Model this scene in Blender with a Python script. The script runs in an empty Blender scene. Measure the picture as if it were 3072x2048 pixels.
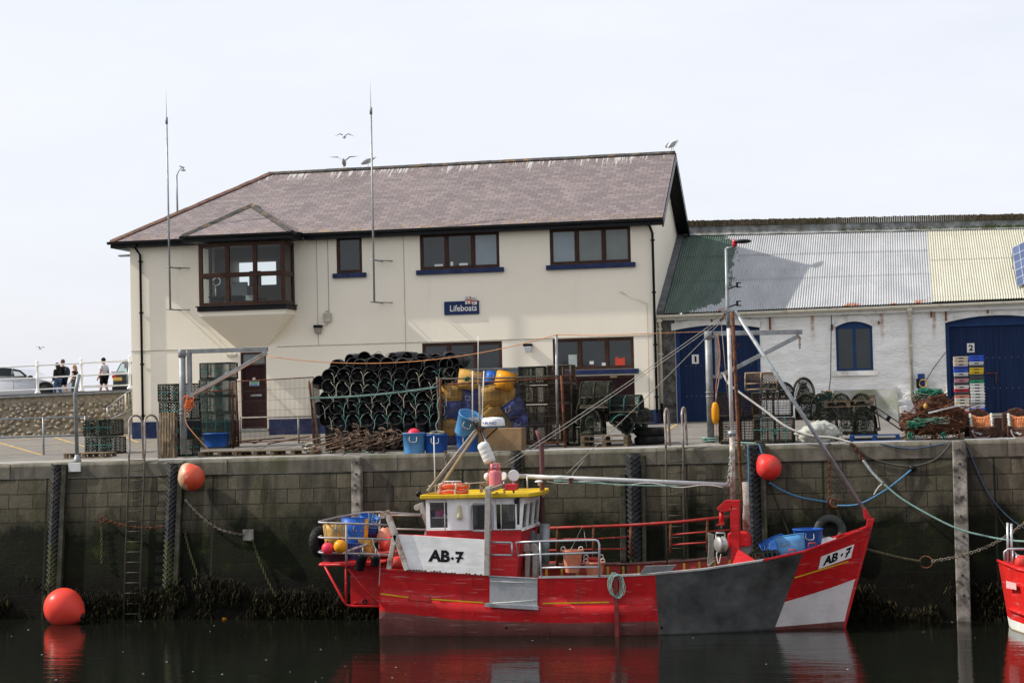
import bpy,math,random
import numpy as np
from mathutils import Vector as V,Matrix,noise as mnoise
sc=bpy.context.scene
col=sc.collection
R=math.radians
rng=random.Random(7)
# ------------------------------------------------------------------ camera
FPX=5500.0;CH=1.2
_psi=R(12.0);_pit=math.atan(186/FPX);_rol=0.0235
FW=V((-math.sin(_psi)*math.cos(_pit),math.cos(_psi)*math.cos(_pit),math.sin(_pit)))
_r0=V((math.cos(_psi),math.sin(_psi),0));_u0=_r0.cross(FW)
CR=math.cos(_rol)*_r0 - math.sin(_rol)*_u0
CU=math.sin(_rol)*_r0+math.cos(_rol)*_u0
CAM=V((0,0,CH))
cd=bpy.data.cameras.new('camera');cam=bpy.data.objects.new('camera',cd);col.objects.link(cam)
cd.sensor_width=36;cd.lens=36*FPX/3072;cd.clip_end=6000;cd.clip_start=0.5
_m=Matrix((CR,CU,-FW)).transposed().to_4x4();_m.translation=CAM
cam.matrix_world=_m;sc.camera=cam
# ------------------------------------------------------------------ light
SUN=V((-0.738,-0.106,0.665)).normalized()
w=bpy.data.worlds.new('World');sc.world=w;w.use_nodes=True
nt=w.node_tree;bg=nt.nodes['Background']
sky=nt.nodes.new('ShaderNodeTexSky');sky.sky_type='NISHITA';sky.sun_disc=False
sky.sun_elevation=math.asin(SUN.z);sky.sun_rotation=math.atan2(SUN.x,SUN.y)
sky.air_density=1.0;sky.dust_density=3.0;sky.ozone_density=1.2;sky.altitude=0
hsv=nt.nodes.new('ShaderNodeHueSaturation');hsv.inputs['Saturation'].default_value=0.6
nt.links.new(sky.outputs[0],hsv.inputs['Color']);hz=nt.nodes.new('ShaderNodeMixRGB');tcw=nt.nodes.new('ShaderNodeTexCoord');mpw=nt.nodes.new('ShaderNodeMapping');mpw.inputs['Scale'].default_value=(1.2,1.2,5);nzw=nt.nodes.new('ShaderNodeTexNoise');nzw.inputs['Scale'].default_value=2.6;nzw.inputs['Detail'].default_value=6;nzw.inputs['Roughness'].default_value=.62;rgw=nt.nodes.new('ShaderNodeMapRange');rgw.inputs[1].default_value=.3;rgw.inputs[2].default_value=.7;rgw.inputs[3].default_value=.64;rgw.inputs[4].default_value=.80
for a_,b_ in ((tcw.outputs['Generated'],mpw.inputs['Vector']),(mpw.outputs[0],nzw.inputs['Vector']),(nzw.outputs[0],rgw.inputs[0]),(rgw.outputs[0],hz.inputs[0])):nt.links.new(a_,b_)
hz.inputs[2].default_value=(5.7,5.82,6.3,1)   # thin white sea haze over the sky
nt.links.new(hsv.outputs[0],hz.inputs[1]);nt.links.new(hz.outputs[0],bg.inputs[0])
bg.inputs[1].default_value=0.14
sd=bpy.data.lights.new('sun','SUN');sun=bpy.data.objects.new('sun',sd);col.objects.link(sun)
sd.energy=4.1;sd.angle=R(0.6);sd.color=(1.0,0.95,0.86)
sun.rotation_euler=(-SUN).to_track_quat('-Z','Y').to_euler();sun.location=(-30,20,40)
sc.view_settings.view_transform='Standard';sc.view_settings.look='None'
sc.view_settings.exposure=0.34;sc.view_settings.gamma=1.0
sc.cycles.max_bounces=8;sc.cycles.transparent_max_bounces=24

# ------------------------------------------------------------------ pixel -> world
def ray(x,y):return FW+CR*((x - 1536)/FPX) - CU*((y - 1024)/FPX)
def P(x,y,Y):
    d=ray(x,y);return CAM+d*(Y/d.y)
def PZ(x,y,Z):
    d=ray(x,y);return CAM+d*((Z - CH)/d.z)
GX,GY=0.0068,0.0358
def gz(X,Y):return GX*(X+9.6)+GY*(Y - 45)
def G(x,y):
    d=ray(x,y);t=(GX*9.6 - GY*45 - CH)/(d.z - GX*d.x - GY*d.y);return CAM+d*t
def PP(x,y,p0,n):
    d=ray(x,y);n=V(n);return CAM+d*((V(p0) - CAM).dot(n)/d.dot(n))
def px(q):
    q=V(q) - CAM;z=q.dot(FW);return (1536+FPX*q.dot(CR)/z,1024 - FPX*q.dot(CU)/z)
def lerp(a,b,t):return a+(b - a)*t
def interp(x,xs,ys):return float(np.interp(x,xs,ys))

# ------------------------------------------------------------------ objects
def tag(o,label=None,cat=None,group=None,kind=None):
    if label:o['label']=label
    if cat:o['category']=cat
    if group:o['group']=group
    if kind:o['kind']=kind
    return o
def T(name,label,cat,loc,group=None,rz=0):
    o=bpy.data.objects.new(name,None);col.objects.link(o);o.empty_display_size=0.2
    o.location=loc;o.rotation_euler=(0,0,rz)
    return tag(o,label,cat,group)
def orig(o):
    v=V((0,0,0))
    while o is not None:v=v+V(o.location);o=o.parent
    return v
def kids(o):return [c for c in bpy.data.objects if c.parent is o]
KID={}
def dup(root,loc=None,rot=None,label=None,group=None,scale=None):
    def cp(o,par):
        c=o.copy();col.objects.link(c);c.parent=par
        if par is not None:KID.setdefault(par.name,[]).append(c)
        for ch in KID.get(o.name,[]):cp(ch,c)
        return c
    r=cp(root,None)
    if loc is not None:r.location=loc
    if rot is not None:r.rotation_euler=rot
    if scale is not None:r.scale=scale
    if label:r['label']=label
    if group:r['group']=group
    return r

class MB:
    def __init__(s):s.v=[];s.f=[];s.sm=[];s.mi=[];s.uv=[];s.cur=0
    def add(s,vs,fs,smooth=False,uvs=None):
        b=len(s.v);s.v += [tuple(p) for p in vs]
        for k,f in enumerate(fs):
            s.f.append([b+i for i in f]);s.sm.append(smooth);s.mi.append(s.cur)
            s.uv.append(uvs[k] if uvs else None)
        return s
    def box(s,c,sz,M=None):
        hx,hy,hz=sz[0]/2,sz[1]/2,sz[2]/2
        vs=[V((a*hx,b*hy,d*hz)) for a in (-1,1) for b in (-1,1) for d in (-1,1)]
        if M is not None:vs=[M @ p for p in vs]
        c=V(c)
        return s.add([p+c for p in vs],[(0,1,3,2),(4,6,7,5),(0,4,5,1),(2,3,7,6),(0,2,6,4),(1,5,7,3)])
    def bx(s,lo,hi):
        lo,hi=V(lo),V(hi);return s.box((lo+hi)/2,hi - lo)
    def prism(s,pts,vec,caps=True):
        n=len(pts);vec=V(vec);a=[V(p) for p in pts];vs=a+[p+vec for p in a]
        nn=V((0,0,0))
        for i in range(n):nn += a[i].cross(a[(i+1) % n])
        flip=nn.dot(vec) > 0
        fs=[]
        for i in range(n):
            j=(i+1) % n;q=(i,j,n+j,n+i);fs.append(q if flip else q[::-1])
        if caps:
            c0=tuple(range(n));c1=tuple(range(n,2*n))
            fs += [c0[::-1],c1] if flip else [c0,c1[::-1]]
        return s.add(vs,fs)
    def tube(s,pts,r,n=6,closed=False,cap=True,smooth=True):
        pts=[V(p) for p in pts];m=len(pts)
        rs=r if isinstance(r,(list,tuple)) else [r]*m
        vs=[];up=None
        for i,p in enumerate(pts):
            if closed:d=pts[(i+1) % m] - pts[i - 1]
            else:d=pts[min(i+1,m - 1)] - pts[max(i - 1,0)]
            if d.length < 1e-9:d=V((0,0,1))
            d.normalize()
            if up is None:up=V((0,0,1)) if abs(d.z) < 0.9 else V((1,0,0))
            a=up - d*up.dot(d)
            if a.length < 1e-4:a=d.orthogonal()
            a.normalize();b=d.cross(a);up=a
            vs += [p+(a*math.cos(k*2*math.pi/n)+b*math.sin(k*2*math.pi/n))*rs[i] for k in range(n)]
        fs=[]
        for i in range(m if closed else m - 1):
            i2=(i+1) % m
            for k in range(n):
                k2=(k+1) % n;fs.append((i*n+k,i*n+k2,i2*n+k2,i2*n+k))
        s.add(vs,fs,smooth)
        if cap and not closed:
            b=len(s.v) - len(vs)
            for f in (tuple(range(n))[::-1],tuple(range((m - 1)*n,m*n))):
                s.f.append([b+i for i in f]);s.sm.append(False);s.mi.append(s.cur);s.uv.append(None)
        return s
    def bar(s,p0,p1,wd,ht,up=(0,0,1)):
        p0,p1=V(p0),V(p1);d=(p1 - p0);L=d.length;d.normalize();up=V(up)
        a=d.cross(up)
        if a.length < 1e-4:a=d.orthogonal()
        a.normalize();b=a.cross(d)
        M=Matrix((d,a,b)).transposed()
        return s.box((p0+p1)/2,(L,wd,ht),M)
    def lathe(s,prof,n=16,M=None,c=(0,0,0),smooth=True):
        c=V(c);vs=[]
        for r,z in prof:
            for k in range(n):
                p=V((r*math.cos(2*math.pi*k/n),r*math.sin(2*math.pi*k/n),z))
                vs.append((M @ p if M is not None else p)+c)
        fs=[(i*n+k,i*n+(k+1) % n,(i+1)*n+(k+1) % n,(i+1)*n+k) for i in range(len(prof) - 1) for k in range(n)]
        s.add(vs,fs,smooth)
        b=len(s.v) - len(vs)
        for i,rv in ((0,True),(len(prof) - 1,False)):
            if prof[i][0] > 1e-4:
                f=[b+i*n+k for k in range(n)]
                s.f.append(f[::-1] if rv else f);s.sm.append(False);s.mi.append(s.cur);s.uv.append(None)
        return s
    def sph(s,c,r,nu=16,nv=10,M=None):
        rr=r if isinstance(r,(tuple,list,V)) else (r,r,r)
        vs=[];c=V(c)
        for j in range(nv+1):
            th=math.pi*j/nv
            for k in range(nu):
                ph=2*math.pi*k/nu
                p=V((rr[0]*math.sin(th)*math.cos(ph),rr[1]*math.sin(th)*math.sin(ph),rr[2]*math.cos(th)))
                vs.append((M @ p if M is not None else p)+c)
        fs=[(j*nu+k,(j+1)*nu+k,(j+1)*nu+(k+1) % nu,j*nu+(k+1) % nu) for j in range(nv) for k in range(nu)]
        return s.add(vs,fs,True)
    def torus(s,c,R0,r,M=None,n=24,m=8):
        pts=[]
        for k in range(n):
            p=V((R0*math.cos(2*math.pi*k/n),R0*math.sin(2*math.pi*k/n),0))
            pts.append((M @ p if M is not None else p)+V(c))
        return s.tube(pts,r,m,closed=True)
    def grid(s,fn,nu,nv,smooth=True,uvfn=None,flip=False):
        vs=[fn(i/nu,j/nv) for j in range(nv+1) for i in range(nu+1)]
        fs=[];uvs=[]
        for j in range(nv):
            for i in range(nu):
                a=j*(nu+1)+i;q=(a,a+1,a+nu+2,a+nu+1)
                cs=[(i,j),(i+1,j),(i+1,j+1),(i,j+1)]
                if flip:q=q[::-1];cs=cs[::-1]
                fs.append(q)
                if uvfn:uvs.append([uvfn(x/nu,y/nv) for x,y in cs])
        return s.add(vs,fs,smooth,uvs if uvfn else None)
    def poly(s,pts,uvs=None):return s.add(pts,[tuple(range(len(pts)))],False,[uvs] if uvs else None)
    def build(s,name,mats,parent=None,loc=None,bevel=0,sub=0,solid=0,seg=2):
        me=bpy.data.meshes.new(name)
        o0=orig(parent) if parent is not None else (V(loc) if loc is not None else V((0,0,0)))
        me.from_pydata([V(p) - o0 for p in s.v],[],s.f)
        me.polygons.foreach_set('use_smooth',s.sm);me.polygons.foreach_set('material_index',s.mi)
        for mm in (mats if isinstance(mats,(list,tuple)) else [mats]):me.materials.append(mm)
        if any(u is not None for u in s.uv):
            ul=me.uv_layers.new(name='UVMap');k=0
            for f,u in zip(s.f,s.uv):
                for j in range(len(f)):
                    if u:ul.data[k].uv=u[j]
                    k += 1
        me.validate();me.update()
        o=bpy.data.objects.new(name,me);col.objects.link(o)
        if parent is not None:o.parent=parent;KID.setdefault(parent.name,[]).append(o)
        elif loc is not None:o.location=loc
        if solid:m=o.modifiers.new('solid','SOLIDIFY');m.thickness=solid;m.offset=0
        if sub:m=o.modifiers.new('sub','SUBSURF');m.levels=sub;m.render_levels=sub
        if bevel:
            m=o.modifiers.new('bevel','BEVEL');m.width=bevel;m.segments=seg;m.limit_method='ANGLE';m.angle_limit=R(35)
        return o

def sag(a,b,d,n=14):
    a,b=V(a),V(b);return [a.lerp(b,t/n) - V((0,0,d*4*(t/n)*(1 - t/n))) for t in range(n+1)]
def smooth_path(pts,n=6):
    pts=[V(p) for p in pts];out=[]
    for i in range(len(pts) - 1):
        p0=pts[max(i - 1,0)];p1=pts[i];p2=pts[i+1];p3=pts[min(i+2,len(pts) - 1)]
        for k in range(n):
            t=k/n
            out.append(0.5*((2*p1)+(p2 - p0)*t+(2*p0 - 5*p1+4*p2 - p3)*t*t+(3*p1 - p0 - 3*p2+p3)*t ** 3))
    out.append(pts[-1]);return out
def rope(mb,pts,r,n=6,sm=6,jit=0):return mb.tube(smooth_path(pts,sm) if sm else pts,r,n)
def chain(mb,pts,r=0.012,L=0.09):
    pts=[V(p) for p in pts];d=[0]
    for a,b in zip(pts,pts[1:]):d.append(d[-1]+(b - a).length)
    n=max(2,int(d[-1]/(L*0.72)))
    def at(s):
        for i in range(len(pts) - 1):
            if s <= d[i+1]+1e-9:return pts[i].lerp(pts[i+1],(s - d[i])/max(1e-9,d[i+1] - d[i]))
        return pts[-1]
    for k in range(n):
        c=at(d[-1]*(k+.5)/n);dr=(at(d[-1]*min(1,(k+1)/n)) - at(d[-1]*k/n)).normalized()
        a=dr.orthogonal().normalized();b=dr.cross(a)
        if k % 2:a=b
        a=(a+b*0.3).normalized()
        ring=[c+dr*(L/2 - .02)*math.cos(t)*1.0+a*L*0.28*math.sin(t) for t in [2*math.pi*q/8 for q in range(8)]]
        mb.tube(ring,r,4,closed=True)

def text(name,s,fn,mat,parent=None,size=1.0,bold=0.0,loc=None):
    cu=bpy.data.curves.new('t','FONT');cu.body=s;cu.size=1.0;cu.offset=bold;cu.resolution_u=4
    ob=bpy.data.objects.new('t',cu);col.objects.link(ob)
    dg=bpy.context.evaluated_depsgraph_get();me=bpy.data.meshes.new_from_object(ob.evaluated_get(dg))
    bpy.data.objects.remove(ob);bpy.data.curves.remove(cu)
    xs=[v.co.x for v in me.vertices];ys=[v.co.y for v in me.vertices]
    x0,x1,y0,y1=min(xs),max(xs),min(ys),max(ys)
    mb=MB();mb.add([fn((v.co.x - x0)/(x1 - x0),(v.co.y - y0)/(y1 - y0)) for v in me.vertices],[tuple(p.vertices) for p in me.polygons])
    bpy.data.meshes.remove(me)
    return mb.build(name,mat,parent,loc)
def quadfn(bl,br,tr,tl):
    bl,br,tr,tl=V(bl),V(br),V(tr),V(tl)
    return lambda u,v:bl.lerp(br,u).lerp(tl.lerp(tr,u),v)

# ------------------------------------------------------------------ materials
class NT:
    def __init__(s,name):
        s.m=bpy.data.materials.new(name);s.m.use_nodes=True;s.t=s.m.node_tree
        s.b=s.t.nodes['Principled BSDF'];s.out=s.t.nodes['Material Output']
    def n(s,typ,**kw):
        nd=s.t.nodes.new('ShaderNode'+typ)
        for k,v in kw.items():
            if k.startswith('_'):setattr(nd,k[1:],v)
            else:s.set(nd.inputs[int(k[1:]) if k[0] == 'i' and k[1:].isdigit() else k],v)
        return nd
    def set(s,inp,v):
        if isinstance(v,bpy.types.NodeSocket):s.t.links.new(v,inp)
        elif isinstance(v,bpy.types.Node):s.t.links.new(v.outputs[0],inp)
        else:
            if inp.type == 'RGBA' and len(v) == 3:v=(*v,1)
            inp.default_value=v
    def obj(s):return s.n('TexCoord').outputs['Object']
    def wp(s):return s.n('NewGeometry').outputs['Position']
    def uvc(s):return s.n('TexCoord').outputs['UV']
    def map(s,vec,sc=(1,1,1),loc=(0,0,0),rot=(0,0,0)):return s.n('Mapping',Vector=vec,Scale=sc,Location=loc,Rotation=rot).outputs[0]
    def noise(s,vec,scale,det=4,rough=.55,dist=0):
        return s.n('TexNoise',Vector=vec,Scale=scale,Detail=det,Roughness=rough,Distortion=dist).outputs[0]
    def ramp(s,f,*st):
        r=s.n('ValToRGB',Fac=f);e=r.color_ramp.elements
        while len(e) < len(st):e.new(.5)
        for el,(p,c) in zip(e,st):el.position=p;el.color=(*c,1) if isinstance(c,(tuple,list)) else (c,c,c,1)
        return r.outputs[0]
    def mix(s,f,a,b,mode='MIX'):
        m=s.n('Mix',_data_type='RGBA',_blend_type=mode);s.set(m.inputs[0],f);s.set(m.inputs[6],a);s.set(m.inputs[7],b);return m.outputs[2]
    def math(s,op,a,b=0.0,c=None):
        m=s.n('Math',_operation=op);s.set(m.inputs[0],a);s.set(m.inputs[1],b)
        if c is not None:s.set(m.inputs[2],c)
        return m.outputs[0]
    def sep(s,v):return s.n('SeparateXYZ',Vector=v).outputs
    def comb(s,x,y,z=0.0):return s.n('CombineXYZ',X=x,Y=y,Z=z).outputs[0]
    def bump(s,h,st=.3,dist=.02,nrm=None):
        b=s.n('Bump',Height=h,Strength=st,Distance=dist)
        if nrm is not None:s.set(b.inputs['Normal'],nrm)
        return b.outputs[0]
    def rnd(s):return s.n('ObjectInfo').outputs['Random']
    def fin(s,col=None,rough=None,nrm=None,metal=None,**kw):
        if col is not None:s.set(s.b.inputs['Base Color'],col)
        if rough is not None:s.set(s.b.inputs['Roughness'],rough)
        if nrm is not None:s.set(s.b.inputs['Normal'],nrm)
        if metal is not None:s.set(s.b.inputs['Metallic'],metal)
        for k,v in kw.items():s.set(s.b.inputs[k.replace('_',' ')],v)
        return s.m
MATS={}
def mat(name,c,rough=.6,var=.18,sc_=4,bump=.15,bs=60,metal=0,dirt=None,dsc=5,dth=.58,rnd=.0,spec=.16,dsoft=.12,stretch=(1,1,1)):
    if name in MATS:return MATS[name]
    s=NT(name);ob=s.map(s.obj(),stretch)
    if rnd:
        r=s.rnd();ob=s.n('VectorMath',_operation='ADD',i0=ob,i1=s.comb(s.math('MULTIPLY',r,31.0),s.math('MULTIPLY',r,17.0),r)).outputs[0]
    n=s.noise(ob,sc_);lo=tuple(max(0,x*(1 - var)) for x in c);hi=tuple(min(1,x*(1+var)) for x in c)
    cc=s.ramp(n,(.3,lo),(.7,hi))
    if rnd:cc=s.mix(1.0,cc,s.ramp(r,(0,1 - rnd),(1,1.0)),'MULTIPLY')
    if dirt:
        d=s.noise(ob,dsc,6,.65);cc=s.mix(s.ramp(d,(dth - dsoft,0.0),(dth+dsoft,1.0)),cc,s.mix(s.noise(ob,dsc*4),tuple(x*.6 for x in dirt),dirt))
    rr=s.ramp(s.noise(ob,sc_*2.3),(.3,max(0.02,rough - .08)),(.7,min(1,rough+.08)))
    nr=s.bump(s.noise(ob,bs,3),bump,.01) if bump else None
    MATS[name]=s.fin(cc,rr,nr,metal,Specular_IOR_Level=spec);return MATS[name]
RUST=(.16,.055,.02)
# ================================================================== setting materials
def m_water():
    s=NT('water');ob=s.wp()
    a=s.noise(s.map(ob,(.35,1.3,1)),1.6,3,.5);b=s.noise(s.map(ob,(1.2,4,1)),3.0,3,.55)
    h=s.math('ADD',a,s.math('MULTIPLY',b,.25))
    return s.fin((.006,.007,.005),.02,s.bump(h,.22,.06),IOR=1.33,Specular_IOR_Level=.42)
def m_quay():
    s=NT('quay blocks');ob=s.wp();x,y,z=s.sep(ob)
    wob=s.math('MULTIPLY',s.math('SUBTRACT',s.noise(ob,1.3,2),.5),.05)
    zz=s.math('ADD',s.math('SUBTRACT',z,s.math('MULTIPLY',x,GX)),wob)
    vec=s.comb(s.math('ADD',x,wob),zz)
    br=s.n('TexBrick',Vector=vec,Color1=(.135,.118,.082),Color2=(.058,.054,.039),Mortar=(.013,.013,.010),Scale=1.0)
    br.inputs['Mortar Size'].default_value=.012;br.inputs['Mortar Smooth'].default_value=.35
    br.inputs['Brick Width'].default_value=.98;br.inputs['Row Height'].default_value=.372;br.offset=.5;br.squash=.72;br.squash_frequency=3
    c=s.mix(.5,br.outputs[0],s.ramp(s.noise(ob,3.2,6,.65),(.22,(.032,.031,.022)),(.8,(.15,.132,.092))),'MIX')
    c=s.mix(s.ramp(br.outputs['Fac'],(.25,0.0),(.8,.85)),c,(.016,.016,.012))
    st=s.noise(s.map(ob,(1.7,1,.16)),1.5,5,.6)                     # run-off streaks
    c=s.mix(s.ramp(st,(.5,0.0),(.68,.8)),c,(.024,.023,.019))
    st2=s.noise(s.map(ob,(2.6,1,.2),(7,0,3)),1.2,4,.6)
    c=s.mix(s.ramp(st2,(.62,0.0),(.72,.6)),c,(.15,.135,.108))
    gr=s.noise(s.map(ob,(1.2,1,.45),(3,1,9)),.9,5,.65)
    c=s.mix(s.ramp(gr,(.55,0.0),(.68,.7)),c,(.036,.039,.011))      # patchy moss
    n2=s.math('MULTIPLY',s.math('SUBTRACT',s.noise(s.map(ob,(1,1,.6)),1.1,6,.7),.5),2.4)
    zn=s.math('ADD',zz,n2)
    wet=s.n('MapRange',Value=s.math('ADD',zz,s.math('MULTIPLY',n2,.5)),i1=-.6,i2=-2.0).outputs[0]
    c=s.mix(s.math('MULTIPLY',wet,.45),c,s.ramp(s.noise(ob,1.7,5),(.35,(.010,.0105,.007)),(.7,(.03,.03,.012))))
    alg=s.n('MapRange',Value=zn,i1=-1.25,i2=-1.85).outputs[0]
    c=s.mix(s.math('MULTIPLY',alg,.94),c,s.ramp(s.noise(ob,2.2,5),(.38,(.0035,.0045,.002)),(.6,(.006,.009,.0025)),(.76,(.020,.031,.004))))
    low=s.n('MapRange',Value=s.math('ADD',zz,s.math('MULTIPLY',n2,.4)),i1=-2.65,i2=-3.1).outputs[0]
    c=s.mix(low,c,s.ramp(s.noise(ob,5,5),(.35,(.0025,.0025,.0018)),(.7,(.007,.0065,.003))))
    for jx in (-22.2,-17.55,-10.9,-5.25,-1.95,2.05):
        d=s.math('ABSOLUTE',s.math('SUBTRACT',x,jx));c=s.mix(s.n('MapRange',Value=d,i1=.035,i2=.02).outputs[0],c,(.02,.022,.015))
    h=s.math('SUBTRACT',s.math('MULTIPLY',s.noise(ob,14,5),.5),s.math('MULTIPLY',br.outputs['Fac'],.8))
    return s.fin(c,s.ramp(alg,(0,.88),(1,.75)),s.bump(h,.55,.04),Specular_IOR_Level=.1)
def m_coping():
    s=NT('coping concrete');ob=s.wp()
    c=s.ramp(s.noise(ob,2.5,6,.65),(.25,(.075,.068,.05)),(.6,(.15,.135,.102)),(.8,(.21,.19,.15)))
    c=s.mix(s.ramp(s.noise(s.map(ob,(1.6,1,.25)),2,5),(.48,0.0),(.66,.8)),c,(.045,.043,.028))
    c=s.mix(s.ramp(s.noise(s.map(ob,(1,1,.4),(4,4,4)),1.3,5),(.5,0.0),(.66,.7)),c,(.052,.056,.018))
    return s.fin(c,.85,s.bump(s.noise(ob,30,5),.4,.02))
def m_ground():
    s=NT('quay asphalt');ob=s.wp();y=s.sep(ob)[1]
    c=s.ramp(s.noise(ob,1.1,7,.65),(.25,(.10,.092,.080)),(.75,(.185,.170,.148)))
    c=s.mix(s.ramp(s.noise(ob,.6,4,.7),(.55,0.0),(.7,.55)),c,(.09,.083,.075))
    edge=s.n('MapRange',Value=s.math('ADD',y,s.math('MULTIPLY',s.noise(ob,2,3),.2)),i1=46.35,i2=46.2).outputs[0]
    c=s.mix(edge,c,s.ramp(s.noise(ob,2.2,6),(.3,(.19,.17,.14)),(.7,(.32,.29,.25))))
    return s.fin(c,.9,s.bump(s.noise(ob,45,3),.3,.01))
def m_render():
    s=NT('cream render');ob=s.wp();x,y,z=s.sep(ob)
    c=s.ramp(s.noise(ob,.5,5),(.3,(.82,.75,.615)),(.7,(.87,.80,.66)))
    c=s.mix(s.ramp(s.noise(s.map(ob,(2.2,2.2,.25)),1.4,6,.65),(.60,0.0),(.95,.35)),c,(.50,.46,.37))
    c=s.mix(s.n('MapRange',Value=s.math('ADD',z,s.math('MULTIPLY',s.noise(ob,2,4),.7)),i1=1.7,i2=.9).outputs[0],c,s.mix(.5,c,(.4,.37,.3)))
    return s.fin(c,.85,s.bump(s.noise(ob,55,4),.12,.01))
def m_slate(warm=0.0):
    s=NT('slate');uv=s.uvc();u,v,_=s.sep(uv)
    wob=s.math('MULTIPLY',s.math('SUBTRACT',s.noise(uv,1.5,3),.5),.04)
    vec=s.comb(u,s.math('ADD',v,wob))
    br=s.n('TexBrick',Vector=vec,Color1=(.135,.106,.106),Color2=(.24,.193,.19),Mortar=(.028,.025,.024),Scale=1.0)
    br.inputs['Mortar Size'].default_value=.008;br.inputs['Mortar Smooth'].default_value=.2;br.inputs['Bias'].default_value=-.15
    br.inputs['Brick Width'].default_value=.29;br.inputs['Row Height'].default_value=.158
    c=s.mix(.25,br.outputs[0],s.ramp(s.noise(uv,.8,6,.6),(.3,(.13,.11,.115)),(.7,(.3,.245,.23))))
    lich=s.noise(uv,2.2,5,.7)
    c=s.mix(s.ramp(lich,(.70,0.0),(.74,.9)),c,(.32,.16,.03))
    low=s.n('MapRange',Value=v,i1=.5,i2=.05).outputs[0]
    c=s.mix(s.math('MULTIPLY',low,s.ramp(s.noise(uv,5,4),(.5,0.0),(.65,.7))),c,(.3,.2,.07))
    top=s.n('MapRange',Value=v,i1=3.3,i2=4.35).outputs[0]
    stn=s.noise(s.map(uv,(16,.62,1)),1.0,4,.6)
    clus=s.ramp(s.noise(s.map(uv,(.8,.01,1)),1.0,2),(.35,.35),(.6,1.0))
    dr=s.math('GREATER_THAN',s.math('ADD',stn,s.math('MULTIPLY',s.math('MULTIPLY',top,clus),.30)),.79)
    c=s.mix(s.math('MULTIPLY',dr,.6),c,(.6,.59,.56))
    tl=s.math('FRACT',s.math('DIVIDE',s.math('ADD',v,wob),.158))
    h=s.math('SUBTRACT',s.math('MULTIPLY',s.math('SUBTRACT',1.0,tl),.6),br.outputs['Fac'])
    return s.fin(c,s.ramp(s.noise(uv,6),(.3,.42),(.7,.6)),s.bump(h,.5,.015),Specular_IOR_Level=.3)
def m_white_rubble():
    s=NT('whitewashed rubble');ob=s.wp();x,y,z=s.sep(ob)
    c=s.ramp(s.noise(ob,1.6,6,.65),(.25,(.74,.73,.69)),(.6,(.84,.835,.80)))
    c=s.mix(s.ramp(s.noise(s.map(ob,(1.4,1,4)),2.6,6,.7),(.60,0.0),(.8,.4)),c,(.48,.46,.40))
    c=s.mix(s.ramp(s.noise(s.map(ob,(2.4,1,.5),(5,2,1)),.9,5,.6),(.66,0.0),(.78,.5)),c,(.42,.33,.2))
    for X in (-4.72,-2.75,-.62,.95,2.72):c=s.mix(s.math('MULTIPLY',s.math('MULTIPLY',s.n('MapRange',Value=s.math('ABSOLUTE',s.math('SUBTRACT',x,s.math('ADD',X,s.math('MULTIPLY',s.noise(ob,3),.08)))),i1=.09,i2=.02).outputs[0],s.n('MapRange',Value=z,i1=2.75,i2=3.45).outputs[0]),s.ramp(s.noise(ob,6,4),(.35,.2),(.6,.9))),c,(.34,.16,.05))
    v=s.n('TexVoronoi',Vector=s.map(ob,(2.6,1,7.5)),Scale=1.3,_feature='DISTANCE_TO_EDGE').outputs[0]
    h=s.math('ADD',s.ramp(v,(0,0.0),(.12,.7)),s.math('MULTIPLY',s.noise(s.map(ob,(1,1,2.2)),9,5,.65),.9))
    return s.fin(c,.85,s.bump(h,.4,.04))
def m_corr(name,kind):
    s=NT(name);ob=s.wp();x,y,z=s.sep(ob)
    if kind == 'cream':
        c=s.ramp(s.noise(s.map(ob,(3,.3,1)),1.2,5),(.3,(.41,.40,.315)),(.7,(.48,.47,.385)))
        c=s.mix(s.ramp(s.noise(s.map(ob,(2,.4,1),(3,3,0)),1,4),(.5,0.0),(.75,.5)),c,(.44,.40,.33))
    else:
        c=s.ramp(s.noise(s.map(ob,(2,.5,1)),1.0,5),(.3,(.32,.33,.34)),(.7,(.42,.425,.43)))
        nn=s.noise(s.map(ob,(2.4,1.0,0),(0,0,0)),2.6,5,.7)
        step=s.math('MULTIPLY',s.math('SUBTRACT',nn,.5),1.5)
        edge=s.math('ADD',s.math('ADD',x,step),s.math('MULTIPLY',s.n('MapRange',Value=y,i1=58.55,i2=57.9).outputs[0],1.0))
        edge=s.math('ADD',edge,s.math('MULTIPLY',s.n('MapRange',Value=y,i1=63.2,i2=64.0).outputs[0],.6))
        g=s.math('LESS_THAN',edge,-5.42)
        c=s.mix(g,c,s.ramp(s.noise(s.map(ob,(2,.4,1)),1.6,5),(.3,(.05,.08,.062)),(.7,(.082,.125,.1))))
        ru=s.math('MULTIPLY',s.n('MapRange',Value=y,i1=58.05,i2=57.85).outputs[0],s.ramp(s.noise(s.map(ob,(1.2,1,1)),1.3,3),(.56,0.0),(.62,1.0)))
        c=s.mix(ru,c,(.30,.09,.03))
    c=s.mix(s.ramp(s.noise(ob,7,5,.7),(.66,0.0),(.74,.5)),c,(.25,.2,.15))
    return s.fin(c,.55,s.bump(s.noise(ob,40),.08,.005),Specular_IOR_Level=.2)
def m_wood_paint(name,c,boards=8.0):
    s=NT(name);ob=s.obj();x,y,z=s.sep(ob)
    f=s.math('FRACT',s.math('MULTIPLY',x,boards));gr=s.math('LESS_THAN',f,.06)
    cc=s.ramp(s.noise(s.map(ob,(4,4,.5)),2,5),(.3,tuple(v*.8 for v in c)),(.7,tuple(min(1,v*1.2) for v in c)))
    cc=s.mix(gr,cc,tuple(v*.35 for v in c))
    return s.fin(cc,.6,Specular_IOR_Level=.12,nrm=s.bump(s.math('SUBTRACT',s.noise(s.map(ob,(8,8,1)),4,3),gr),.35,.01))
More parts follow.
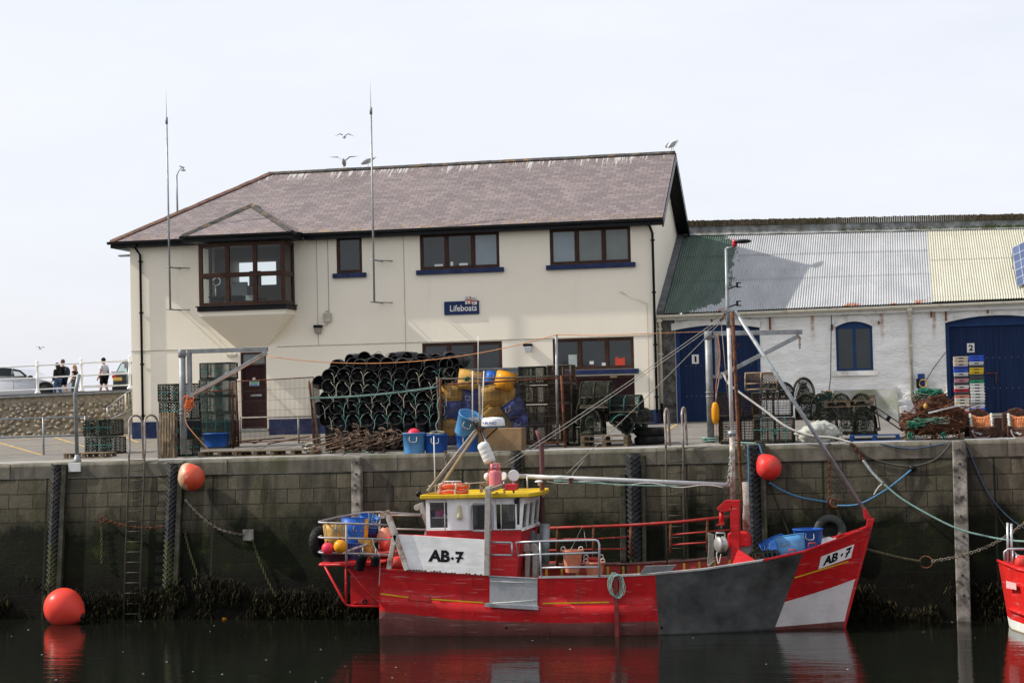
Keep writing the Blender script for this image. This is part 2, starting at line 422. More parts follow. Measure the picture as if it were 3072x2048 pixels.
M_WATER,M_QUAY,M_COP,M_GND,M_REND,M_SLATE,M_RUB=m_water(),m_quay(),m_coping(),m_ground(),m_render(),m_slate(),m_white_rubble()
M_CORR,M_CREAM=m_corr('corrugated grey','grey'),m_corr('corrugated cream','cream')
M_BLACKPL=mat('black plastic gutter',(.008,.009,.010),.35,.2,3,.02)
M_FRAME=mat('dark brown timber',(.05,.022,.014),.45,.3,5,.1)
M_PANE=mat('dark glass',(.016,.022,.024),.04,.3,1.2,0,spec=.6)
M_BLIND=mat('blind behind glass',(.19,.235,.26),.12,.12,1.0,0,spec=.6)
M_BLIND2=mat('grey blind behind glass',(.12,.14,.13),.12,.2,1.0,0,spec=.6)
M_BLUE=mat('navy paint',(.018,.030,.085),.45,.2,3,.1,dirt=(.07,.08,.13),dsc=3,dth=.66)
M_NAVYDOOR=m_wood_paint('navy door paint',(.010,.023,.068),7.5)
M_BRDOOR=m_wood_paint('maroon door boards',(.028,.010,.011),9)
M_SHEDBLUE=mat('blue joinery paint',(.014,.042,.13),.45,.2,4,.1)
M_WHITE=mat('white paint',(.72,.71,.67),.5,.08,3,.05,dirt=(.45,.38,.26),dsc=4,dth=.66)
M_GALV=mat('galvanised steel',(.30,.32,.33),.45,.2,6,.06,metal=.35,dirt=(.2,.19,.16),dsc=4,dth=.62)
M_DSTONE=mat('dark rubble',(.11,.105,.098),.85,.7,5,.9,bs=9)
M_RIDGE=mat('brown ridge tile',(.12,.065,.05),.6,.35,6,.2,dirt=(.3,.17,.05),dsc=3,dth=.66)
M_RIDGEG=mat('dark ridge tile',(.055,.052,.05),.6,.35,6,.2,dirt=(.3,.17,.05),dsc=3,dth=.64)
M_PARA=mat('old render',(.24,.25,.25),.85,.4,2.5,.4,bs=20,dirt=(.10,.085,.06),dsc=2,dth=.55)

# ================================================================== water and ground
mb=MB();mb.poly([(-1500,-400,-4.12),(1500,-400,-4.12),(1500,3000,-4.12),(-1500,3000,-4.12)])
tag(mb.build('water',M_WATER),kind='structure')
def gpt(x,y,dz=0):return (x,y,gz(x,y)+dz)
mb=MB();mb.grid(lambda a,b:gpt(lerp(-60,24,a),lerp(45.46,64.5,b)),42,20,False)
tag(mb.build('quay_ground',M_GND),kind='structure')
def wy(z):return 45.0+.125*min(0,z) if z < -.42 else 45.0 - .0525
QX0,QX1=-60,24
qw=T('quay_wall','grey blockwork harbour wall, green with weed near the water','harbour wall',(-10,45,-4.3))
mb=MB()
mb.grid(lambda a,b:(lerp(QX0,QX1,a),45.0 - .125*lerp(.40,5.4,b),lerp(QX0,QX1,a)*GX+GX*9.6 - lerp(.40,5.4,b)),84,30,False,flip=True)
mb.build('wall_face',M_QUAY,qw)
mb=MB();prof=[(45.46,.0),(45.03,.0),(44.96,-.03),(44.93,-.09),(44.93,-.40),(45.1,-.41)]
cr=random.Random(4);jt=[QX0]
while jt[-1] < QX1:jt.append(jt[-1]+cr.uniform(1.6,2.6))
for xa,xb in zip(jt,jt[1:]):
    dy=cr.uniform(-.012,.012);dz=cr.uniform(-.006,.006);n=3
    mb.grid(lambda a,b:(lerp(xa+.004,xb - .004,a),prof[round(b*5)][0]+dy,prof[round(b*5)][1]+dz+.004+GX*(lerp(xa,xb,a)+9.6)),n,5,False,flip=True)
mb.grid(lambda a,b:(lerp(QX0,QX1,a),[45.46,45.06,44.99,44.99][round(b*3)],[-.02,-.02,-.1,-.40][round(b*3)]+GX*(lerp(QX0,QX1,a)+9.6)),20,3,False,flip=True)
mb.build('coping',M_COP,qw)
# painted hatching
M_YEL=mat('yellow road paint',(.52,.34,.10),.8,.25,8,.1,dirt=(.22,.19,.15),dsc=6,dth=.55)
M_WLINE=mat('white road paint',(.5,.49,.46),.8,.2,8,.1,dirt=(.22,.2,.17),dsc=6,dth=.52)
ym,wm=MB(),MB()
def stripe(mbx,a,b,wd=.1,dz=.006):
    a,b=G(*a),G(*b);d=(b - a);d.z=0;d.normalize();nrm=V((-d.y,d.x,0))*wd/2
    n=max(1,int((b - a).length/1.5));pts=[]
    for i in range(n):
        p,q=a.lerp(b,i/n),a.lerp(b,(i+1)/n)
        mbx.poly([gpt((c).x,c.y,dz) for c in (p - nrm,q - nrm,q+nrm,p+nrm)])
for a,b in (((-40,1317),(126,1365)),((163,1312),(262,1342)),((-40,1329),(129,1314)),((-40,1349),(218,1327)),((-40,1366),(252,1346)),((-30,1302),(110,1308)),
             ((354,1302),(415,1327)),((357,1332),(480,1320)),((360,1346),(476,1334)),((360,1357),(483,1351)),((700,1321),(960,1306)),((815,1303),(960,1312)),((2000,1292),(2030,1272))):
    stripe(ym,a,b)
for a,b in (((2015,1276),(2110,1279)),((2040,1312),(2130,1312)),((-30,1312),(200,1306))):stripe(wm,a,b,.09,.008)
tag(ym.build('yellow_road_marking',M_YEL),kind='structure');tag(wm.build('white_road_marking',M_WLINE),kind='structure')
# promenade behind
M_PROM=mat('promenade paving',(.17,.155,.135),.9,.25,1.5,.2)
mb=MB();mb.poly([(-90,62.2,1.84),(-25.3,62.2,1.84),(-25.3,110,1.84),(-90,110,1.84)]);mb.poly([(-25.3,64.6,1.84),(60,64.6,1.84),(60,110,1.84),(-25.3,110,1.84)])
tag(mb.build('promenade',M_PROM),kind='structure')

# ================================================================== lifeboat station
YF=57.0
def FP(x,y,Y=YF):return P(x,y,Y)
XL,XR=-25.06,-7.58
st=T('lifeboat_station','cream two storey building with purple slate roof and projecting lookout window','building',(-16,57,.45))
def rectpx(x0,y0,x1,y1,Y=YF):
    a=P(x0,y0,Y);b=P(x1,y1,Y);c=P(x0,y1,Y);d=P(x1,y0,Y)
    return ((a.x+c.x)/2,(b.x+d.x)/2,(b.z+c.z)/2,(a.z+d.z)/2)
WINS=[rectpx(1009,709,1086,819),rectpx(1259.5,698,1498,806),rectpx(1649,682,1892,791),rectpx(1267,1026,1507,1140),rectpx(1658.5,1013,1902,1108)]
DOOR1=rectpx(723,1056,800,1285);DOOR2=rectpx(1650,1127,1905,1262)
bayL,bayR=P(594,724,56).x,P(855,905,56).x
BAYZ0,BAYZ1=P(725,916,56).z,6.66
def wall_holes(mb,x0,x1,z0,z1,holes,Y,rev=.14):
    xs=sorted({x0,x1,*[h[0] for h in holes],*[h[1] for h in holes]});zs=sorted({z0,z1,*[h[2] for h in holes],*[h[3] for h in holes]})
    for a,b in zip(xs,xs[1:]):
        for c,d in zip(zs,zs[1:]):
            mx,mz=(a+b)/2,(c+d)/2
            if any(h[0] < mx < h[1] and h[2] < mz < h[3] for h in holes):continue
            mb.poly([(a,Y,c),(b,Y,c),(b,Y,d),(a,Y,d)])
    for h in holes:
        a,b,c,d=h
        for p,q in (((a,c),(a,d)),((a,d),(b,d)),((b,d),(b,c)),((b,c),(a,c))):
            mb.poly([(p[0],Y,p[1]),(q[0],Y,q[1]),(q[0],Y+rev,q[1]),(p[0],Y+rev,p[1])])
mb=MB();holes=WINS+[DOOR1,DOOR2]
wall_holes(mb,XL,XR,-.2,6.78,holes+[(bayL+.12,bayR - .12,BAYZ0,BAYZ1 - .1)],YF)
mb.poly([(XL,64.1,-.2),(XL,57,-.2),(XL,57,6.78),(XL,64.1,6.78)])
mb.poly([(XR,57,-.2),(XR,64.1,-.2),(XR,64.1,6.78),(XR,60.5,9.22),(XR,57,6.78)])
bw=[(P(868,776,64.1).x,P(912,776,64.1).x,0,0)]
z_a,z_b=P(700,858,64.1).z,P(700,774,64.1).z
bh=[(P(702,800,64.1).x,P(765,800,64.1).x,z_a,z_b),(P(771,800,64.1).x,P(828,800,64.1).x,z_a,z_b)]
wall_holes(mb,XL,XR,-.2,6.78,bh,64.1,.05)
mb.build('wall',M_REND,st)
mb=MB();pz=P(404,1266,57).z
mb.prism([(XL - .025,56.975,0),(DOOR1[0] - .06,56.975,0),(DOOR1[0] - .06,56.975,pz),(XL - .025,56.975,pz)],(0,.05,0))
mb.prism([(DOOR1[1]+.06,56.975,0),(DOOR2[0] - .06,56.975,0),(DOOR2[0] - .06,56.975,pz+.02),(DOOR1[1]+.06,56.975,pz)],(0,.05,0))
mb.prism([(DOOR2[1]+.06,56.975,0),(XR+.025,56.975,0),(XR+.025,56.975,pz+.03),(DOOR2[1]+.06,56.975,pz+.03)],(0,.05,0))
mb.bx((XL - .025,57.03,0),(XL+.002,64.1,pz));mb.bx((XR - .002,57.03,0),(XR+.025,58.0,pz+.03))
mb.build('plinth',M_BLUE,st,bevel=.006)
mb=MB();mb.bx((XL - .012,56.984,3.222),(bayL+1.2,57.004,3.245));mb.bx((bayR - .65,56.984,3.222),(XR+.012,57.004,3.245))
for X0 in (P(1213,880,57).x,P(952,900,57).x):mb.bx((X0,56.988,.9),(X0+.016,57.003,3.21)) if X0 > -16.5 else None;mb.bx((X0,56.988,3.26),(X0+.016,57.003,6.7))
mb.build('render_bead',mat('bead',(.42,.38,.3),.7,.2),st)
# roof
EY,EZ,RY,RZ=56.68,6.88,60.5,9.40;sl=math.hypot(RY - EY,RZ - EZ)
A,B,C_,D=V((-25.62,EY,EZ)),V((-7.16,EY,EZ)),V((-7.16,RY,RZ)),V((-21.32,RY,RZ))
A2,B2=V((-25.62,2*RY - EY,EZ)),V((-7.16,2*RY - EY,EZ))
mb=MB()
mb.poly([A,B,C_,D],[(A.x,0),(B.x,0),(C_.x,sl),(D.x,sl)])
mb.poly([B2,A2,D,C_],[(B.x,0),(A.x,0),(D.x,sl),(C_.x,sl)])
mb.poly([A2,A,D],[(A2.y,0),(A.y,0),(D.y,sl)])
mb.build('roof',M_SLATE,st)
roof=KID[st.name][-1]
mb=MB()
def tiles(mb,a,b,n,wd=.13,th=.035,lift=.02):
    a,b=V(a),V(b)
    for i in range(n):
        p,q=a.lerp(b,i/n),a.lerp(b,(i+.985)/n);k=cr.uniform(-.004,.008)
        d=(q - p).normalized();sd_=d.cross(V((0,0,1))).normalized()*wd;dn=V((0,0,-.075))
        o=V((0,0,lift+k))
        mb.prism([p+sd_+dn+o,p+o+V((0,0,.012)),p - sd_+dn+o,p - sd_+dn+o - V((0,0,.03)),p+sd_+dn+o - V((0,0,.03))],q - p)
tiles(mb,D+V((-.05,0,.02)),C_+V((0,0,.02)),34);mb.build('ridge_tile_row',M_RIDGEG,roof)
mb=MB();tiles(mb,A+V((0,0,.02)),D+V((0,0,.03)),15,.15);tiles(mb,A2,D,15,.15);mb.build('hip_tile_row',M_RIDGE,roof)
# verge boards and soffit at the right gable
mb=MB()
for s_ in (1,-1):
    y0,y1=RY - s_*(RY - EY),RY
    mb.prism([(-7.18,y0,EZ - .30),(-7.18,y0,EZ - .02),(-7.18,y1,RZ - .02),(-7.18,y1,RZ - .30)],(.045,0,0))
    mb.prism([(XR+.01,y0,EZ - .13),(-7.17,y0,EZ - .13),(-7.17,y1,RZ - .13),(XR+.01,y1,RZ - .13)],(0,0,.03))
mb.build('bargeboard',M_BLACKPL,st)
# fascia, soffit and gutter
def gutter(mb,a,b,r=.075):
    a,b=V(a),V(b);pr=[(-r,.0),(-r*.95,-r*.7),(-r*.4,-r*1.15),(r*.4,-r*1.15),(r*.95,-r*.7),(r,0),(r*.85,0),(r*.7,-r*.6),(0,-r*.95),(-r*.7,-r*.6),(-r*.85,0)]
    d=(b - a).normalized();sx=V((0,0,1)).cross(d).normalized()
    mb.prism([a+sx*u+V((0,0,v)) for u,v in pr],b - a)
bx0,bx1=P(545,709,55.7).x,P(876,693,55.7).x
mb=MB()
for xa,xb in ((-25.62,bx0 - .02),(bx1+.05,-7.16)):
    mb.bx((xa,56.70,6.66),(xb,56.725,6.87));mb.bx((xa+.02,56.73,6.665),(xb - .02,57.0,6.685))
mb.bx((-25.60,56.73,6.66),(-25.575,64.3,6.87));mb.bx((-25.57,56.75,6.665),(-25.07,64.2,6.685))
mb.build('fascia',M_BLACKPL,st)
mb=MB();gutter(mb,(-25.68,56.615,6.86),(bx0 - .05,56.615,6.86));gutter(mb,(bx1+.1,56.615,6.86),(-7.14,56.615,6.86));mb.build('gutter',M_BLACKPL,st)
for (x0,y0),(x1,y1) in (((418,735),(432,1292)),((1953,672),(1975,1238))):
    a,b=P(x0,y0,56.93),P(x1,y1,56.93);mb=MB();X0=(a.x+b.x)/2
    mb.tube([(X0 - .06,56.62,6.78),(X0 - .06,56.62,6.66),(X0,56.92,6.42),(X0,56.92,b.z)],.042,10)
    for k in range(4):mb.box((X0,56.94,lerp(b.z+.5,6.2,k/3)),(.13,.07,.05))
    mb.build('downpipe',M_BLACKPL,st)
# windows
def window(hole,panes,mats_,sill=True,Y=YF,fr=.075):
    a,b,c,d=hole;Yw=Y+.07;n=panes;wd=(b - a)
    mb=MB();mb.bx((a,Yw - .03,c),(a+fr,Yw+.05,d));mb.bx((b - fr,Yw - .03,c),(b,Yw+.05,d))
    mb.bx((a+fr,Yw - .03,d - fr),(b - fr,Yw+.05,d));mb.bx((a+fr,Yw - .03,c),(b - fr,Yw+.05,c+fr))
    for k in range(1,n):xx=lerp(a,b,k/n);mb.bx((xx - fr*.6,Yw - .03,c+fr),(xx+fr*.6,Yw+.05,d - fr))
    f=mb.build('window',M_FRAME,st,bevel=.006)
    for k in range(n):
        x0=lerp(a,b,k/n)+fr*(.6 if k else 1);x1=lerp(a,b,(k+1)/n) - fr*(.6 if k < n - 1 else 1)
        m2=MB();e=.028
        m2.bx((x0,Yw - .02,c+fr),(x0+e,Yw+.0,d - fr));m2.bx((x1 - e,Yw - .02,c+fr),(x1,Yw,d - fr));m2.bx((x0+e,Yw - .02,d - fr - e),(x1 - e,Yw,d - fr));m2.bx((x0+e,Yw - .02,c+fr),(x1 - e,Yw,c+fr+e))
        m2.build('sash',M_FRAME,f)
        m3=MB();m3.bx((x0+e,Yw+.0,c+fr+e),(x1 - e,Yw+.012,d - fr - e));m3.build('pane',mats_[k],f)
    if sill:
        ms=MB();ms.bx((a - .12,Y - .10,c - .155),(b+.14,Y+.06,c - .005));ms.build('sill',M_BLUE,f,bevel=.01)
    return f
window(WINS[0],1,[M_PANE]);window(WINS[1],3,[M_PANE,M_PANE,M_BLIND]);window(WINS[2],3,[M_BLIND,M_BLIND2,M_BLIND2])
window(WINS[3],3,[M_PANE]*3);w5=window(WINS[4],3,[M_PANE]*3)
# things standing on the inner window boards
def inside(win,boxes):
    a,b,c,d=WINS[win]
    for u,v,wd,ht,m_ in boxes:
        mm=MB();x0=lerp(a,b,u);mm.bx((x0,57.042,c+.105+v),(x0+wd,57.066,c+.105+v+ht));yield mm,m_
M_PAPER=mat('white card',(.62,.63,.6),.6,.06,3,0);M_ORJ=mat('orange jerrycan',(.55,.07,.04),.4,.1,3,0)
lab={0:('white card propped low in the left pane of the middle upstairs window','card'),1:('small upright white card in the centre pane of the middle upstairs window','card'),2:('wide white card in the centre pane of the middle upstairs window','card')}
for k,(mm,m_) in enumerate(inside(1,[(.18,0,.27,.07,M_PAPER),(.38,.0,.09,.13,M_PAPER),(.49,0,.28,.075,M_PAPER)])):
    tag(mm.build('window_card',m_),lab[k][0],lab[k][1],'things on the window boards')
lab2=['tall pale box behind the left pane of the ground floor right window','small white notice behind the middle pane of the ground floor right window','low white packet behind the middle pane edge of the ground floor right window']
for k,(mm,m_) in enumerate(inside(4,[(.19,0,.27,.38,mat('pale box',(.35,.4,.38),.6)),(.45,.06,.13,.1,M_PAPER),(.60,.01,.12,.09,M_PAPER)])):
    tag(mm.build('window_card',m_),lab2[k],'box','things on the window boards')
mm=MB();a,b,c,d=WINS[4];x0=lerp(a,b,.765)
mm.prism([(x0,57.04,c+.11),(x0+.31,57.04,c+.11),(x0+.31,57.04,c+.36),(x0+.27,57.04,c+.36),(x0+.25,57.04,c+.33),(x0+.1,57.04,c+.33),(x0+.08,57.04,c+.37),(x0+.02,57.04,c+.37),(x0,57.04,c+.34)],(0,.027,0))
tag(mm.build('jerrycan',M_ORJ),'orange red fuel can behind the right pane of a ground floor window','fuel can')
# doors
a,b,c,d=DOOR1;zt=P(760,1094,57).z
mb=MB();fr=.06
mb.bx((a,57.02,c),(a+fr,57.12,d));mb.bx((b - fr,57.02,c),(b,57.12,d));mb.bx((a+fr,57.02,d - fr),(b - fr,57.12,d));mb.bx((a+fr,57.02,zt - .03),(b - fr,57.12,zt+.03))
mb.bx((a+fr,57.02,c),(b - fr,57.1,c+.05))
dr=mb.build('door',M_FRAME,st,bevel=.005)
mb=MB();mb.bx((a+fr,57.08,c+.05),(b - fr,57.11,zt - .03));mb.build('door_leaf',M_BRDOOR,dr)
mb=MB();mb.bx((a+fr,57.08,zt+.03),(b - fr,57.1,d - fr));mb.build('transom_pane',M_BLIND2,dr)
mb=MB();z0=P(765,1186,57.06).z;mb.bx((P(752,1186,57.06).x,57.055,z0 - .03),(P(785,1186,57.06).x,57.08,z0+.035));mb.build('letter_plate',M_GALV,dr,bevel=.006)
mb=MB();mb.bx((a - .05,56.93,c - .07),(b+.06,57.02,c+.0));mb.build('threshold',M_GALV,dr)
a,b,c,d=DOOR2
mb=MB();mb.bx((a,57.05,c - .1),(b,57.1,d));bd=mb.build('boathouse_door',M_BRDOOR,st)
mb=MB();mb.bx((a+.02,57.02,d - .09),(b - .02,57.05,d));mb.bx(((a+b)/2 - .03,57.03,c),((a+b)/2+.03,57.05,d - .1));mb.build('door_rail',M_FRAME,bd)
mb=MB();xx=P(1840,1133,57).x;mb.bx((xx - .1,57.008,d - .075),(xx+.12,57.02,d - .015));mb.build('name_plate',mat('brass plate',(.35,.3,.16),.4),bd)
# bay window
YB=56.0
bay=MB();fr=.1;bz0,bz1=P(725,916,YB).z,P(725,727,YB).z;ztr=P(725,823,YB).z;bx_,by_=bayL,bayR
def post(mbx,x0,x1,z0,z1,y0=YB,y1=YB+.09):mbx.bx((x0,y0,z0),(x1,y1,z1))
post(bay,bx_,bx_+.13,bz0,bz1);post(bay,by_ - .13,by_,bz0,bz1)
post(bay,bx_+.13,by_ - .13,bz1 - .11,bz1);post(bay,bx_+.13,by_ - .13,bz0,bz0+.12);post(bay,bx_+.13,by_ - .13,ztr - .075,ztr+.075,YB - .004)
m1,m2=P(681,800,YB).x,P(764,800,YB).x
for xx in (m1,m2):post(bay,xx - .07,xx+.07,bz0+.12,ztr - .075);post(bay,xx - .07,xx+.07,ztr+.075,bz1 - .11)
for X0 in (bx_,by_ - .09):
    for (y0,y1,z0,z1) in ((YB+.09,57,bz1 - .11,bz1),(YB+.09,57,bz0,bz0+.12),(YB+.09,57,ztr - .07,ztr+.07),(56.88,57,bz0,bz1)):
        bay.bx((X0+.002,y0,z0),(X0+.088,y1,z1))
bayo=bay.build('bay_window',M_FRAME,st,bevel=.008)
gl=NT('clear glass');fr_=gl.n('Fresnel',IOR=1.5);tr=gl.n('BsdfTransparent',Color=(.80,.86,.85));gls=gl.n('BsdfGlossy',Roughness=.02)
mx=gl.n('MixShader',i0=fr_,i1=tr,i2=gls);gl.t.links.new(mx.outputs[0],gl.out.inputs[0]);M_GLASS=gl.m
xs=[bx_+.13,m1 - .07,m1+.07,m2 - .07,m2+.07,by_ - .13]
for k in range(3):
    for (z0,z1) in ((bz0+.12,ztr - .075),(ztr+.075,bz1 - .11)):
        mb=MB();x0,x1=xs[2*k],xs[2*k+1];mb.poly([(x0,YB+.05,z0),(x1,YB+.05,z0),(x1,YB+.05,z1),(x0,YB+.05,z1)]);mb.build('pane',M_GLASS,bayo)
for X0 in (bx_+.045,by_ - .045):
    for z0,z1 in ((bz0+.12,ztr - .07),(ztr+.07,bz1 - .11)):
        mb=MB();mb.poly([(X0,YB+.09,z0),(X0,56.88,z0),(X0,56.88,z1),(X0,YB+.09,z1)]);mb.build('pane',M_GLASS,bayo)
mb=MB();mb.bx((bx_ - .05,YB - .07,bz0 - .16),(by_+.05,57,bz0 - .02));mb.bx((bx_ - .09,YB - .12,bz0 - .02),(by_+.09,57,bz0+.015));mb.build('bay_sill',mat('black timber',(.012,.012,.013),.5),bayo,bevel=.008)
# corbel
mb=MB();ct=bz0 - .16;cb=P(730,943,YB).z;w0,w1=P(706,1046,57).x,P(803,1046,57).x;wz=3.262
f=[V((bx_,YB,ct)),V((by_,YB,ct)),V((by_,YB,cb - .02)),V((bx_,YB,cb - .02))]
mb.poly([f[3],f[2],f[1],f[0]][::-1]);mb.poly([f[1],(by_,57,ct),(by_,57,cb - .02),f[2]]);mb.poly([f[0],f[3],(bx_,57,cb - .02),(bx_,57,ct)])
mb.poly([f[3],f[2],(w1,56.995,wz),(w0,56.995,wz)]);mb.poly([f[2],(by_,57,cb - .02),(w1,56.995,wz)]);mb.poly([f[3],(w0,56.995,wz),(bx_,57,cb - .02)])
mb.build('corbel',M_REND,bayo)
# bay roof
ey,ez=55.72,6.86;e0,e1=V((P(546,712,ey).x,ey,ez)),V((P(878,696,ey).x,ey,ez))
Yap=57.9;ap=P(757,615,Yap)
def mainz(y):return EZ+(RZ - EZ)*(y - EY)/(RY - EY)
s2=(ap.z - ez)/(Yap - ey)
yb=EY+(ap.z - EZ)*(RY - EY)/(RZ - EZ);back=V((ap.x+.02,yb,ap.z))
e1b=V((e1.x,EY+.02,EZ+.02));e0b=V((e0.x,EY+.02,EZ+.02))
mb=MB();sl2=(ap - V((ap.x,ey,ez))).length
mb.poly([e0,e1,ap],[(e0.x,0),(e1.x,0),(ap.x,sl2)])
mb.poly([e1,e1b,back,ap],[(e1.y,0),(e1b.y,0),(back.y,1.9),(ap.y,1.9)]);mb.poly([e0b,e0,ap,back],[(e0b.y,0),(e0.y,0),(ap.y,1.9),(back.y,1.9)])
br_=mb.build('bay_roof',M_SLATE,bayo)
mb=MB();tiles(mb,e0+V((0,0,.02)),ap+V((0,0,.03)),9,.14);tiles(mb,e1+V((0,0,.02)),ap+V((0,0,.03)),7,.14);tiles(mb,ap,back,2,.14);mb.build('bay_hip_tile_row',M_RIDGEG,st)
mb=MB();mb.bx((e0.x+.02,ey+.02,ez - .21),(e1.x - .02,ey+.045,ez - .01));mb.bx((e1.x - .045,ey+.05,ez - .21),(e1.x - .02,56.7,ez - .01));mb.bx((e0.x+.02,ey+.05,ez - .21),(e0.x+.045,56.7,ez - .01))
mb.bx((e0.x+.03,ey+.05,ez - .19),(e1.x - .05,57,ez - .17));gutter(mb,(e0.x - .05,ey - .06,ez - .01),(e1.x+.05,ey - .06,ez - .01));mb.build('bay_gutter',M_BLACKPL,bayo)
# lookout room seen through the bay
M_ROOM=mat('lookout interior',(.52,.51,.48),.8,.1);M_ROOMD=mat('lookout carpet',(.03,.03,.032),.9)
mb=MB();r0,r1=bayL - 1.6,bayR+1.2;rz0,rz1=bz0 - .12,6.62
mb.poly([(r0,57.05,rz1),(r1,57.05,rz1),(r1,64.05,rz1),(r0,64.05,rz1)]);mb.poly([(r0,57.05,rz0),(r0,64.05,rz0),(r0,64.05,rz1),(r0,57.05,rz1)]);mb.poly([(r1,57.05,rz0),(r1,57.05,rz1),(r1,64.05,rz1),(r1,64.05,rz0)])
mb.build('room_lining',M_ROOM,st)
mb=MB();mb.poly([(r0,57.05,rz0+.02),(r1,57.05,rz0+.02),(r1,64.05,rz0+.02),(r0,64.05,rz0+.02)]);mb.poly([(bx_+.1,56.1,rz0+.02),(by_ - .1,56.1,rz0+.02),(by_ - .1,57.05,rz0+.02),(bx_+.1,57.05,rz0+.02)]);mb.build('room_floor',M_ROOMD,st)
em=NT('fluorescent tube');em.set(em.b.inputs['Emission Color'],(1,.9,.66));em.b.inputs['Emission Strength'].default_value=2.6
pa,pb=P(663,735,58.2),P(787,730,58.2);mb=MB();mb.bx((pa.x,58.1,pa.z - .05),(pb.x,58.25,pa.z+.03))
tag(mb.build('ceiling_light',em.m),'lit fluorescent batten on the ceiling inside the lookout window','lamp')
M_OFF=mat('office black',(.012,.012,.013),.5)
ch=T('desk_chair','black desk chair back seen through the lookout window','chair',(P(765,885,57.6).x,57.6,rz0+.02))
mb=MB();q=P(766,845,57.6);mb.box((q.x,57.6,q.z+.1),(.42,.09,.52));mb.build('backrest',M_OFF,ch,bevel=.04,seg=3)
mb=MB();mb.box((q.x,57.85,rz0+.42),(.46,.46,.08));mb.build('seat',M_OFF,ch,bevel=.03)
mb=MB();mb.tube([(q.x,57.85,rz0+.03),(q.x,57.85,rz0+.4)],.03);mb.build('stem',M_OFF,ch)
dk=T('desk','cluttered dark desk along the lookout window','desk',((bx_+by_)/2,56.6,rz0))
mb=MB();mb.bx((bx_+.2,56.3,rz0+.42),(m1+.3,56.9,rz0+.47));mb.build('desk_top',M_OFF,dk)
for x in (bx_+.25,m1 - .1):mb=MB();mb.bx((x,56.4,rz0+.02),(x+.3,56.85,rz0+.42));mb.build('drawer_unit',M_OFF,dk)
q=P(649,865,56.5);fan=T('desk_fan','pale round desk fan behind the lower left lookout pane','fan',(q.x,56.5,rz0+.47))  # round desk fan, gives no light
mb=MB();mb.torus((q.x+.02,56.5,P(650,845,56.5).z),.13,.02,Matrix.Rotation(R(80),3,'X'));mb.build('guard',M_WHITE,fan)
mb=MB();mb.tube([(q.x - .02,56.5,rz0+.47),(q.x - .02,56.5,P(650,845,56.5).z - .1)],.025);mb.build('stem',M_WHITE,fan)
bp=P(735,860,57.2);mb=MB();mb.bx((P(695,860,57.1).x,57.1,rz0+.2),(P(742,860,57.1).x,57.18,P(720,846,57.1).z));tag(mb.build('monitor',M_BLIND2,bevel=.03),'grey monitor back in the lower middle lookout pane','monitor')
mb=MB();mb.bx((P(737,890,56.4).x,56.4,rz0+.3),(P(762,890,56.4).x,56.42,P(750,885,56.4).z+.0));tag(mb.build('paper_sheet',M_PAPER),'white paper sheet standing low in the middle lookout pane','paper')
# ================================================================== harbour shed
YS=58.0
sh=T('harbour_shed','long low whitewashed stone shed with corrugated roof of green, grey and cream sheets','building',(-2,58,.5))
SX0,SX1=-7.5,11.5
def sgz(x):return gz(x,YS) - .1
ZT=lambda x:3.80+.0105*(x+7.4)
M_DARKWALL=M_DSTONE
def dsp(x,z,y=YS):
    n=mnoise.noise(V((x*1.7,3.1,z*5.2)))*.028+mnoise.noise(V((x*4.2,7.7,z*9.0)))*.016+mnoise.noise(V((x*.5,1.7,z*.6)))*.008
    return y - n
d1a,d1b=P(2027,1100,YS).x,P(2282,1100,YS).x;z1s,z1c=P(2030,990,YS).z,P(2155,974,YS).z
wa,wb=P(2508,1040,YS).x,P(2618,1040,YS).x;ws,wc,w0z=P(2512,981,YS).z,P(2562,964,YS).z,P(2560,1112,YS).z
d2a,d2b=P(2838,1060,YS).x,P(3142,1060,YS).x;z2s,z2c=P(2840,968,YS).z,P(2990,945,YS).z
def arch(x,a,b,zs,zc):
    u=(x - (a+b)/2)/((b - a)/2);return zs+(zc - zs)*math.sqrt(max(0,1 - u*u)) if False else zs+(zc - zs)*(1 - u*u)
SPL=d1a - .12
def seg(mb,x0,x1,zb,zt,nz=40):
    mb.grid(lambda a,b:(lambda x:(lambda zz:(x,dsp(x,zz),zz))(lerp(zb(x),zt(x),b)))(lerp(x0,x1,a)),max(2,int((x1 - x0)/.06)),nz,True)
mb=MB()
A1=lambda x:arch(x,d1a,d1b,z1s,z1c);AW=lambda x:arch(x,wa,wb,ws,wc);A2_=lambda x:arch(x,d2a,d2b,z2s,z2c)
seg(mb,SPL,d1a,A1,ZT,4) if False else None
seg(mb,d1a,d1b,A1,ZT,8);seg(mb,d1b,wa,sgz,ZT,60);seg(mb,wa,wb,sgz,lambda x:w0z,24);seg(mb,wa,wb,AW,ZT,8)
seg(mb,wb,d2a,sgz,ZT,60);seg(mb,d2a,d2b,A2_,ZT,8);seg(mb,d2b,SX1,sgz,ZT,40)
mb.build('front_wall',M_RUB,sh)
mb=MB();seg(mb,SX0+.02,d1a,sgz,ZT,60);mb.build('bare_stone_wall',M_DSTONE,sh)
mb=MB();mb.poly([(SX1,YS,0),(SX1,64.3,0),(SX1,64.3,7),(SX1,YS,3.8)]);mb.build('gable_wall',M_DSTONE,sh)
def reveal(mb,a,b,fn,z0,dep=.3,n=16,sill=False):
    pts=[(a,z0)]+[(lerp(a,b,k/n),fn(lerp(a,b,k/n))) for k in range(n+1)]+[(b,z0)]
    if sill:pts.append((a,z0))
    for p,q in zip(pts,pts[1:]):mb.poly([(p[0],YS - .04,p[1]),(q[0],YS - .04,q[1]),(q[0],YS+dep,q[1]),(p[0],YS+dep,p[1])])
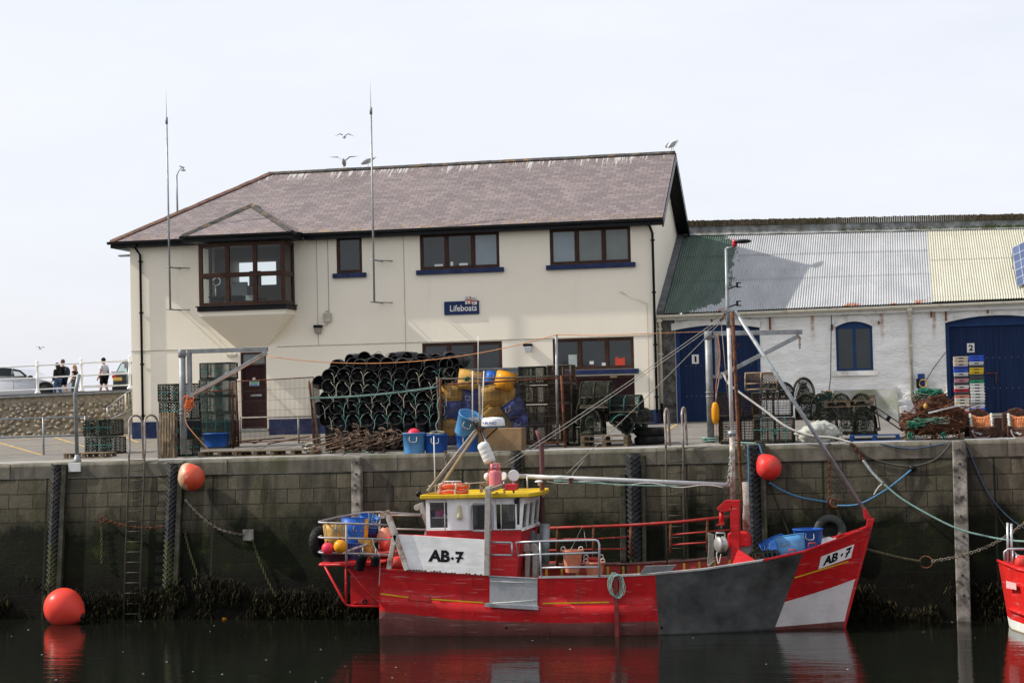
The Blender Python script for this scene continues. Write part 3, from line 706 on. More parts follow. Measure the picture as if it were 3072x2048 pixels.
mb=MB();reveal(mb,d1a,d1b,A1,.3);reveal(mb,wa,wb,AW,w0z,.16,sill=True);reveal(mb,d2a,d2b,A2_,.3);mb.build('opening_reveal',M_WHITE,sh)
# smooth arch bands and window surround
def band(a,b,fn,hgt,n=20,y=YS - .06):
    mb=MB()
    for k in range(n):
        x0,x1=lerp(a,b,k/n),lerp(a,b,(k+1)/n)
        mb.prism([(x0,y,fn(x0)),(x1,y,fn(x1)),(x1,y,fn(x1)+hgt),(x0,y,fn(x0)+hgt)],(0,.05,0))
    mb.build('arch_band',M_WHITE,sh)
band(d1a - .1,d1b+.02,A1,.22);band(wa - .02,wb+.02,AW,.2);band(d2a - .02,d2b+.1,A2_,.22)
mb=MB();mb.bx((wa - .14,YS - .1,w0z - .15),(wb+.14,YS - .02,w0z));mb.build('window_sill',M_WHITE,sh)
def bigdoor(a,b,fn,zs,name):
    y=YS+.24;fl=sgz((a+b)/2)
    mb=MB();mb.bx((a,y,fl),(b,y+.06,zs - .06));o=mb.build(name,M_NAVYDOOR,sh)
    m2=MB();n=16
    for k in range(n):x0,x1=lerp(a,b,k/n),lerp(a,b,(k+1)/n);m2.poly([(x0,y - .03,zs - .06),(x1,y - .03,zs - .06),(x1,y - .03,fn(x1)),(x0,y - .03,fn(x0))])
    m2.bx((a,y - .07,zs - .12),(b,y - .031,zs - .05));m2.build('tympanum',M_SHEDBLUE,o)
    mx_=(a+b)/2
    for x in (a,b - .12):m3=MB();m3.bx((x,y - .08,fl),(x+.12,y - .01,zs - .12));m3.build('door_frame',M_SHEDBLUE,o)
    m4=MB();m4.bx((mx_ - .06,y - .03,fl),(mx_+.06,y - .002,zs - .13));m4.build('meeting_rail',M_NAVYDOOR,o)
    m5=MB()
    for zz in (.62,.3):
        for k in range(14):m5.box((lerp(a+.3,b - .3,k/13),y - .004,lerp(fl,zs,zz)),(.018,.012,.018))
    m5.build('bolt_head_row',M_GALV,o)
    return o
bigdoor(d1a,d1b,A1,z1s,'sliding_door');dd2=bigdoor(d2a,d2b,A2_,z2s,'sliding_door')
mb=MB();q=P(2975,1119,YS+.2);mb.box((q.x,q.y,q.z),(.35,.02,.03));mb.tube([(q.x+.14,q.y,q.z - .02),(q.x+.12,q.y,q.z - .36)],.015);mb.build('door_bolt',mat('rusty iron',RUST,.8,.4,8,.3),dd2)
# arched window with wired panes
mb=MB();y=YS+.1;fr=.075
mb.bx((wa,y,w0z),(wa+fr,y+.05,ws));mb.bx((wb - fr,y,w0z),(wb,y+.05,ws));mb.bx((wa+fr,y,w0z),(wb - fr,y+.05,w0z+.07));mb.bx((wa+fr,y,ws - .06),(wb - fr,y+.05,ws))
mw=(wa+wb)/2;mb.bx((mw - .05,y - .01,w0z+.07),(mw+.05,y+.05,ws - .06))
for k in range(10):x0,x1=lerp(wa,wb,k/10),lerp(wa,wb,(k+1)/10);mb.prism([(x0,y,ws),(x1,y,ws),(x1,y,AW(x1)),(x0,y,AW(x0))],(0,.05,0))
wo=mb.build('window',M_SHEDBLUE,sh)
for x0,x1 in ((wa+fr,mw - .05),(mw+.05,wb - fr)):
    m=MB();m.bx((x0,y+.035,w0z+.07),(x1,y+.045,ws - .06));m.build('pane',M_PANE,wo)
    m=MB();n=7
    for k in range(n+1):xx=lerp(x0,x1,k/n);m.box((xx,y+.026,(w0z+ws)/2),(.006,.006,ws - w0z - .14))
    for k in range(16):m.box(((x0+x1)/2,y+.02,lerp(w0z+.08,ws - .07,k/15)),(x1 - x0,.006,.006))
    m.build('wire_guard',mat('guard wire',(.05,.07,.075),.5),wo)
# corrugated roof
RYa,RZa,RYb=57.76,3.94,64.0
def rz_(x,y):return 3.93+.0085*(x+7.4)*(1 - (y - RYa)/6.3)+(y - RYa)/(RYb - RYa)*(6.93 - 3.93 - .022*(x+7.3))
rxl=-7.42;crx=P(2790,800,60.8).x
def corr(mb,x0,x1,pitch=.078,amp=.017,ya=RYa,yb=RYb,lift=0):
    n=int((x1 - x0)/pitch*8)
    mb.grid(lambda a,b:(lambda x,y:(x,y,rz_(x,y)+lift+amp*math.sin(2*math.pi*x/pitch)))(lerp(x0,x1,a),lerp(ya,yb,b)),n,4,True)
mb=MB();corr(mb,rxl,crx,ya=RYa,yb=60.3);corr(mb,rxl,crx,ya=60.1,yb=62.3,lift=.012);corr(mb,rxl,crx,ya=62.1,yb=RYb,lift=.024);mb.build('grey_roof',M_CORR,sh)
mb=MB();corr(mb,crx - .02,SX1,lift=.02,ya=RYa,yb=61.4);corr(mb,crx - .02,SX1,lift=.033,ya=61.2);mb.build('cream_roof',M_CREAM,sh)
mb=MB()
for k in range(5):
    y=RYa+.35+k*1.35
    for j in range(70):
        x=rxl+.12+j*.078*2+.0195
        if x > SX1 - 7.4+9:break
        mb.sph((x,y,rz_(x,y)+.035),.013,6,4)
mb.build('roof_fixing_row',M_GALV,sh)
mb=MB();mb.prism([(-7.57,RYa,RZa - .05),(-7.57,RYb,6.9),(-7.57,RYb,7.02),(-7.57,RYa,RZa+.09)],(.22,0,0));mb.build('lead_flashing',mat('lead',(.1,.105,.11),.6,.4,4,.3),sh)
# parapet at the top of the roof
pf=lambda x:rz_(x,64.05)
mb=MB();n=40
mb.grid(lambda a,b:(lambda x:(x,[63.85,64.0,64.02,64.45,64.45][round(b*4)],[pf(x) - .03,pf(x)+.05,pf(x)+.30,pf(x)+.30,0][round(b*4)]+.02*mnoise.noise(V((x*1.5,b*3,0)))))(lerp(-7.55,SX1,a)),60,4,False)
mb.build('parapet',M_PARA,sh)
M_BRK=mat('weathered brick',(.085,.065,.045),.9,.5,9,.5,bs=20,dirt=(.07,.075,.03),dsc=3,dth=.55,rnd=0)
mb=MB();x=-7.5
while x < SX1:
    h=cr.uniform(.185,.215);mb.box((x+.03,64.12+cr.uniform(-.012,.012),pf(x)+.30+h/2),(.062,.30,h));x += .074
mb.build('brick_coping',M_BRK,sh)
mb=MB();mb.bx((-7.5,64.0,6.9),(SX1,64.24,7.2));
mb=MB();mt=random.Random(9)
for k in range(240):
    x=mt.choice([mt.uniform(3.0,4.6),mt.uniform(2.2,4.6),mt.uniform(-2,3)]);y=63.9;z=pf(x)+.03
    for j in range(3):
        a=mt.uniform(0,6.28);l=mt.uniform(.04,.12);mb.add([(x,y,z),(x+.02,y,z),(x+math.cos(a)*l,y - .05+math.sin(a)*l*.4,z+l)],[(0,1,2)])
mb.build('moss_tuft_row',mat('roof moss',(.07,.12,.02),.9,.4,6),sh)
M_CREAMPL=mat('cream plastic',(.62,.59,.48),.45,.1,3,.03,dirt=(.4,.34,.2),dsc=3,dth=.62)
mb=MB();gutter(mb,(-7.56,57.70,3.88),(SX1,57.70,4.02),.085);mb.build('gutter',M_CREAMPL,sh)
mb=MB();mb.bx((-7.4,57.83,3.72),(SX1,57.86,3.86));mb.build('eaves_board',M_WHITE,sh)
for (x0,y0),(x1,y1),yy in (((2728,922),(2738,1196),57.93),((1977,956),(1988,1209),57.82)):
    a,b=P(x0,y0,yy),P(x1,y1,yy);X0=(a.x+b.x)/2;mb=MB()
    mb.tube([(X0,57.70,a.z - .02),(X0,57.70,a.z - .08),(X0,yy,a.z - .25),(X0,yy,b.z)],.05,10);mb.box((X0,57.73,a.z - .06),(.16,.14,.1));mb.box((X0,yy,lerp(a.z,b.z,.42)),(.15,.12,.05));mb.box((X0,yy,lerp(a.z,b.z,.12)),(.15,.12,.05))
    mb.build('downpipe',M_CREAMPL,sh)
# iron straps and rust stains on the wall
for (x,y0,y1) in ((2135,951,965),(2309,948,996),(2496,973,990),(2636,963,972),(2793,925,951),(2837,932,962),(2963,928,940)):
    a,b=P(x,y0,57.93),P(x,y1,57.93);mb=MB();mb.bx((a.x - .025,57.9,b.z),(a.x+.025,57.99,a.z));mb.build('iron_strap',mat('rusty iron',RUST),sh)
# number plates
M_INK=mat('black lettering',(.008,.008,.009),.5,.1,3,0)
for (x0,y0,x1,y1,t_,lab,yy) in ((2076,1063,2096,1091,'1','white number 1 plate on the navy door beside the lifeboat station',58.215),(2901.5,1029,2923,1057,'2','white number 2 plate on the navy door above the fish boxes',58.215)):
    a,b=P(x0,y1,yy),P(x1,y0,yy);pl=T('number_plate',lab,'sign',(a.x,yy,a.z),'door number plates')
    mb=MB();mb.bx((a.x,yy,a.z),(b.x,yy+.015,b.z));mb.build('plate',M_WHITE,pl)
    u=.16 if t_ == '2' else .33
    text('digit',t_,quadfn((lerp(a.x,b.x,u+.06),yy - .004,lerp(a.z,b.z,.17)),(lerp(a.x,b.x,1 - u),yy - .004,lerp(a.z,b.z,.17)),(lerp(a.x,b.x,1 - u),yy - .004,lerp(a.z,b.z,.83)),(lerp(a.x,b.x,u+.06),yy - .004,lerp(a.z,b.z,.83))),M_INK,pl,bold=.03)
# solar panel
n_=V((0,-.62,.78));pl=T('solar_panel','blue solar panel on a frame on the cream shed roof','solar panel',P(3050,850,59.0))
c4=[PP(x,y,P(3040,745,60.2),n_) for x,y in ((3051.5,861),(3170,815),(3150,690),(3037,745))]
mb=MB();nn=n_.normalized()
M_PV=NT('solar cells');uv=M_PV.uvc();brk=M_PV.n('TexBrick',Vector=uv,Color1=(.07,.10,.20),Color2=(.10,.14,.26),Mortar=(.5,.52,.55),Scale=1.0);brk.offset=0
brk.inputs['Brick Width'].default_value=.2;brk.inputs['Row Height'].default_value=.2;brk.inputs['Mortar Size'].default_value=.006
M_PVM=M_PV.fin(brk.outputs[0],.2)
c5=[p+nn*.03 for p in c4];mb.add([*c5],[(0,1,2,3)],uvs=[[(0,0),(1.2,0),(1.2,1),(0,1)]]);mb.build('cell_sheet',M_PVM,pl)
mb=MB();mb.prism(c4,nn*.026);
for p in (c4[0],c4[1]):mb.tube([p,(p.x,p.y,rz_(p.x,p.y)+.0)],.02)
for p in (c4[2],c4[3]):mb.tube([p,(p.x,p.y,rz_(p.x,p.y))],.02)
mb.build('panel_frame',M_GALV,pl)
# ================================================================== cobble wall and promenade rail
YC=62.0
cw=T('cobble_wall','brown beach cobble retaining wall under the white promenade railing','wall',(-31,62,.6))
M_MORT=mat('cobble mortar',(.27,.23,.17),.95,.4,7,.8,bs=25)
M_COB=NT('cobbles');at=M_COB.n('Attribute',_attribute_name='tone').outputs['Fac']
cc=M_COB.ramp(at,(0,(.15,.135,.11)),(.3,(.29,.235,.16)),(.55,(.36,.29,.20)),(.8,(.27,.26,.235)),(1,(.42,.36,.25)))
cc=M_COB.mix(M_COB.ramp(M_COB.noise(M_COB.obj(),6,5),(.35,0.0),(.7,.6)),cc,(.15,.12,.085))
M_COBM=M_COB.fin(cc,.85,M_COB.bump(M_COB.noise(M_COB.obj(),30,4),.35,.02))
ztop=lambda x:1.86+.02*(x+32)
mb=MB();mb.prism([(-46,YC,0),(-25.0,YC,0),(-25.0,YC,ztop(-25)),(-46,YC,ztop(-46))],(0,.35,0));mb.build('wall_core',M_MORT,cw)
sr=random.Random(3);mb=MB();tones=[];placed=[]
for k in range(2600):
    x=sr.uniform(-36.5,-25.8);z=sr.uniform(.35,1.62) 
    rx,rzz=sr.uniform(.06,.16),sr.uniform(.05,.115)
    if any(((x - a)/(rx+c)) ** 2+((z - b)/(rzz+d)) ** 2 < .86 for a,b,c,d in placed):continue
    placed.append((x,z,rx,rzz));M_=Matrix.Rotation(sr.uniform(-.7,.7),3,'Y')
    b0=len(mb.v);mb.sph((x,YC - .02,z),(rx,.085,rzz),10,7,M_);t_=sr.random()
    for i in range(b0,len(mb.v)):
        p=V(mb.v[i]);mb.v[i]=tuple(p+V((1,1,1))*.012*mnoise.noise(p*9))
    tones += [t_]*(len(mb.v) - b0)
o=mb.build('cobble_facing',M_COBM,cw);al=o.data.attributes.new('tone','FLOAT','POINT');al.data.foreach_set('value',tones)
mb=MB();mb.prism([(-46,YC - .09,ztop(-46)),(-25.0,YC - .09,ztop(-25)),(-25.0,YC - .09,ztop(-25)+.09),(-46,YC - .09,ztop(-46)+.09)],(0,.5,0));mb.build('coping',mat('dark coping',(.10,.095,.085),.8,.3,4,.3),cw)
mb=MB();zz=ztop;mb.tube([(-46,YC - .11,ztop(-46)+.0),(-25.0,YC - .11,ztop(-25)+.0)],.035,6);mb.build('service_pipe',mat('grey pipe',(.2,.21,.23),.5),cw)
# white rail on the wall
M_WRAIL=mat('white rail paint',(.78,.78,.77),.4,.05,3,.02)
YR=62.2;pr=T('promenade_railing','white three bar promenade railing with ball topped posts above the cobble wall','railing',(-31,62.2,1.9))
zb=lambda x:ztop(x)+.09
def rl(px_,py_):return P(px_,py_,YR)
posts=[rl(113 - 245,1165),rl(113,1170),rl(245,1160),rl(390,1150)]
for p in posts:
    mb=MB();x=p.x;z0=zb(x);mb.lathe([(.11,0),(.11,.05),(.07,.10),(.05,.16),(.05,.50),(.068,.53),(.068,.62),(.05,.65),(.042,.95),(.06,.98),(.06,1.07),(.035,1.10),(.055,1.15),(.055,1.19),(.02,1.23)],10,c=(x,YR,z0));mb.build('post',M_WRAIL,pr)
for za in (1.03,.575,.15):
    mb=MB();mb.tube([(-46,YR,zb(-46)+za),(posts[-1].x+.05,YR,zb(-27)+za)],.027,8);mb.build('rail',M_WRAIL,pr)
YR2=75.5;pr2=T('seafront_railing','thin white railing on the far sea side of the promenade','railing',(-36,YR2,1.84))
for za in (.95,.45):
    mb=MB();mb.tube([(-60,YR2+9,1.84+za - .2),(-28,YR2+9,1.84+za - .2)],.03,6);mb.build('rail',M_WRAIL,pr2)
for k in range(9):mb=MB();x=-58+k*3.4;mb.tube([(x,YR2+9,1.84),(x,YR2+9,2.65)],.035,6);mb.build('post',M_WRAIL,pr2)
# steps and their handrail at the wall end
sp=T('stone_steps','dark stone steps rising behind the cream building beside the cobble wall','steps',(-27,61.3,.6))
mb=MB()
for k in range(7):mb.bx((-28.1+k*.32,60.6,.3 if k == 0 else .62+.19*k - .05),(-25.2,61.9,.62+.19*(k+1) - .05)) if k < 6 else None
mb.build('step_flight',mat('step stone',(.22,.195,.155),.9,.4,4,.4),sp)
hr=T('step_handrail','grey baluster handrail beside the stone steps','railing',(-27.5,60.5,.6))
a0,a1=P(322,1222,60.5),P(404,1160,60.5);b0,b1=P(322,1262,60.5),P(404,1222,60.5)
mb=MB();mb.tube([a0,a1],.022);mb.tube([b0,b1],.018);mb.build('rail',M_GALV,hr)
for k in range(10):
    t=k/9;mb=MB();mb.tube([a0.lerp(a1,t),b0.lerp(b1,t)],.03 if k in (0,6) else .012,6);mb.build('baluster',M_GALV if k != 6 else M_CREAMPL,hr)
# ================================================================== the red fishing boat
def m_paint(name,c,rough=.4,chip=None,cth=.7,stain=.35):
    s=NT(name);ob=s.wp()
    cc=s.ramp(s.noise(ob,1.6,6,.6),(.3,tuple(v*.78 for v in c)),(.7,tuple(min(1,v*1.12) for v in c)))
    cc=s.mix(s.ramp(s.noise(s.map(ob,(3,3,.4)),1.6,5,.65),(.5,0.0),(.8,stain)),cc,tuple(lerp(v,.22,.16) for v in c))
    if stain > .3:
        st=s.noise(s.map(ob,(5,5,.22)),1.3,4,.6);cc=s.mix(s.ramp(st,(.55,0.0),(.68,.6)),cc,tuple(v*.45+.012 for v in c))
        r2=s.noise(s.map(ob,(7,7,.35),(3,1,0)),1.0,4,.6);cc=s.mix(s.ramp(r2,(.63,0.0),(.70,.65)),cc,(.17,.075,.035))
        sc2=s.noise(s.map(ob,(.9,1,9)),2.2,4,.6);cc=s.mix(s.ramp(sc2,(.60,0.0),(.68,.5)),cc,tuple(lerp(v,.45,.5) for v in c))
    if chip:cc=s.mix(s.ramp(s.noise(ob,7,6,.7),(cth,0.0),(cth+.03,1.0)),cc,chip)
    h=s.math('ADD',s.noise(s.map(ob,(.5,1,2.5)),4,4),s.math('MULTIPLY',s.noise(ob,40,3),.25))
    return s.fin(cc,s.ramp(s.noise(ob,5,4),(.3,rough - .06),(.7,rough+.14)),s.bump(h,.28,.025),Specular_IOR_Level=.2)
M_RED=m_paint('red hull paint',(.50,.013,.016),.36,(.20,.05,.04),.72)
M_MAROON=m_paint('faded antifouling',(.17,.060,.052),.6,(.09,.03,.025),.66,.5)
M_HWHITE=m_paint('white hull paint',(.66,.63,.61),.42,(.3,.17,.1),.76,.3)
M_PANELW=m_paint('white panel paint',(.82,.81,.79),.4,None,stain=.12)
M_YELP=m_paint('yellow roof paint',(.62,.42,.02),.45,(.36,.27,.08),.73)
M_YELI=m_paint('yellow bulwark paint',(.45,.27,.04),.55,(.20,.07,.03),.6)
gs=NT('grey hull steel');ob=gs.wp();x,y,z=gs.sep(ob)
c_=gs.ramp(gs.noise(ob,.9,6,.62),(.3,(.036,.036,.034)),(.5,(.105,.107,.103)),(.72,(.22,.22,.21)))
c_=gs.mix(gs.ramp(gs.noise(gs.map(ob,(2.5,1,.5)),1.5,5),(.6,0.0),(.75,.5)),c_,(.16,.10,.06))
M_GREYST=gs.fin(c_,gs.ramp(gs.noise(ob,2,4),(.3,.35),(.7,.6)),gs.bump(gs.noise(ob,1.6,3),.35,.06),Metallic=.15,Specular_IOR_Level=.25)
M_RUSTY=mat('rust',(.13,.050,.025),.85,.6,7,.4,dirt=(.05,.025,.018),dsc=9)
M_RUSTRED=m_paint('rusting red paint',(.36,.03,.025),.5,(.14,.05,.02),.56,.5)
M_RUSTW=mat('rust stained white',(.58,.55,.5),.55,.12,4,.1,dirt=(.22,.085,.025),dsc=4,dth=.52)
M_ALU=mat('galvanised rail',(.42,.43,.45),.35,.12,5,.03,metal=.5)
M_GREYP=mat('grey post paint',(.36,.34,.31),.5,.2,4,.1,dirt=(.25,.12,.05),dsc=5,dth=.66)
M_DECK=mat('dark deck',(.06,.055,.05),.8,.4,4,.3)
M_TIMB=mat('weathered timber',(.30,.255,.20),.75,.3,5,.3,dirt=(.17,.12,.07),dsc=5,stretch=(1,1,1))
M_GLOSSBLK=mat('black rubberised plastic',(.008,.008,.009),.3,.2,4,.02)
M_ROPEW=mat('pale rope',(.44,.43,.39),.85,.25,30,.5,bs=120)
M_ROPET=mat('teal rope',(.17,.28,.25),.85,.3,30,.5,bs=120)
M_ROPEB=mat('blue rope',(.07,.20,.34),.8,.25,30,.5,bs=120)
M_ROPEG=mat('grey rope',(.27,.26,.23),.85,.3,30,.5,bs=120)
M_ORANGE=mat('orange plastic',(.62,.13,.035),.45,.15,4,.05,dirt=(.5,.2,.1),dsc=4,dth=.68)
M_BUOY=mat('red buoy vinyl',(.60,.035,.030),.42,.2,2,.08,bs=14,dirt=(.42,.15,.10),dsc=3.5,dth=.6)
M_PINKB=mat('pink buoy vinyl',(.68,.04,.075),.38,.1,2,.02)
M_YELB=mat('amber buoy vinyl',(.66,.27,.012),.38,.1,2,.02)
M_OCHRE=mat('yellow tub plastic',(.52,.29,.06),.55,.2,2.5,.08,dirt=(.33,.21,.08),dsc=4,dth=.54)
M_BLUEP=mat('blue tub plastic',(.018,.10,.40),.4,.2,2.5,.05,dirt=(.08,.15,.36),dsc=3,dth=.64)
M_BLUEL=mat('light blue tub plastic',(.08,.25,.50),.45,.2,2.5,.05,dirt=(.2,.32,.5),dsc=3,dth=.64)
M_NAVYP=mat('dark blue tub plastic',(.026,.048,.19),.6,.2,2.5,.08,dirt=(.09,.11,.22),dsc=4,dth=.56)

def Yc(X):return 42.8+.028*(X+12)
ST=[(1138,1707,1.55,1140,1.42),(1300,1716,1.63,1300,1.5),(1468,1729,1.65,1468,1.52),(1617,1731,1.65,1617,1.52),(1820,1728,1.65,1822,1.5),(1962,1721,1.63,1974,1.42),
      (2110,1707,1.55,2095,1.2),(2289,1680,1.30,2225,.85),(2411,1654,1.0,2322,.56),(2541,1607,.50,2455,.2),(2597,1583,.2,2512,.07),(2611,1577,.05,2529,.04)]
WZ=-4.12
rows_=[]
for gx,gy,hb,wx,hw in ST:
    X=-6.0
    for _ in range(4):X=P(gx,gy,Yc(X) - hb).x
    g=P(gx,gy,Yc(X) - hb);Xw=X
    for _ in range(4):Xw=P(wx,1885,Yc(Xw) - hw).x
    rows_.append((X,g.z,hb,Xw,hw))
gxs=[s[0] for s in ST]
SN=[r[0] for r in rows_]
def sX(gx):return gx
def hull(gx,t,side=-1,off=0.0):
    v=[interp(gx,gxs,[r[k] for r in rows_]) for k in range(5)]
    X=lerp(v[3],v[0],t);z=lerp(WZ,v[1],t)
    p=interp(gx,[1138,1962,2411,2611],[1,1,1.35,1.2])
    hb=v[4]+(v[2] - v[4])*(max(t,0) ** p) if t >= 0 else v[4]*(1+t*.5)
    return V((X,Yc(X)+side*(hb+off),z))
tb_=lambda s:interp(s,[1138,1300,1348,1700,1962,1963,2411,2611],[.374,.30,.27,.216,.23,.03,.04,.06])
t3_=lambda s:interp(s,[1138,1451,1617,1962,2411,2611],[.59,.515,.50,.50,.36,.48])
stp=lambda s:interp(s,[1138,1940,1962],[.05,.05,0.0])
boat=T('fishing_boat','red and grey fishing boat with white wheelhouse moored along the quay','fishing boat',(-6.5,42.9,WZ))
cols=sorted(set(list(np.linspace(1138,2611,74))+gxs+[1345]))
def hrow(s,off):
    tb,t3,e=tb_(s),t3_(s),stp(s)
    L=[(-.12,-.25),(0,0),(tb,.0),(lerp(tb,t3,.5),.0),(t3,0),(t3+.012,-e),(lerp(t3,1,.35),-e),(lerp(t3,1,.7),-e),(1,-e)]
    return [(t,e+d if d > -.2 else e+d) for t,d in L]
def hullmat(s,j):
    if s < 1966:return 1 if j <= 1 else 0
    if s < 2411:return 2
    return (1 if j <= 1 else 3 if j <= 3 else 0)
mb=MB()
for side in (-1,1):
    base=len(mb.v);nr=9
    for s in cols:
        for t,off in hrow(s,0):mb.v.append(tuple(hull(s,t,side,off)))
    for i in range(len(cols) - 1):
        for j in range(nr - 1):
            a=base+i*nr+j;q=(a,a+nr,a+nr+1,a+1)
            mb.f.append(q if side < 0 else q[::-1]);mb.sm.append(j not in (4,));mb.mi.append(hullmat((cols[i]+cols[i+1])/2,j));mb.uv.append(None)
n=len(cols)*9
mb.cur=0
for j in range(8):mb.f.append((j,j+1,n+j+1,n+j));mb.sm.append(False);mb.mi.append(1 if j < 2 else 0);mb.uv.append(None)
hullo=mb.build('hull',[M_RED,M_MAROON,M_GREYST,M_HWHITE],boat)
# find the hull point under a pixel (near side)
_S,_Tt=np.meshgrid(np.linspace(1138,2611,900),np.linspace(0,1,120),indexing='ij')
_pp=np.array([[px(hull(a,b,-1,stp(a) if b < t3_(a) else 0)) for b in np.linspace(0,1,120)] for a in np.linspace(1138,2611,900)])
def onhull(x,y,off=.006):
    d=(_pp[...,0] - x) ** 2+(_pp[...,1] - y) ** 2;i,j=np.unravel_index(np.argmin(d),d.shape)
    s,t=float(_S[i,j]),float(_Tt[i,j]);Y=hull(s,t,-1,(stp(s) if t < t3_(s) else 0)+off).y
    return P(x,y,Y)
def strip(mb,pts,wd,off=.006):
    for a,b in zip(pts,pts[1:]):
        n=8
        for k in range(n):
            q=[onhull(lerp(a[0],b[0],u),lerp(a[1],b[1],u)+d,off) for u,d in ((k/n,wd),((k+1)/n,wd),((k+1)/n,-wd),(k/n,-wd))]
            mb.poly(q)
M_YSTR=mat('yellow line paint',(.62,.44,.02),.45,.15,6,.05)
for pts in ([(1141,1780),(1226,1791)],[(1293,1796),(1451,1807)],[(1628,1809),(1827,1805)],[(2384,1732),(2545,1683)]):
    mb=MB();strip(mb,pts,2.0);mb.build('yellow_line',M_YSTR,hullo)
mb=MB();r4=[(1229,1778),(1288,1783),(1293,1804),(1226,1799)];mb.poly([onhull(*p,off=.004) for p in r4[::-1]]);mb.build('welded_patch',M_RED,hullo)
mb=MB()
for a,b in zip(r4,r4[1:]+r4[:1]):mb.tube([onhull(*a),onhull(*b)],.008,4)
mb.build('weld_bead',M_RUSTRED,hullo)
mb=MB()
for xx,yy in ((1208,1729),(1298,1736),(1337,1740),(1375,1741),(1417,1745),(1458,1748),(1180,1826),(1300,1836),(1419,1841),(1540,1846),(1664,1846),(1378,1772),(1300,1765),(1747,1845)):mb.sph(onhull(xx,yy,.0),.016,8,5)
mb.build('bolt_head_row',M_RED,hullo)
# plank seams
mb=MB()
for pts in ([(1140,1728),(1186,1735),(1210,1739),(1452,1757)],[(1347,1853),(1347,1905)]):
    for a,b in zip(pts,pts[1:]):mb.tube([onhull(lerp(a[0],b[0],k/6),lerp(a[1],b[1],k/6),.001) for k in range(7)],.006,4)
mb.build('plank_seam',M_RUSTRED,hullo)
for xx in (1519,1985):
    mb=MB();q=onhull(xx,1881,-.01);mb.lathe([(.022,0),(.032,0),(.032,.02),(.02,.02)],10,Matrix.Rotation(R(90),3,'X'),q);mb.build('hull_outlet',M_GLOSSBLK,hullo)
# deck, inner bulwark, cap rail
ci=[c for c in cols if c < 2605]
dz=lambda s:interp(s,[1138,2110,2411,2611],[.62,.62,.55,.42])
tdk=lambda s:1 - dz(s)/(hull(s,1).z - WZ)
mb=MB();a=[hull(s,tdk(s),-1,-.06) for s in ci];b=[hull(s,tdk(s),1,-.06) for s in ci]
mb.add(a+b,[(i,i+1,len(ci)+i+1,len(ci)+i) for i in range(len(ci) - 1)]);mb.build('deck',M_DECK,boat)
for side,nm in ((-1,'near'),(1,'far')):
    mb=MB();a=[hull(s,1,side,-.07) for s in ci];h=[hull(s,lerp(1,tdk(s),.3/dz(s)),side,-.07) for s in ci];b=[hull(s,tdk(s),side,-.07) for s in ci];n=len(ci)
    mb.add(a+h+b,[(i,i+1,n+i+1,n+i) for i in range(n - 1)]+[(n+i,n+i+1,2*n+i+1,2*n+i) for i in range(n - 1)])
    for k in range(len(mb.mi)):mb.mi[k]=0 if k < n - 1 else 1
    bo=mb.build('bulwark',[M_RUSTRED,M_YELI],boat)
    if side > 0:
        for s in np.linspace(1560,2350,17):
            m=MB();p=hull(s,1,1,-.11);m.bx((p.x - .03,p.y - .03,p.z - dz(s)),(p.x+.03,p.y+.05,p.z - .06));m.build('frame_rib',M_YELI,bo)
def caprail(name,s0,s1,m_,sides=(-1,1),hw=.075,lift=.02):
    for side in sides:
        mb=MB();ss=[s for s in cols if s0 <= s <= s1]
        A_=[hull(s,1,side,.02) for s in ss];B_=[hull(s,1,side,-hw*1.7) for s in ss];n=len(ss);up=V((0,0,lift))
        mb.add([p+up for p in A_]+[p+up for p in B_]+[p - up for p in A_]+[p - up for p in B_],
               [(i,i+1,n+i+1,n+i) for i in range(n - 1)]+[(2*n+i,2*n+i+1,i+1,i) for i in range(n - 1)]+[(n+i,n+i+1,3*n+i+1,3*n+i) for i in range(n - 1)])
        mb.build(name,m_,boat)
caprail('cap_rail',1138,1470,M_RED,(-1,));caprail('cap_rail',1138,2110,mat('worn cap rail',(.22,.12,.11),.7,.4,6,.3),(1,))
caprail('cap_rail',1617,2300,mat('steel cap rail',(.38,.37,.36),.5,.2,5,.1),(-1,));caprail('cap_rail',2289,2609,M_RED)
mb=MB();st_t=[hull(2605,t,-1) for t in (0,.3,.6,1)]
tp=P(2613,1553,Yc(-1));bt=hull(2611,0,-1);yb_=Yc(-1)
mb.prism([(bt.x - .02,yb_ - .06,bt.z - .1),(bt.x+.035,yb_ - .06,bt.z - .1),P(2624,1554,yb_ - .06),P(2602,1555,yb_ - .06),P(2596,1583,yb_ - .06)],(0,.12,0))
mb.build('stem_post',M_RED,boat,bevel=.012)
mb=MB();mb.prism([P(2589,1525,yb_ - .05),P(2597,1525,yb_ - .05),P(2614,1552,yb_ - .05),P(2602,1556,yb_ - .05),P(2592,1556,yb_ - .05)],(0,.1,0));mb.build('stay_bracket',M_RED,boat,bevel=.008)
# registration at the bow
M_INKB=mat('black lettering',(.008,.008,.009))
def grid_on_hull(q4,off,nu=12,nv=5):
    mb=MB();f=lambda u,v:onhull(*(lerp(lerp(q4[0][k],q4[1][k],u),lerp(q4[3][k],q4[2][k],u),v) for k in (0,1)),off=off)
    mb.grid(f,nu,nv,True);return mb
q4=[(2455,1707),(2553,1672),(2563,1631),(2463,1669)]
grid_on_hull(q4,.008).build('number_board',M_PANELW,hullo)
def hullquad(q4,off):return lambda u,v:onhull(*(lerp(lerp(q4[0][k],q4[1][k],u),lerp(q4[3][k],q4[2][k],u),v) for k in (0,1)),off=off)
def sub(q4,u0,u1,v0,v1):
    f=lambda u,v:tuple(lerp(lerp(q4[0][k],q4[1][k],u),lerp(q4[3][k],q4[2][k],u),v) for k in (0,1));return [f(u0,v0),f(u1,v0),f(u1,v1),f(u0,v1)]
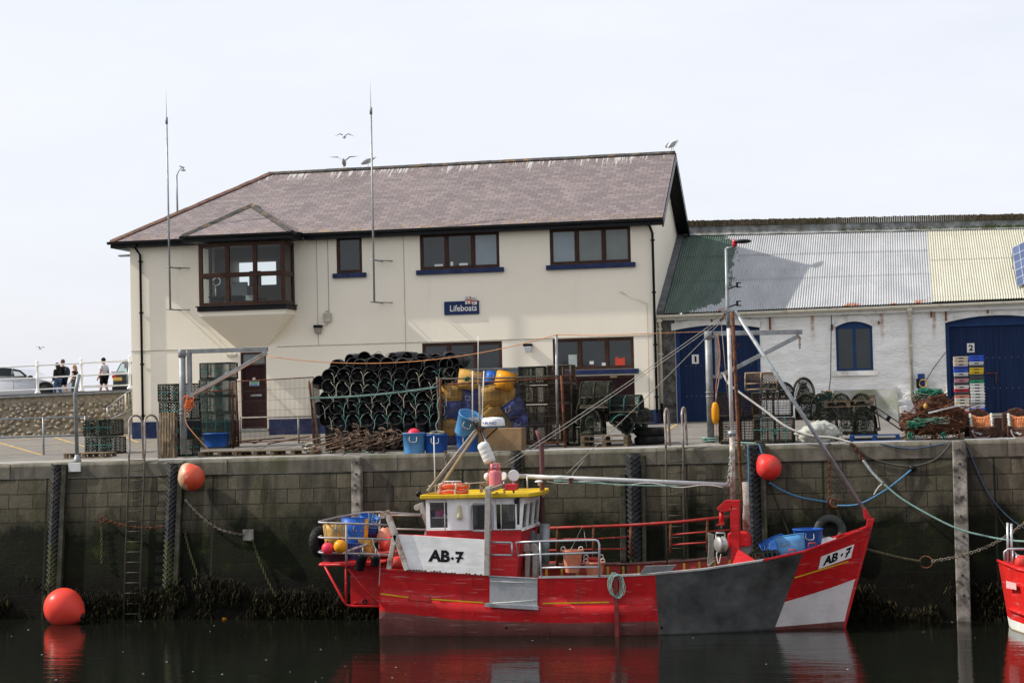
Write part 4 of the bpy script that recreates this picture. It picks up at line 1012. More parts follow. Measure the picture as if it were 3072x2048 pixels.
text('registration_letters','AB',hullquad(sub(q4,.12,.56,.15,.87),.015),M_INKB,hullo,bold=.045)
text('registration_digit','7',hullquad(sub(q4,.79,.95,.15,.87),.015),M_INKB,hullo,bold=.045)
f=hullquad(q4,.0155);mb=MB();mb.poly([f(.63,.5),f(.675,.36),f(.72,.5),f(.675,.64)]);mb.build('registration_diamond',M_INKB,hullo)
mb=MB();mb.poly([f(.79,.45),f(.93,.45),f(.93,.54),f(.79,.54)]);mb.build('digit_crossbar',M_INKB,hullo)
# white side panel with the big number
YN=41.16
mb=MB();pn=[(1193,1602),(1454,1617.6),(1454,1726),(1227,1711)];mb.prism([P(x,y,YN) for x,y in pn],(0,.04,0));pnl=mb.build('side_panel',M_PANELW,boat,bevel=.006)
mb=MB();mb.tube([P(1193,1602,YN+.02),P(1454,1617.6,YN+.02)],.018,6);mb.build('panel_edge',M_RED,pnl)
yl=YN - .004
text('registration_letters','AB',quadfn(P(1284,1683.5,yl),P(1350,1686,yl),P(1350,1650,yl),P(1288,1647,yl)),M_INKB,pnl,bold=.05)
text('registration_digit','7',quadfn(P(1368,1688.5,yl),P(1387,1689,yl),P(1392,1654,yl),P(1366,1653,yl)),M_INKB,pnl,bold=.05)
mb=MB();mb.poly([P(1351.5,1674,yl),P(1357,1679.5,yl),P(1363,1674,yl),P(1357,1668.5,yl)]);mb.build('registration_diamond',M_INKB,pnl)
mb=MB();mb.poly([P(1366,1675,yl - .001),P(1390,1676,yl - .001),P(1390,1671,yl - .001),P(1366,1670,yl - .001)]);mb.build('digit_crossbar',M_INKB,pnl)
mb=MB();sr=random.Random(5)
for k in range(26):
    u=k/25;x=lerp(1232,1452,u);y=lerp(1711,1726,u);h=sr.uniform(1,6);mb.poly([P(x - 5,y - .6,YN - .002),P(x+5,y - .3,YN - .002),P(x+2,y - h,YN - .002),P(x - 2,y - h,YN - .002)])
mb.build('rust_edge',M_RUSTY,pnl)
# gallows at the stern
for Y0,dx,dy in ((YN - .02,0,0),(44.2,None,None)):
    o=V((0,Y0 - YN,0));
    g1=[P(x,y,YN)+o for x,y in ((1160,1531),(1186,1603),(1222,1709))];g2=[P(x,y,YN)+o for x,y in ((1186,1603),(1181,1640),(1167,1706))]
    mb=MB();mb.bar(g1[0],g1[1],.11,.13);mb.bar(g1[1],g1[2],.10,.11);mb.bar(g2[0],g2[2],.10,.11)
    c0=P(1150,1545,YN)+o;mb.lathe([(.075,-.06),(.075,.06)],12,Matrix.Rotation(R(90),3,'X'),c0);mb.bar(c0,P(1163,1543,YN)+o,.08,.12);mb.build('stern_gallows',M_RUSTW if Y0 < 42 else M_GREYP,boat,bevel=.008)
# post and roof cross arm
mb=MB();mb.bar(P(1465,1462,YN+.05),P(1461,1725,YN+.05),.13,.12);mb.build('midship_post',M_GREYP,boat,bevel=.008)
mb=MB();mb.bar(P(1459,1468,YN+.1),P(1459,1468,YN+.1)+V((0,1.5,.04)),.10,.10);mb.bar(P(1470,1470,YN+.1),P(1512,1455,42.1),.07,.09);mb.bar(P(1444,1476,42.5),P(1444,1452,42.5),.07,.07);mb.bar(P(1443,1453,42.5),P(1470,1452,42.5),.07,.08);mb.bar(P(1490,1475,42.2),P(1490,1490,42.2),.06,.06)
mb.build('roof_bench',M_TIMB,boat,bevel=.006)
# side gate
mb=MB();g=[(1469,1730),(1612,1737),(1612,1817),(1469,1817)];yg=hull(1540,.9,-1).y - .05
mb.prism([P(x,y,yg) for x,y in g],(0,.03,0));gt=mb.build('side_gate',mat('brushed gate steel',(.36,.37,.38),.4,.2,2,.1,metal=.4,dirt=(.3,.2,.12),dsc=4,dth=.7),boat,bevel=.005)
mb=MB();mb.bar(P(1466,1727,yg),P(1614,1735,yg),.05,.03);mb.bar(P(1455,1813,yg - .02),P(1616,1823,yg - .02),.07,.09);mb.build('gate_sill',M_GALV,gt,bevel=.006)
mb=MB();mb.tube([P(1470,1742,yg - .01),P(1610,1748,yg - .01)],.008,4);mb.tube([P(1478,1808,yg - .005),P(1560,1803,yg - .005),P(1611,1798,yg - .005)],.007,4);mb.build('gate_seam',M_PAPER,gt)
# near rails
def rail(name,paths,r,m_,Y):
    for pth in paths:mb=MB();mb.tube([P(x,y,Y) for x,y in pth],r,8);mb.build(name,m_,boat)
rail('side_rail',[[(1470,1625),(1535,1627)],[(1470,1663),(1537,1664.5)],[(1535,1627),(1537,1664.5)],[(1555,1664),(1548,1626),(1622,1623),(1786,1619),(1794,1622),(1798,1632),(1798,1728)],[(1553,1665),(1622,1662),(1795,1657)],[(1624,1702),(1797,1700)],[(1620,1624),(1624,1732)]],.024,M_ALU,YN+.1)
# far red rail
YFR=44.35
rail('far_rail',[[(1632,1584),(1760,1580),(1893,1575),(2040,1565),(2190,1549)]],.04,M_RUSTRED,YFR)
rail('far_rail_bar',[[(1641,1617),(1780,1616),(1880,1610)],[(1641,1650),(1880,1645)],[(1641,1686),(1760,1682)],[(2015,1603),(2190,1589)],[(2015,1633),(2190,1622)]],.022,M_RUSTRED,YFR)
rail('far_rail_post',[[(1672,1582),(1672,1700)],[(1780,1580),(1781,1690)],[(1892,1574),(1893,1672)],[(2012,1567),(2012,1664)],[(2122,1558),(2122,1655)]],.038,M_RUSTY,YFR)
# wheelhouse
W1,W2=41.78,43.72
def wq(x,y,Y=W1):return P(x,y,Y)
fl=wq(1279,1728).z - .3
X0=wq(1279,1590).x;Xf=wq(1565,1597).x;Xt=wq(1573,1499).x;Xb=wq(1547,1728).x
zb_=wq(1420,1592).z;zt_=wq(1420,1497).z
whole=MB()
lo=MB();lo.prism([(X0,W1 - .015,fl),(Xb,W1 - .015,fl),(Xf+.01,W1 - .015,zb_),(X0,W1 - .015,zb_+.02)],(0,W2 - W1+.03,0))
wh=lo.build('wheelhouse',m_paint('red house paint',(.42,.016,.020),.4,None),boat,bevel=.01)
def hole(x0,y0,x1,y1):a=wq(x0,y0);b=wq(x1,y1);return (a.x,b.x,b.z,a.z)
wins=[hole(1289,1507,1343,1582),hole(1417,1515,1475,1588),hole(1488,1512,1547,1586)]
for Y0,rv in ((W1,.04),(W2,-.04)):
    mb=MB();wall_holes(mb,X0,wq(1551,1590).x,zb_+.02,zt_+.02,wins,Y0,rv);wall_holes(mb,X0,wq(1551,1590).x,zb_+.02,zt_+.02,wins,Y0+rv,0)
    X1=wq(1551,1590).x;mb.prism([(X1,Y0,zb_+.02),(Xf,Y0,zb_+.02),(Xt,Y0,zt_+.02),(Xt - .10,Y0,zt_+.02),(X1+.06,Y0,zb_+.14),(X1,Y0,zb_+.14)],(0,rv,0))
    mb.build('side_wall',M_PANELW,wh)
    mb=MB();mb.prism([(X1,Y0+.01,zb_+.1),(X1+.06,Y0+.01,zb_+.1),(Xt - .10,Y0+.01,zt_ - .02),(X1,Y0+.01,zt_+.02)],(0,rv*.6,0)) if Y0 > 43 else None
mb=MB();mb.bx((X0,W1+.04,zb_),(X0+.04,W2 - .04,zt_+.02));mb.build('aft_wall',M_PANELW,wh)
mb=MB();mb.bar((Xf+.02,W1+.0,zb_+.03),(Xf+.02,W2,zb_+.03),.06,.07);mb.bx((Xt - .12,W1+.04,zt_ - .13),(Xt,W2 - .04,zt_+.02))
for k in (1,2):yy=lerp(W1,W2,k/3);mb.bar((Xf - .01,yy,zb_+.05),(Xt - .03,yy,zt_ - .12),.06,.06)
mb.build('windscreen_frame',M_PANELW,wh)
mb=MB();mb.poly([(Xf - .03,W1+.04,zb_+.04),(Xf - .03,W2 - .04,zb_+.04),(Xt - .05,W2 - .04,zt_ - .1),(Xt - .05,W1+.04,zt_ - .1)]);mb.build('windscreen',M_GLASS,wh)
for Y0 in (W1+.025,W2 - .025):
    for a,b,c,d in wins:mb=MB();mb.poly([(a,Y0,c),(b,Y0,c),(b,Y0,d),(a,Y0,d)]);mb.build('pane',M_GLASS,wh)
def rrect(a,b,c,d,r,Y,n=5):
    pts=[]
    for cx,cz,s0 in ((b - r,d - r,0),(a+r,d - r,90),(a+r,c+r,180),(b - r,c+r,270)):
        for k in range(n+1):t=R(s0+90*k/n);pts.append(V((cx+r*math.cos(t),Y,cz+r*math.sin(t))))
    return pts
a,b,c,d=wins[1];mb=MB();mb.tube(rrect(a - .03,b+.03,c - .03,d+.03,.09,W1 - .012),.024,6,closed=True);mb.build('window_trim',mat('rubber trim',(.35,.37,.38),.5),wh)
mb=MB();e=[wq(1405,1500).x,wq(1485,1500).x];mb.bx((e[0],W1 - .012,zb_+.03),(e[0]+.012,W1 - .002,zt_));mb.bx((e[1],W1 - .012,zb_+.03),(e[1]+.012,W1 - .002,zt_));mb.build('door_edge',M_HWHITE,wh)
for xx in (1334,1503):mb=MB();q=wq(xx,1500);mb.tube([(q.x,W1 - .03,zb_),(q.x,W1 - .03,zt_)],.011,6);mb.build('aerial_lead',M_WHITE,wh)
mb=MB();a=wq(1378,1516,W1 - .06);b=wq(1378,1558,W1 - .06)
mb.lathe([(.0,0),(.085,.01),(.095,.08),(.09,.18),(.062,.24),(.06,.30),(.045,.35),(.0,.37)],12,Matrix.Diagonal((.72,.6,.95)),(b.x,W1 - .05,b.z));mb.build('beacon_case',mat('cream beacon plastic',(.62,.57,.36),.45),wh)
mb=MB();a=wq(1551,1502);mb.box((a.x,W1 - .07,a.z),(.09,.13,.12));mb.build('deck_speaker',M_GLOSSBLK,wh,bevel=.02)
# inside the wheelhouse
mb=MB();q=wq(1316,1553);mb.bx((q.x - .22,W1+.12,q.z - .015),(q.x+.2,W2 - .2,q.z+.01));mb.build('inner_shelf',M_PANELW,wh)
for x,wd,ht,m_ in ((1298,.09,.18,mat('dark bottle',(.03,.03,.035))),(1312,.12,.16,mat('pink box',(.5,.12,.3))),(1325,.1,.2,mat('magenta box',(.55,.02,.15))),(1334,.12,.09,M_PAPER)):
    q=wq(x,1553,W1+.2);mb=MB();mb.bx((q.x - wd/2,W1+.18,q.z+.012),(q.x+wd/2,W1+.3,q.z+ht));tag(mb.build('shelf_box',m_,bevel=.01),{1298:'dark bottle',1312:'pink packet',1325:'magenta box',1334:'low white packet'}[x]+' on the shelf inside the left wheelhouse window','packet')
mb=MB();q0,q1=wq(1490,1572,42.3),wq(1549,1572,42.3);mb.bx((q0.x,42.0,zb_),(q1.x - .1,43.5,q0.z));mb.build('console',M_DECK,wh)
mb=MB();mb.lathe([(.0,0),(.13,.0),(.12,.5),(.08,.62),(.0,.66)],10,None,(wq(1446,1590,42.6).x,42.6,zb_));mb.build('helm_seat',M_GLOSSBLK,wh)
# roof
rp=[(1260,1496),(1428,1494),(1587,1488),(1636,1473)]
R1,R2=41.62,43.95
a=P(1260,1497,R1);b=P(1588,1490,R1);zr=a.z
tipx=P(1636,1473,42.9).x
out=[(a.x,R1),(b.x,R1),(tipx,42.35),(tipx,43.2),(b.x+.02,R2),(a.x,R2)]
def zroof(x):return interp(x,[a.x,b.x,tipx],[zr,P(1588,1491,R1).z,P(1636,1485,42.5).z])
mb=MB();th=.10
n=len(out);vs=[V((x,y,zroof(x))) for x,y in out]+[V((x,y,zroof(x)+th)) for x,y in out]
inn=[(x+(.07 if i in (0,5) else -.07),y+(.07 if y < 42.5 else -.07)) for i,(x,y) in enumerate(out)]
vs += [V((x,y,zroof(x)+th)) for x,y in inn]+[V((x,y,zroof(x)+th - .055)) for x,y in inn]
fs=[tuple(range(n))[::-1]]+[(i,(i+1) % n,n+(i+1) % n,n+i) for i in range(n)]+[(n+i,n+(i+1) % n,2*n+(i+1) % n,2*n+i) for i in range(n)]+[(2*n+i,2*n+(i+1) % n,3*n+(i+1) % n,3*n+i) for i in range(n)]+[tuple(range(3*n,4*n))]
mb.add(vs,fs);rf=mb.build('wheelhouse_roof',M_YELP,boat,bevel=.02,seg=3)
zr2=zr+th - .05
for y in (42.45,43.1):mb=MB();q=V((tipx - .08,y,zroof(tipx) - .02));mb.lathe([(.03,-.08),(.075,0),(.075,.02)],10,Matrix.Rotation(R(125),3,'Y'),q);mb.build('flood_lamp',M_WHITE,rf)
# roof gear (fixed)
def tubeP(name,pts,r,m_,par=rf,n=8):mb=MB();mb.tube([P(*p) for p in pts],r,n);return mb.build(name,m_,par)
YT=42.75
mb=MB();mb.bar(P(1429,1288,YT - .1),P(1283,1473,42.0),.075,.06);mb.build('tripod_leg',M_TIMB,boat)
mb=MB();mb.bar(P(1435,1290,YT),P(1325,1453,43.4),.06,.05);mb.build('tripod_leg',M_TIMB,boat)
tubeP('tripod_leg',[(1444,1288,YT),(1486,1390,YT),(1500,1440,YT)],.032,M_GALV,boat);tubeP('tripod_leg',[(1441,1289,YT+.1),(1478,1392,YT+.1)],.022,M_RUSTY,boat)
mb=MB();q=P(1437,1286,YT);mb.box(q,(.25,.28,.03));mb.build('tripod_head',M_RUSTY,boat)
tubeP('mast_post',[(1439,1156,YT),(1440,1284,YT)],.027,M_TIMB,boat)
tubeP('whip_aerial',[(1434.6,1008,YT),(1434,1152,YT)],.009,M_WHITE,boat,6);tubeP('whip_aerial',[(1417.5,1112,YT - .2),(1417.5,1264,YT - .2)],.014,M_WHITE,boat,6);tubeP('whip_aerial',[(1451.8,1112,YT+.1),(1446,1262,YT+.1)],.014,M_WHITE,boat,6)
tubeP('whip_aerial',[(1301.5,1308,42.1),(1306,1484,42.1)],.013,M_WHITE,boat,6)
tubeP('aerial_bracket',[(1417,1262,YT - .2),(1432,1282,YT)],.025,M_RUSTY,boat);tubeP('radar_bracket',[(1455,1318,YT),(1492,1283,YT)],.02,M_RUSTY,boat)
q=P(1480,1283,YT);rr=(P(1514.5,1270,YT) - P(1445,1270,YT)).length/2
mb=MB();mb.lathe([(rr*.82,-.005),(rr*.95,.03),(rr*.98,.04)],28,None,q);mb.build('radar_base',mat('radar blue',(.04,.15,.32),.4),boat)
mb=MB();mb.lathe([(rr*.98,.04),(rr,.07),(rr*.95,.20),(rr*.8,.245),(0,.262)],28,None,q);rd=mb.build('radar_dome',mat('gloss white',(.74,.74,.73),.3,.05,2,0),boat)
def cyltext(u,v):
    ang=R(lerp(-58,22,u)) - R(90)+R(6);rad=rr*lerp(1.0,.965,v)+.005
    return q+V((rad*math.cos(ang),rad*math.sin(ang),lerp(.085,.155,v)))
text('radar_lettering','FURUNO',cyltext,mat('blue lettering',(.02,.06,.22),.5),rd,bold=.015)
a,b=P(1446,1328,YT - .25),P(1471,1386,YT - .25);d=(b - a);L=d.length;Mq=d.to_track_quat('Z','Y').to_matrix();r_=.145
mb=MB();mb.lathe([(0,-.02),(r_*.7,0),(r_,.06)]+[(r_*(.982 if i % 2 else 1),.06+(L - .06)*k) for k,i in ((.22,0),(.235,1),(.25,0),(.48,0),(.495,1),(.51,0),(.74,0),(.755,1),(.77,0),(.99,0))]+[(r_*.9,L),(0,L)],20,Mq,a);mb.build('radar_reflector',M_PAPER,boat)
tubeP('exhaust_pipe',[(1609,1290,43.3),(1618,1310,43.3),(1624,1328,43.3),(1626,1400,43.3),(1628,1640,43.3)],[.035,.055,.06,.06,.06],mat('oxide exhaust',(.13,.06,.065),.6,.3,4,.1,dirt=RUST,dsc=4),boat,12)
tubeP('exhaust_lagging',[(1634,1570,43.2),(1632,1690,43.2)],.13,M_GALV,boat,14)
M_LAMPW=mat('lamp white',(.7,.69,.66),.4,.08)
for (x,y,Y0,s_,ang) in ((1540,1427,42.3,.135,20),(1512,1428,42.9,.10,-20),(1462,1430,42.9,.10,160)):
    mb=MB();Mq=Matrix.Rotation(R(ang),3,'Z') @ Matrix.Rotation(R(80),3,'X');mb.lathe([(0,-s_*.7),(s_*.6,-s_*.6),(s_,0),(s_,s_*.5),(s_*.9,s_*.55)],18,Mq,P(x,y,Y0));o=mb.build('spotlight',M_LAMPW,boat)
    mb=MB();mb.lathe([(s_*.9,s_*.45),(0,s_*.5)],18,Mq,P(x,y,Y0));mb.build('lens',mat('lamp lens',(.5,.48,.42),.1),o)
    mb=MB();mb.tube([P(x,y,Y0) - V((0,0,s_)),(P(x,y,Y0).x,Y0,zr2)],.025);mb.build('bracket',M_GALV,o)
mb=MB();a=P(1519,1470,42.0);b=P(1550,1450,42.0);mb.bx((a.x,41.85,a.z),(b.x,42.2,b.z));mb.build('red_locker',mat('red locker',(.45,.03,.04),.45),boat,bevel=.015)
mb=MB();q=P(1617,1456,42.6);mb.lathe([(.03,0),(.03,.07),(.10,.085),(.10,.1),(.06,.125),(0,.13)],14,None,q);mb.build('mushroom_vent',M_LAMPW,boat)
tubeP('roof_handrail',[(1284,1457,42.2),(1450,1447,42.2),(1466,1442,42.2)],.016,M_TIMB);tubeP('aerial_stub',[(1582,1463,42.4),(1581,1428,42.4)],.016,M_LAMPW)
tubeP('roof_frame',[(1334,1456,42.6),(1334,1444,42.6),(1383,1443,42.6),(1383,1455,42.6)],.014,M_LAMPW)
mb=MB();q=P(1256,1481,42.0);mb.sph(q,.07,12,8);mb.tube([q,P(1268,1486,42.0)],.02);mb.build('stern_lamp',M_GLOSSBLK,boat)
# mast, boom, stays
YM=Yc(-4.2) - .1
m0,m1=P(2199,1505,YM),P(2177,745,YM)
mb=MB();mb.tube([P(2199,1508,YM),P(2196,1296,YM)],.062,12);mb.build('mast_foot',M_RUSTW,boat)
mb=MB();mb.tube([P(2196,1300,YM),P(2186,980,YM)],.047,12);mast=mb.build('mast',mat('pale mast paint',(.58,.56,.53),.45,.12,5,.1,dirt=(.3,.16,.08),dsc=4,dth=.64),boat)
mb=MB();mb.tube([P(2186,984,YM),P(2183,930,YM),P(2178,745,YM)],[.05,.048,.03],10);mb.build('topmast',M_GALV,boat)
mb=MB();mb.lathe([(.095,-.05),(.095,.06)],14,None,P(2196,1300,YM));mb.build('mast_collar',M_GALV,boat)
mb=MB();q=P(2182,932,YM);mb.box(q,(.28,.12,.05));mb.build('mast_band',M_GALV,boat)
tubeP('mast_ladder_pole',[(2197,935,YM+.3),(2220,1400,YM+.3),(2238,1600,YM+.3)],.042,M_RUSTY,boat)
mb=MB();mb.tube([P(2234,1445,YM+.32),P(2240,1590,YM+.32)],.085,10);mb.build('pole_sleeve',M_RUSTW,boat)
for x,y in ((2203,1030),(2208,1128),(2213,1226),(2217,1330)):mb=MB();mb.tube([P(x,y+28,YM+.3),P(x+14,y,YM+.3),P(x - 3,y,YM+.3)],.014,5);mb.build('mast_step',M_RUSTY,boat)
tubeP('forestay_pole',[(2204,932,YM),(2592,1527,Yc(-1))],.046,M_GALV,boat,12)
mb=MB();q=P(2204,728,YM);mb.lathe([(.05,-.09),(.055,-.07),(.055,.05),(.03,.07)],14,None,q);mb.build('mast_lamp',mat('red lamp lens',(.5,.01,.03),.2),boat)
mb=MB();mb.tube([P(2178,744,YM),P(2190,743,YM),P(2202,738,YM)],.018,6);mb.build('lamp_arm',M_GALV,boat)
mb=MB();q=P(2228,724,YM);mb.sph(q,(.21,.21,.05),20,8);mb.build('aerial_disc',mat('black disc',(.02,.022,.025),.5),boat)
for y in (855,910):
    q=P(2212,y,YM);mb=MB();mb.box(q,(.05,.1,.12));mb.box(q+V((.04,0,.05)),(.1,.1,.02));mb.box(q+V((.04,0,-.05)),(.1,.1,.02));mb.bar(q - V((.2,0,.08)),q - V((.02,0,.02)),.03,.03);mb.build('deck_lamp',M_GLOSSBLK,boat)
tubeP('boom',[(1554,1427,42.7),(1800,1437,42.7),(2192,1454,YM)],.052,mat('pale boom',(.5,.5,.49),.4,.12,3,.05,dirt=(.33,.2,.12),dsc=5,dth=.68),boat,10)
mb=MB();pts=[]
for k in range(60):u=k/59;c=P(lerp(1640,2170,u),lerp(1440,1458,u)+3+5*math.sin(u*19),42.66+.02*math.cos(u*19));pts.append(c)
rope(mb,pts,.012,5,1);mb.build('boom_rope',M_ROPEW,boat)
mb=MB();rope(mb,[P(1662,1441,42.6),P(1900,1455,42.6),P(2040,1457,42.6)],.014,5);mb.build('boom_rope',M_ROPET,boat)
mb=MB();rope(mb,[P(1715,1436,42.7),P(1719,1420,42.8),P(1752,1380,43.6)],.009,5,0);mb.build('boom_tackle',M_ROPEG,boat)
mb=MB();mb.box(P(1714,1441,42.65),(.09,.13,.13));mb.build('boom_clamp',M_RUSTY,boat)
for (x0,y0,x1,y1) in ((2166,955,1506,1400),(2166,962,1514,1404),(2176,972,2080,1062)):
    pass
for (pa,pb) in (((2168,950,YM),(1500,1398,42.6)),((2166,960,YM),(1512,1402,42.5)),((2178,950,YM),(1700,1420,43.9))):
    mb=MB();mb.tube(sag(P(*pa),P(*pb),.05),.009,5);mb.build('stay_wire',M_ROPEG,boat)
mb=MB();mb.tube([P(2170,950,YM),P(2160,962,YM),P(2176,940,YM)],.022,6);mb.build('stay_shackle',M_RUSTY,boat)
tubeP('mast_tackle',[(2164,968,YM),(2183,1190,YM)],.008,M_ROPEG,boat,4)
mb=MB();chain(mb,[P(2193,1350,YM - .07),P(2188,1420,YM - .1),P(2182,1455,YM - .12)],.012,.1);mb.build('mast_chain',M_GALV,boat)
tubeP('topping_wire',[(2181,1462,YM),(2178,1512,YM)],.01,M_RUSTY,boat,5)
# hauler
YH=42.3
hb_=MB();a0=[P(x,y,YH) for x,y in ((2191,1503),(2218,1499),(2218,1690),(2192,1690))];hb_.prism(a0,(0,.3,0));ho=hb_.build('hauler_column',M_RED,boat,bevel=.012)
mb=MB();mb.prism([P(x,y,YH) for x,y in ((2176,1500),(2196,1500),(2196,1530),(2166,1536),(2150,1528),(2153,1520))],(0,.25,0));mb.build('hauler_head',M_RED,ho,bevel=.01)
mb=MB();mb.tube([P(2164,1536,YH+.1),P(2164,1570,YH+.1)],.05,10);mb.build('hauler_arm',M_RED,ho)
mb=MB();mb.prism([P(x,y,YH - .05) for x,y in ((2157,1567),(2150,1572),(2146,1576),(2172,1574),(2172,1566))],(0,.12,0));mb.build('hauler_hook',M_RED,ho)
mb=MB();q=P(2164,1583,YH+.05);mb.tube([q+V((0,0,.08)),q],.02);mb.tube([P(2148,1605,YH+.05),P(2149,1598,YH+.05),P(2174,1598,YH+.05),P(2175,1605,YH+.05),P(2176,1655,YH+.05),P(2154,1657,YH+.05),P(2148,1605,YH+.05)],.02,6);mb.build('block_frame',M_GALV,ho)
q=P(2163,1632,YH+.05);Mq=Matrix.Rotation(R(35),3,'Z') @ Matrix.Rotation(R(90),3,'Y')
mb=MB();mb.lathe([(.0,-.10),(.16,-.10),(.19,-.06),(.11,-.02),(.11,.02),(.19,.06),(.16,.1),(0,.1)],20,Mq,q);mb.build('hauler_wheel',mat('worn steel sheave',(.42,.41,.39),.35,.2,5,.05,metal=.5),ho)
mb=MB()
for k in range(7):x=2125+k*2.6;rope(mb,[P(x,1596+k,YH+.3),P(x+1,1640,YH+.3),P(x - 1+(k % 3),1690,YH+.3),P(x+3,1696 - k*3,YH+.25)],.013,5)
mb.build('hanging_rope',M_ROPEG,ho)
mb=MB();rope(mb,[P(2160,1650,YH),P(2150,1660,YH),P(2156,1690,YH - .1),P(2163,1660,YH)],.012,5);mb.build('hanging_rope',M_ROPEW,ho)
mb=MB();mb.prism([P(x,y,YH+.35) for x,y in ((2182,1600),(2205,1594),(2240,1597),(2250,1610),(2252,1640),(2183,1640))],(0,.5,0));mb.build('winch_cover',M_RED,ho,bevel=.03,seg=3)
mb=MB();mb.prism([P(x,y,YH+.36) for x,y in ((2183,1641),(2252,1637),(2252,1668),(2183,1680))],(0,.45,0));mb.build('winch_base',M_GREYST,ho)
mb=MB();p0,p1,p2=P(2196,1692,YH - .35),P(2214,1646,YH+.0),P(2279,1687,YH - .3);mb.prism([p0,p2,p2+V((-.5,.6,.05)),p1],(0,0,-.05));mb.build('hauler_plate',M_RED,ho)
mb=MB();mb.prism([P(x,y,YN+.12) for x,y in ((1920,1721),(1936,1698),(2028,1694),(2015,1712))],(0,.02,.01));mb.build('hatch_plate',mat('dark plate',(.12,.125,.13),.4,.2,4),boat)
# engine pipework in front of the wheelhouse
for pts,r_ in (([(1592,1590,42.9),(1592,1700,42.9)],.11),([(1610,1600,43.0),(1612,1720,43.0)],.09)):
    tubeP('air_trunk',pts,r_,mat('grey trunking',(.10,.10,.10),.5,.3,4),boat,10)
for x in (1573,1595):mb=MB();mb.prism([P(xx,y,42.2) for xx,y in ((x - 3,1630),(x+8,1632),(x+21,1650),(x+18,1655),(x+14,1735),(x+2,1735),(x+2,1656),(x - 4,1650))],(0,.25,0));mb.build('fish_chute',M_GREYP,boat,bevel=.01)
# deck planks and steel sheets lying amidships
for (q,m_) in ((((1600,1742),(1730,1741),(1740,1722),(1640,1724)),M_DECK),):pass
# stern platform
YP1,YP2=YN+.05,44.1
def both(name,pts,r,m_):
    for Y0 in (YP1,YP2):
        o=V((0,Y0 - YP1,0));mb=MB();mb.tube([P(x,y,YP1)+o for x,y in pts],r,8);mb.build(name,m_,boat)
both('platform_tube',[(959,1693),(1038,1694),(1138,1694)],.035,M_RED);both('platform_tube',[(974,1697),(1030,1800),(1042,1814),(1060,1817),(1138,1817)],.03,M_RED);both('platform_tube',[(1038,1680),(1038,1812)],.03,M_RED);both('platform_tube',[(1044,1705),(1134,1812)],.022,M_RED)
for (x,y) in ((959,1693),(1050,1816),(1037,1694)):a=P(x,y,YP1);mb=MB();mb.tube([a,a+V((0,YP2 - YP1,0))],.032,8);mb.build('platform_beam',M_RED,boat)
a,b=P(958,1687,YP1),P(1138,1690,YP1);mb=MB();mb.bx((a.x,YP1,a.z - .05),(b.x,YP2,a.z));mb.build('platform_floor',M_RED,boat,bevel=.008)
a,b=P(1050,1694,41.7),P(1140,1812,41.7);mb=MB();mb.bx((a.x,41.7,b.z),(b.x+.1,43.9,a.z));mb.build('stern_box',M_RED,boat,bevel=.01)
mb=MB();q=P(1094,1804,41.69);mb.torus(q,.045,.018,Matrix.Rotation(R(90),3,'X'),12,6);mb.build('stern_outlet',M_GLOSSBLK,boat)
for i,(yy,y2) in enumerate(((1567,1574),(1612,1617),(1657,1663))):
    mb=MB();a=P(1172,y2,YP1);b=P(962,yy,YP1);far=V((0,YP2 - YP1,0));fz=V((0,0,.06))
    mb.tube([a,b,b+V((-.06,.05,.01)),b+V((-.08,.2,.02)),b+far*.5+V((-.06,0,.03)),b+far+fz+V((.25,-.1,0)),b+far+fz+V((.6,0,0)),a+far+fz] if i == 0 else [a,b,b+V((-.06,.05,.01)),b+V((-.08,.3,.02))],.025,8)
    mb.build('stern_rail',mat('dull galvanised tube',(.34,.32,.32),.45,.2,5,.05,metal=.3,dirt=(.22,.14,.1),dsc=5,dth=.62),boat)
for x,y0,y1,Y0 in ((1039,1572,1690,YP1),(1139,1541,1660,44.0),(1032,1553,1690,44.0),(1090,1617,1690,42.4)):
    mb=MB();mb.tube([P(x,y0,Y0),P(x,y1,Y0)],.028,8);mb.build('stern_rail_post',M_GREYP,boat)
for pts in ([(1138,1585,44.0),(1279,1588,44.0)],[(1138,1545,44.0),(1262,1545,44.0)]):tubeP('stern_rail',pts,.025,M_GREYP,boat)
tubeP('stern_strut',[(1040,1653,YP1),(1138,1620,43.0)],.03,M_GREYP,boat)
# rope hank hung over the side with a fender board
mb=MB();mb.prism([P(x,y,hull(1840,.8).y - .09) for x,y in ((1840,1728),(1853,1728),(1857,1912),(1845,1912))],(0,.07,0));mb.build('rubbing_board',mat('dark red board',(.16,.03,.028),.6,.3,5,.2),boat)
# ================================================================== things on the quay
M_NETB=mat('black green netting',(.010,.017,.014),.85,.4,9,.2,rnd=.4)
M_NETG=mat('grey green netting',(.040,.047,.035),.9,.4,9,.2,dirt=(.10,.095,.065),dsc=6,rnd=.4)
M_NETT=mat('teal lashing',(.035,.17,.16),.85,.35,9,.2,rnd=.4)
M_POTFR=mat('dark rope bound frame',(.028,.030,.024),.9,.5,14,.5,bs=90,dirt=(.12,.11,.07),dsc=9,rnd=.4)
M_OLDW=mat('old grey wood',(.17,.145,.115),.85,.35,6,.4,dirt=(.08,.07,.05),dsc=4,rnd=.4,stretch=(1,1,1))
M_PALW=mat('pallet wood',(.24,.175,.11),.85,.35,6,.4,dirt=(.12,.10,.08),dsc=4,rnd=.4)
M_WELD=mat('rusty weldmesh',(.09,.06,.04),.85,.5,9,.2,rnd=.4)
M_BLK=mat('black whelk pot plastic',(.010,.010,.011),.42,.35,6,.1,dirt=(.05,.05,.045),dsc=6,dth=.62,rnd=.3)
M_RUST=MATS['rust']
M_CARD=mat('brown cardboard',(.30,.20,.11),.85,.12,2.5,.1,dirt=(.22,.14,.08),dsc=2,dth=.62)
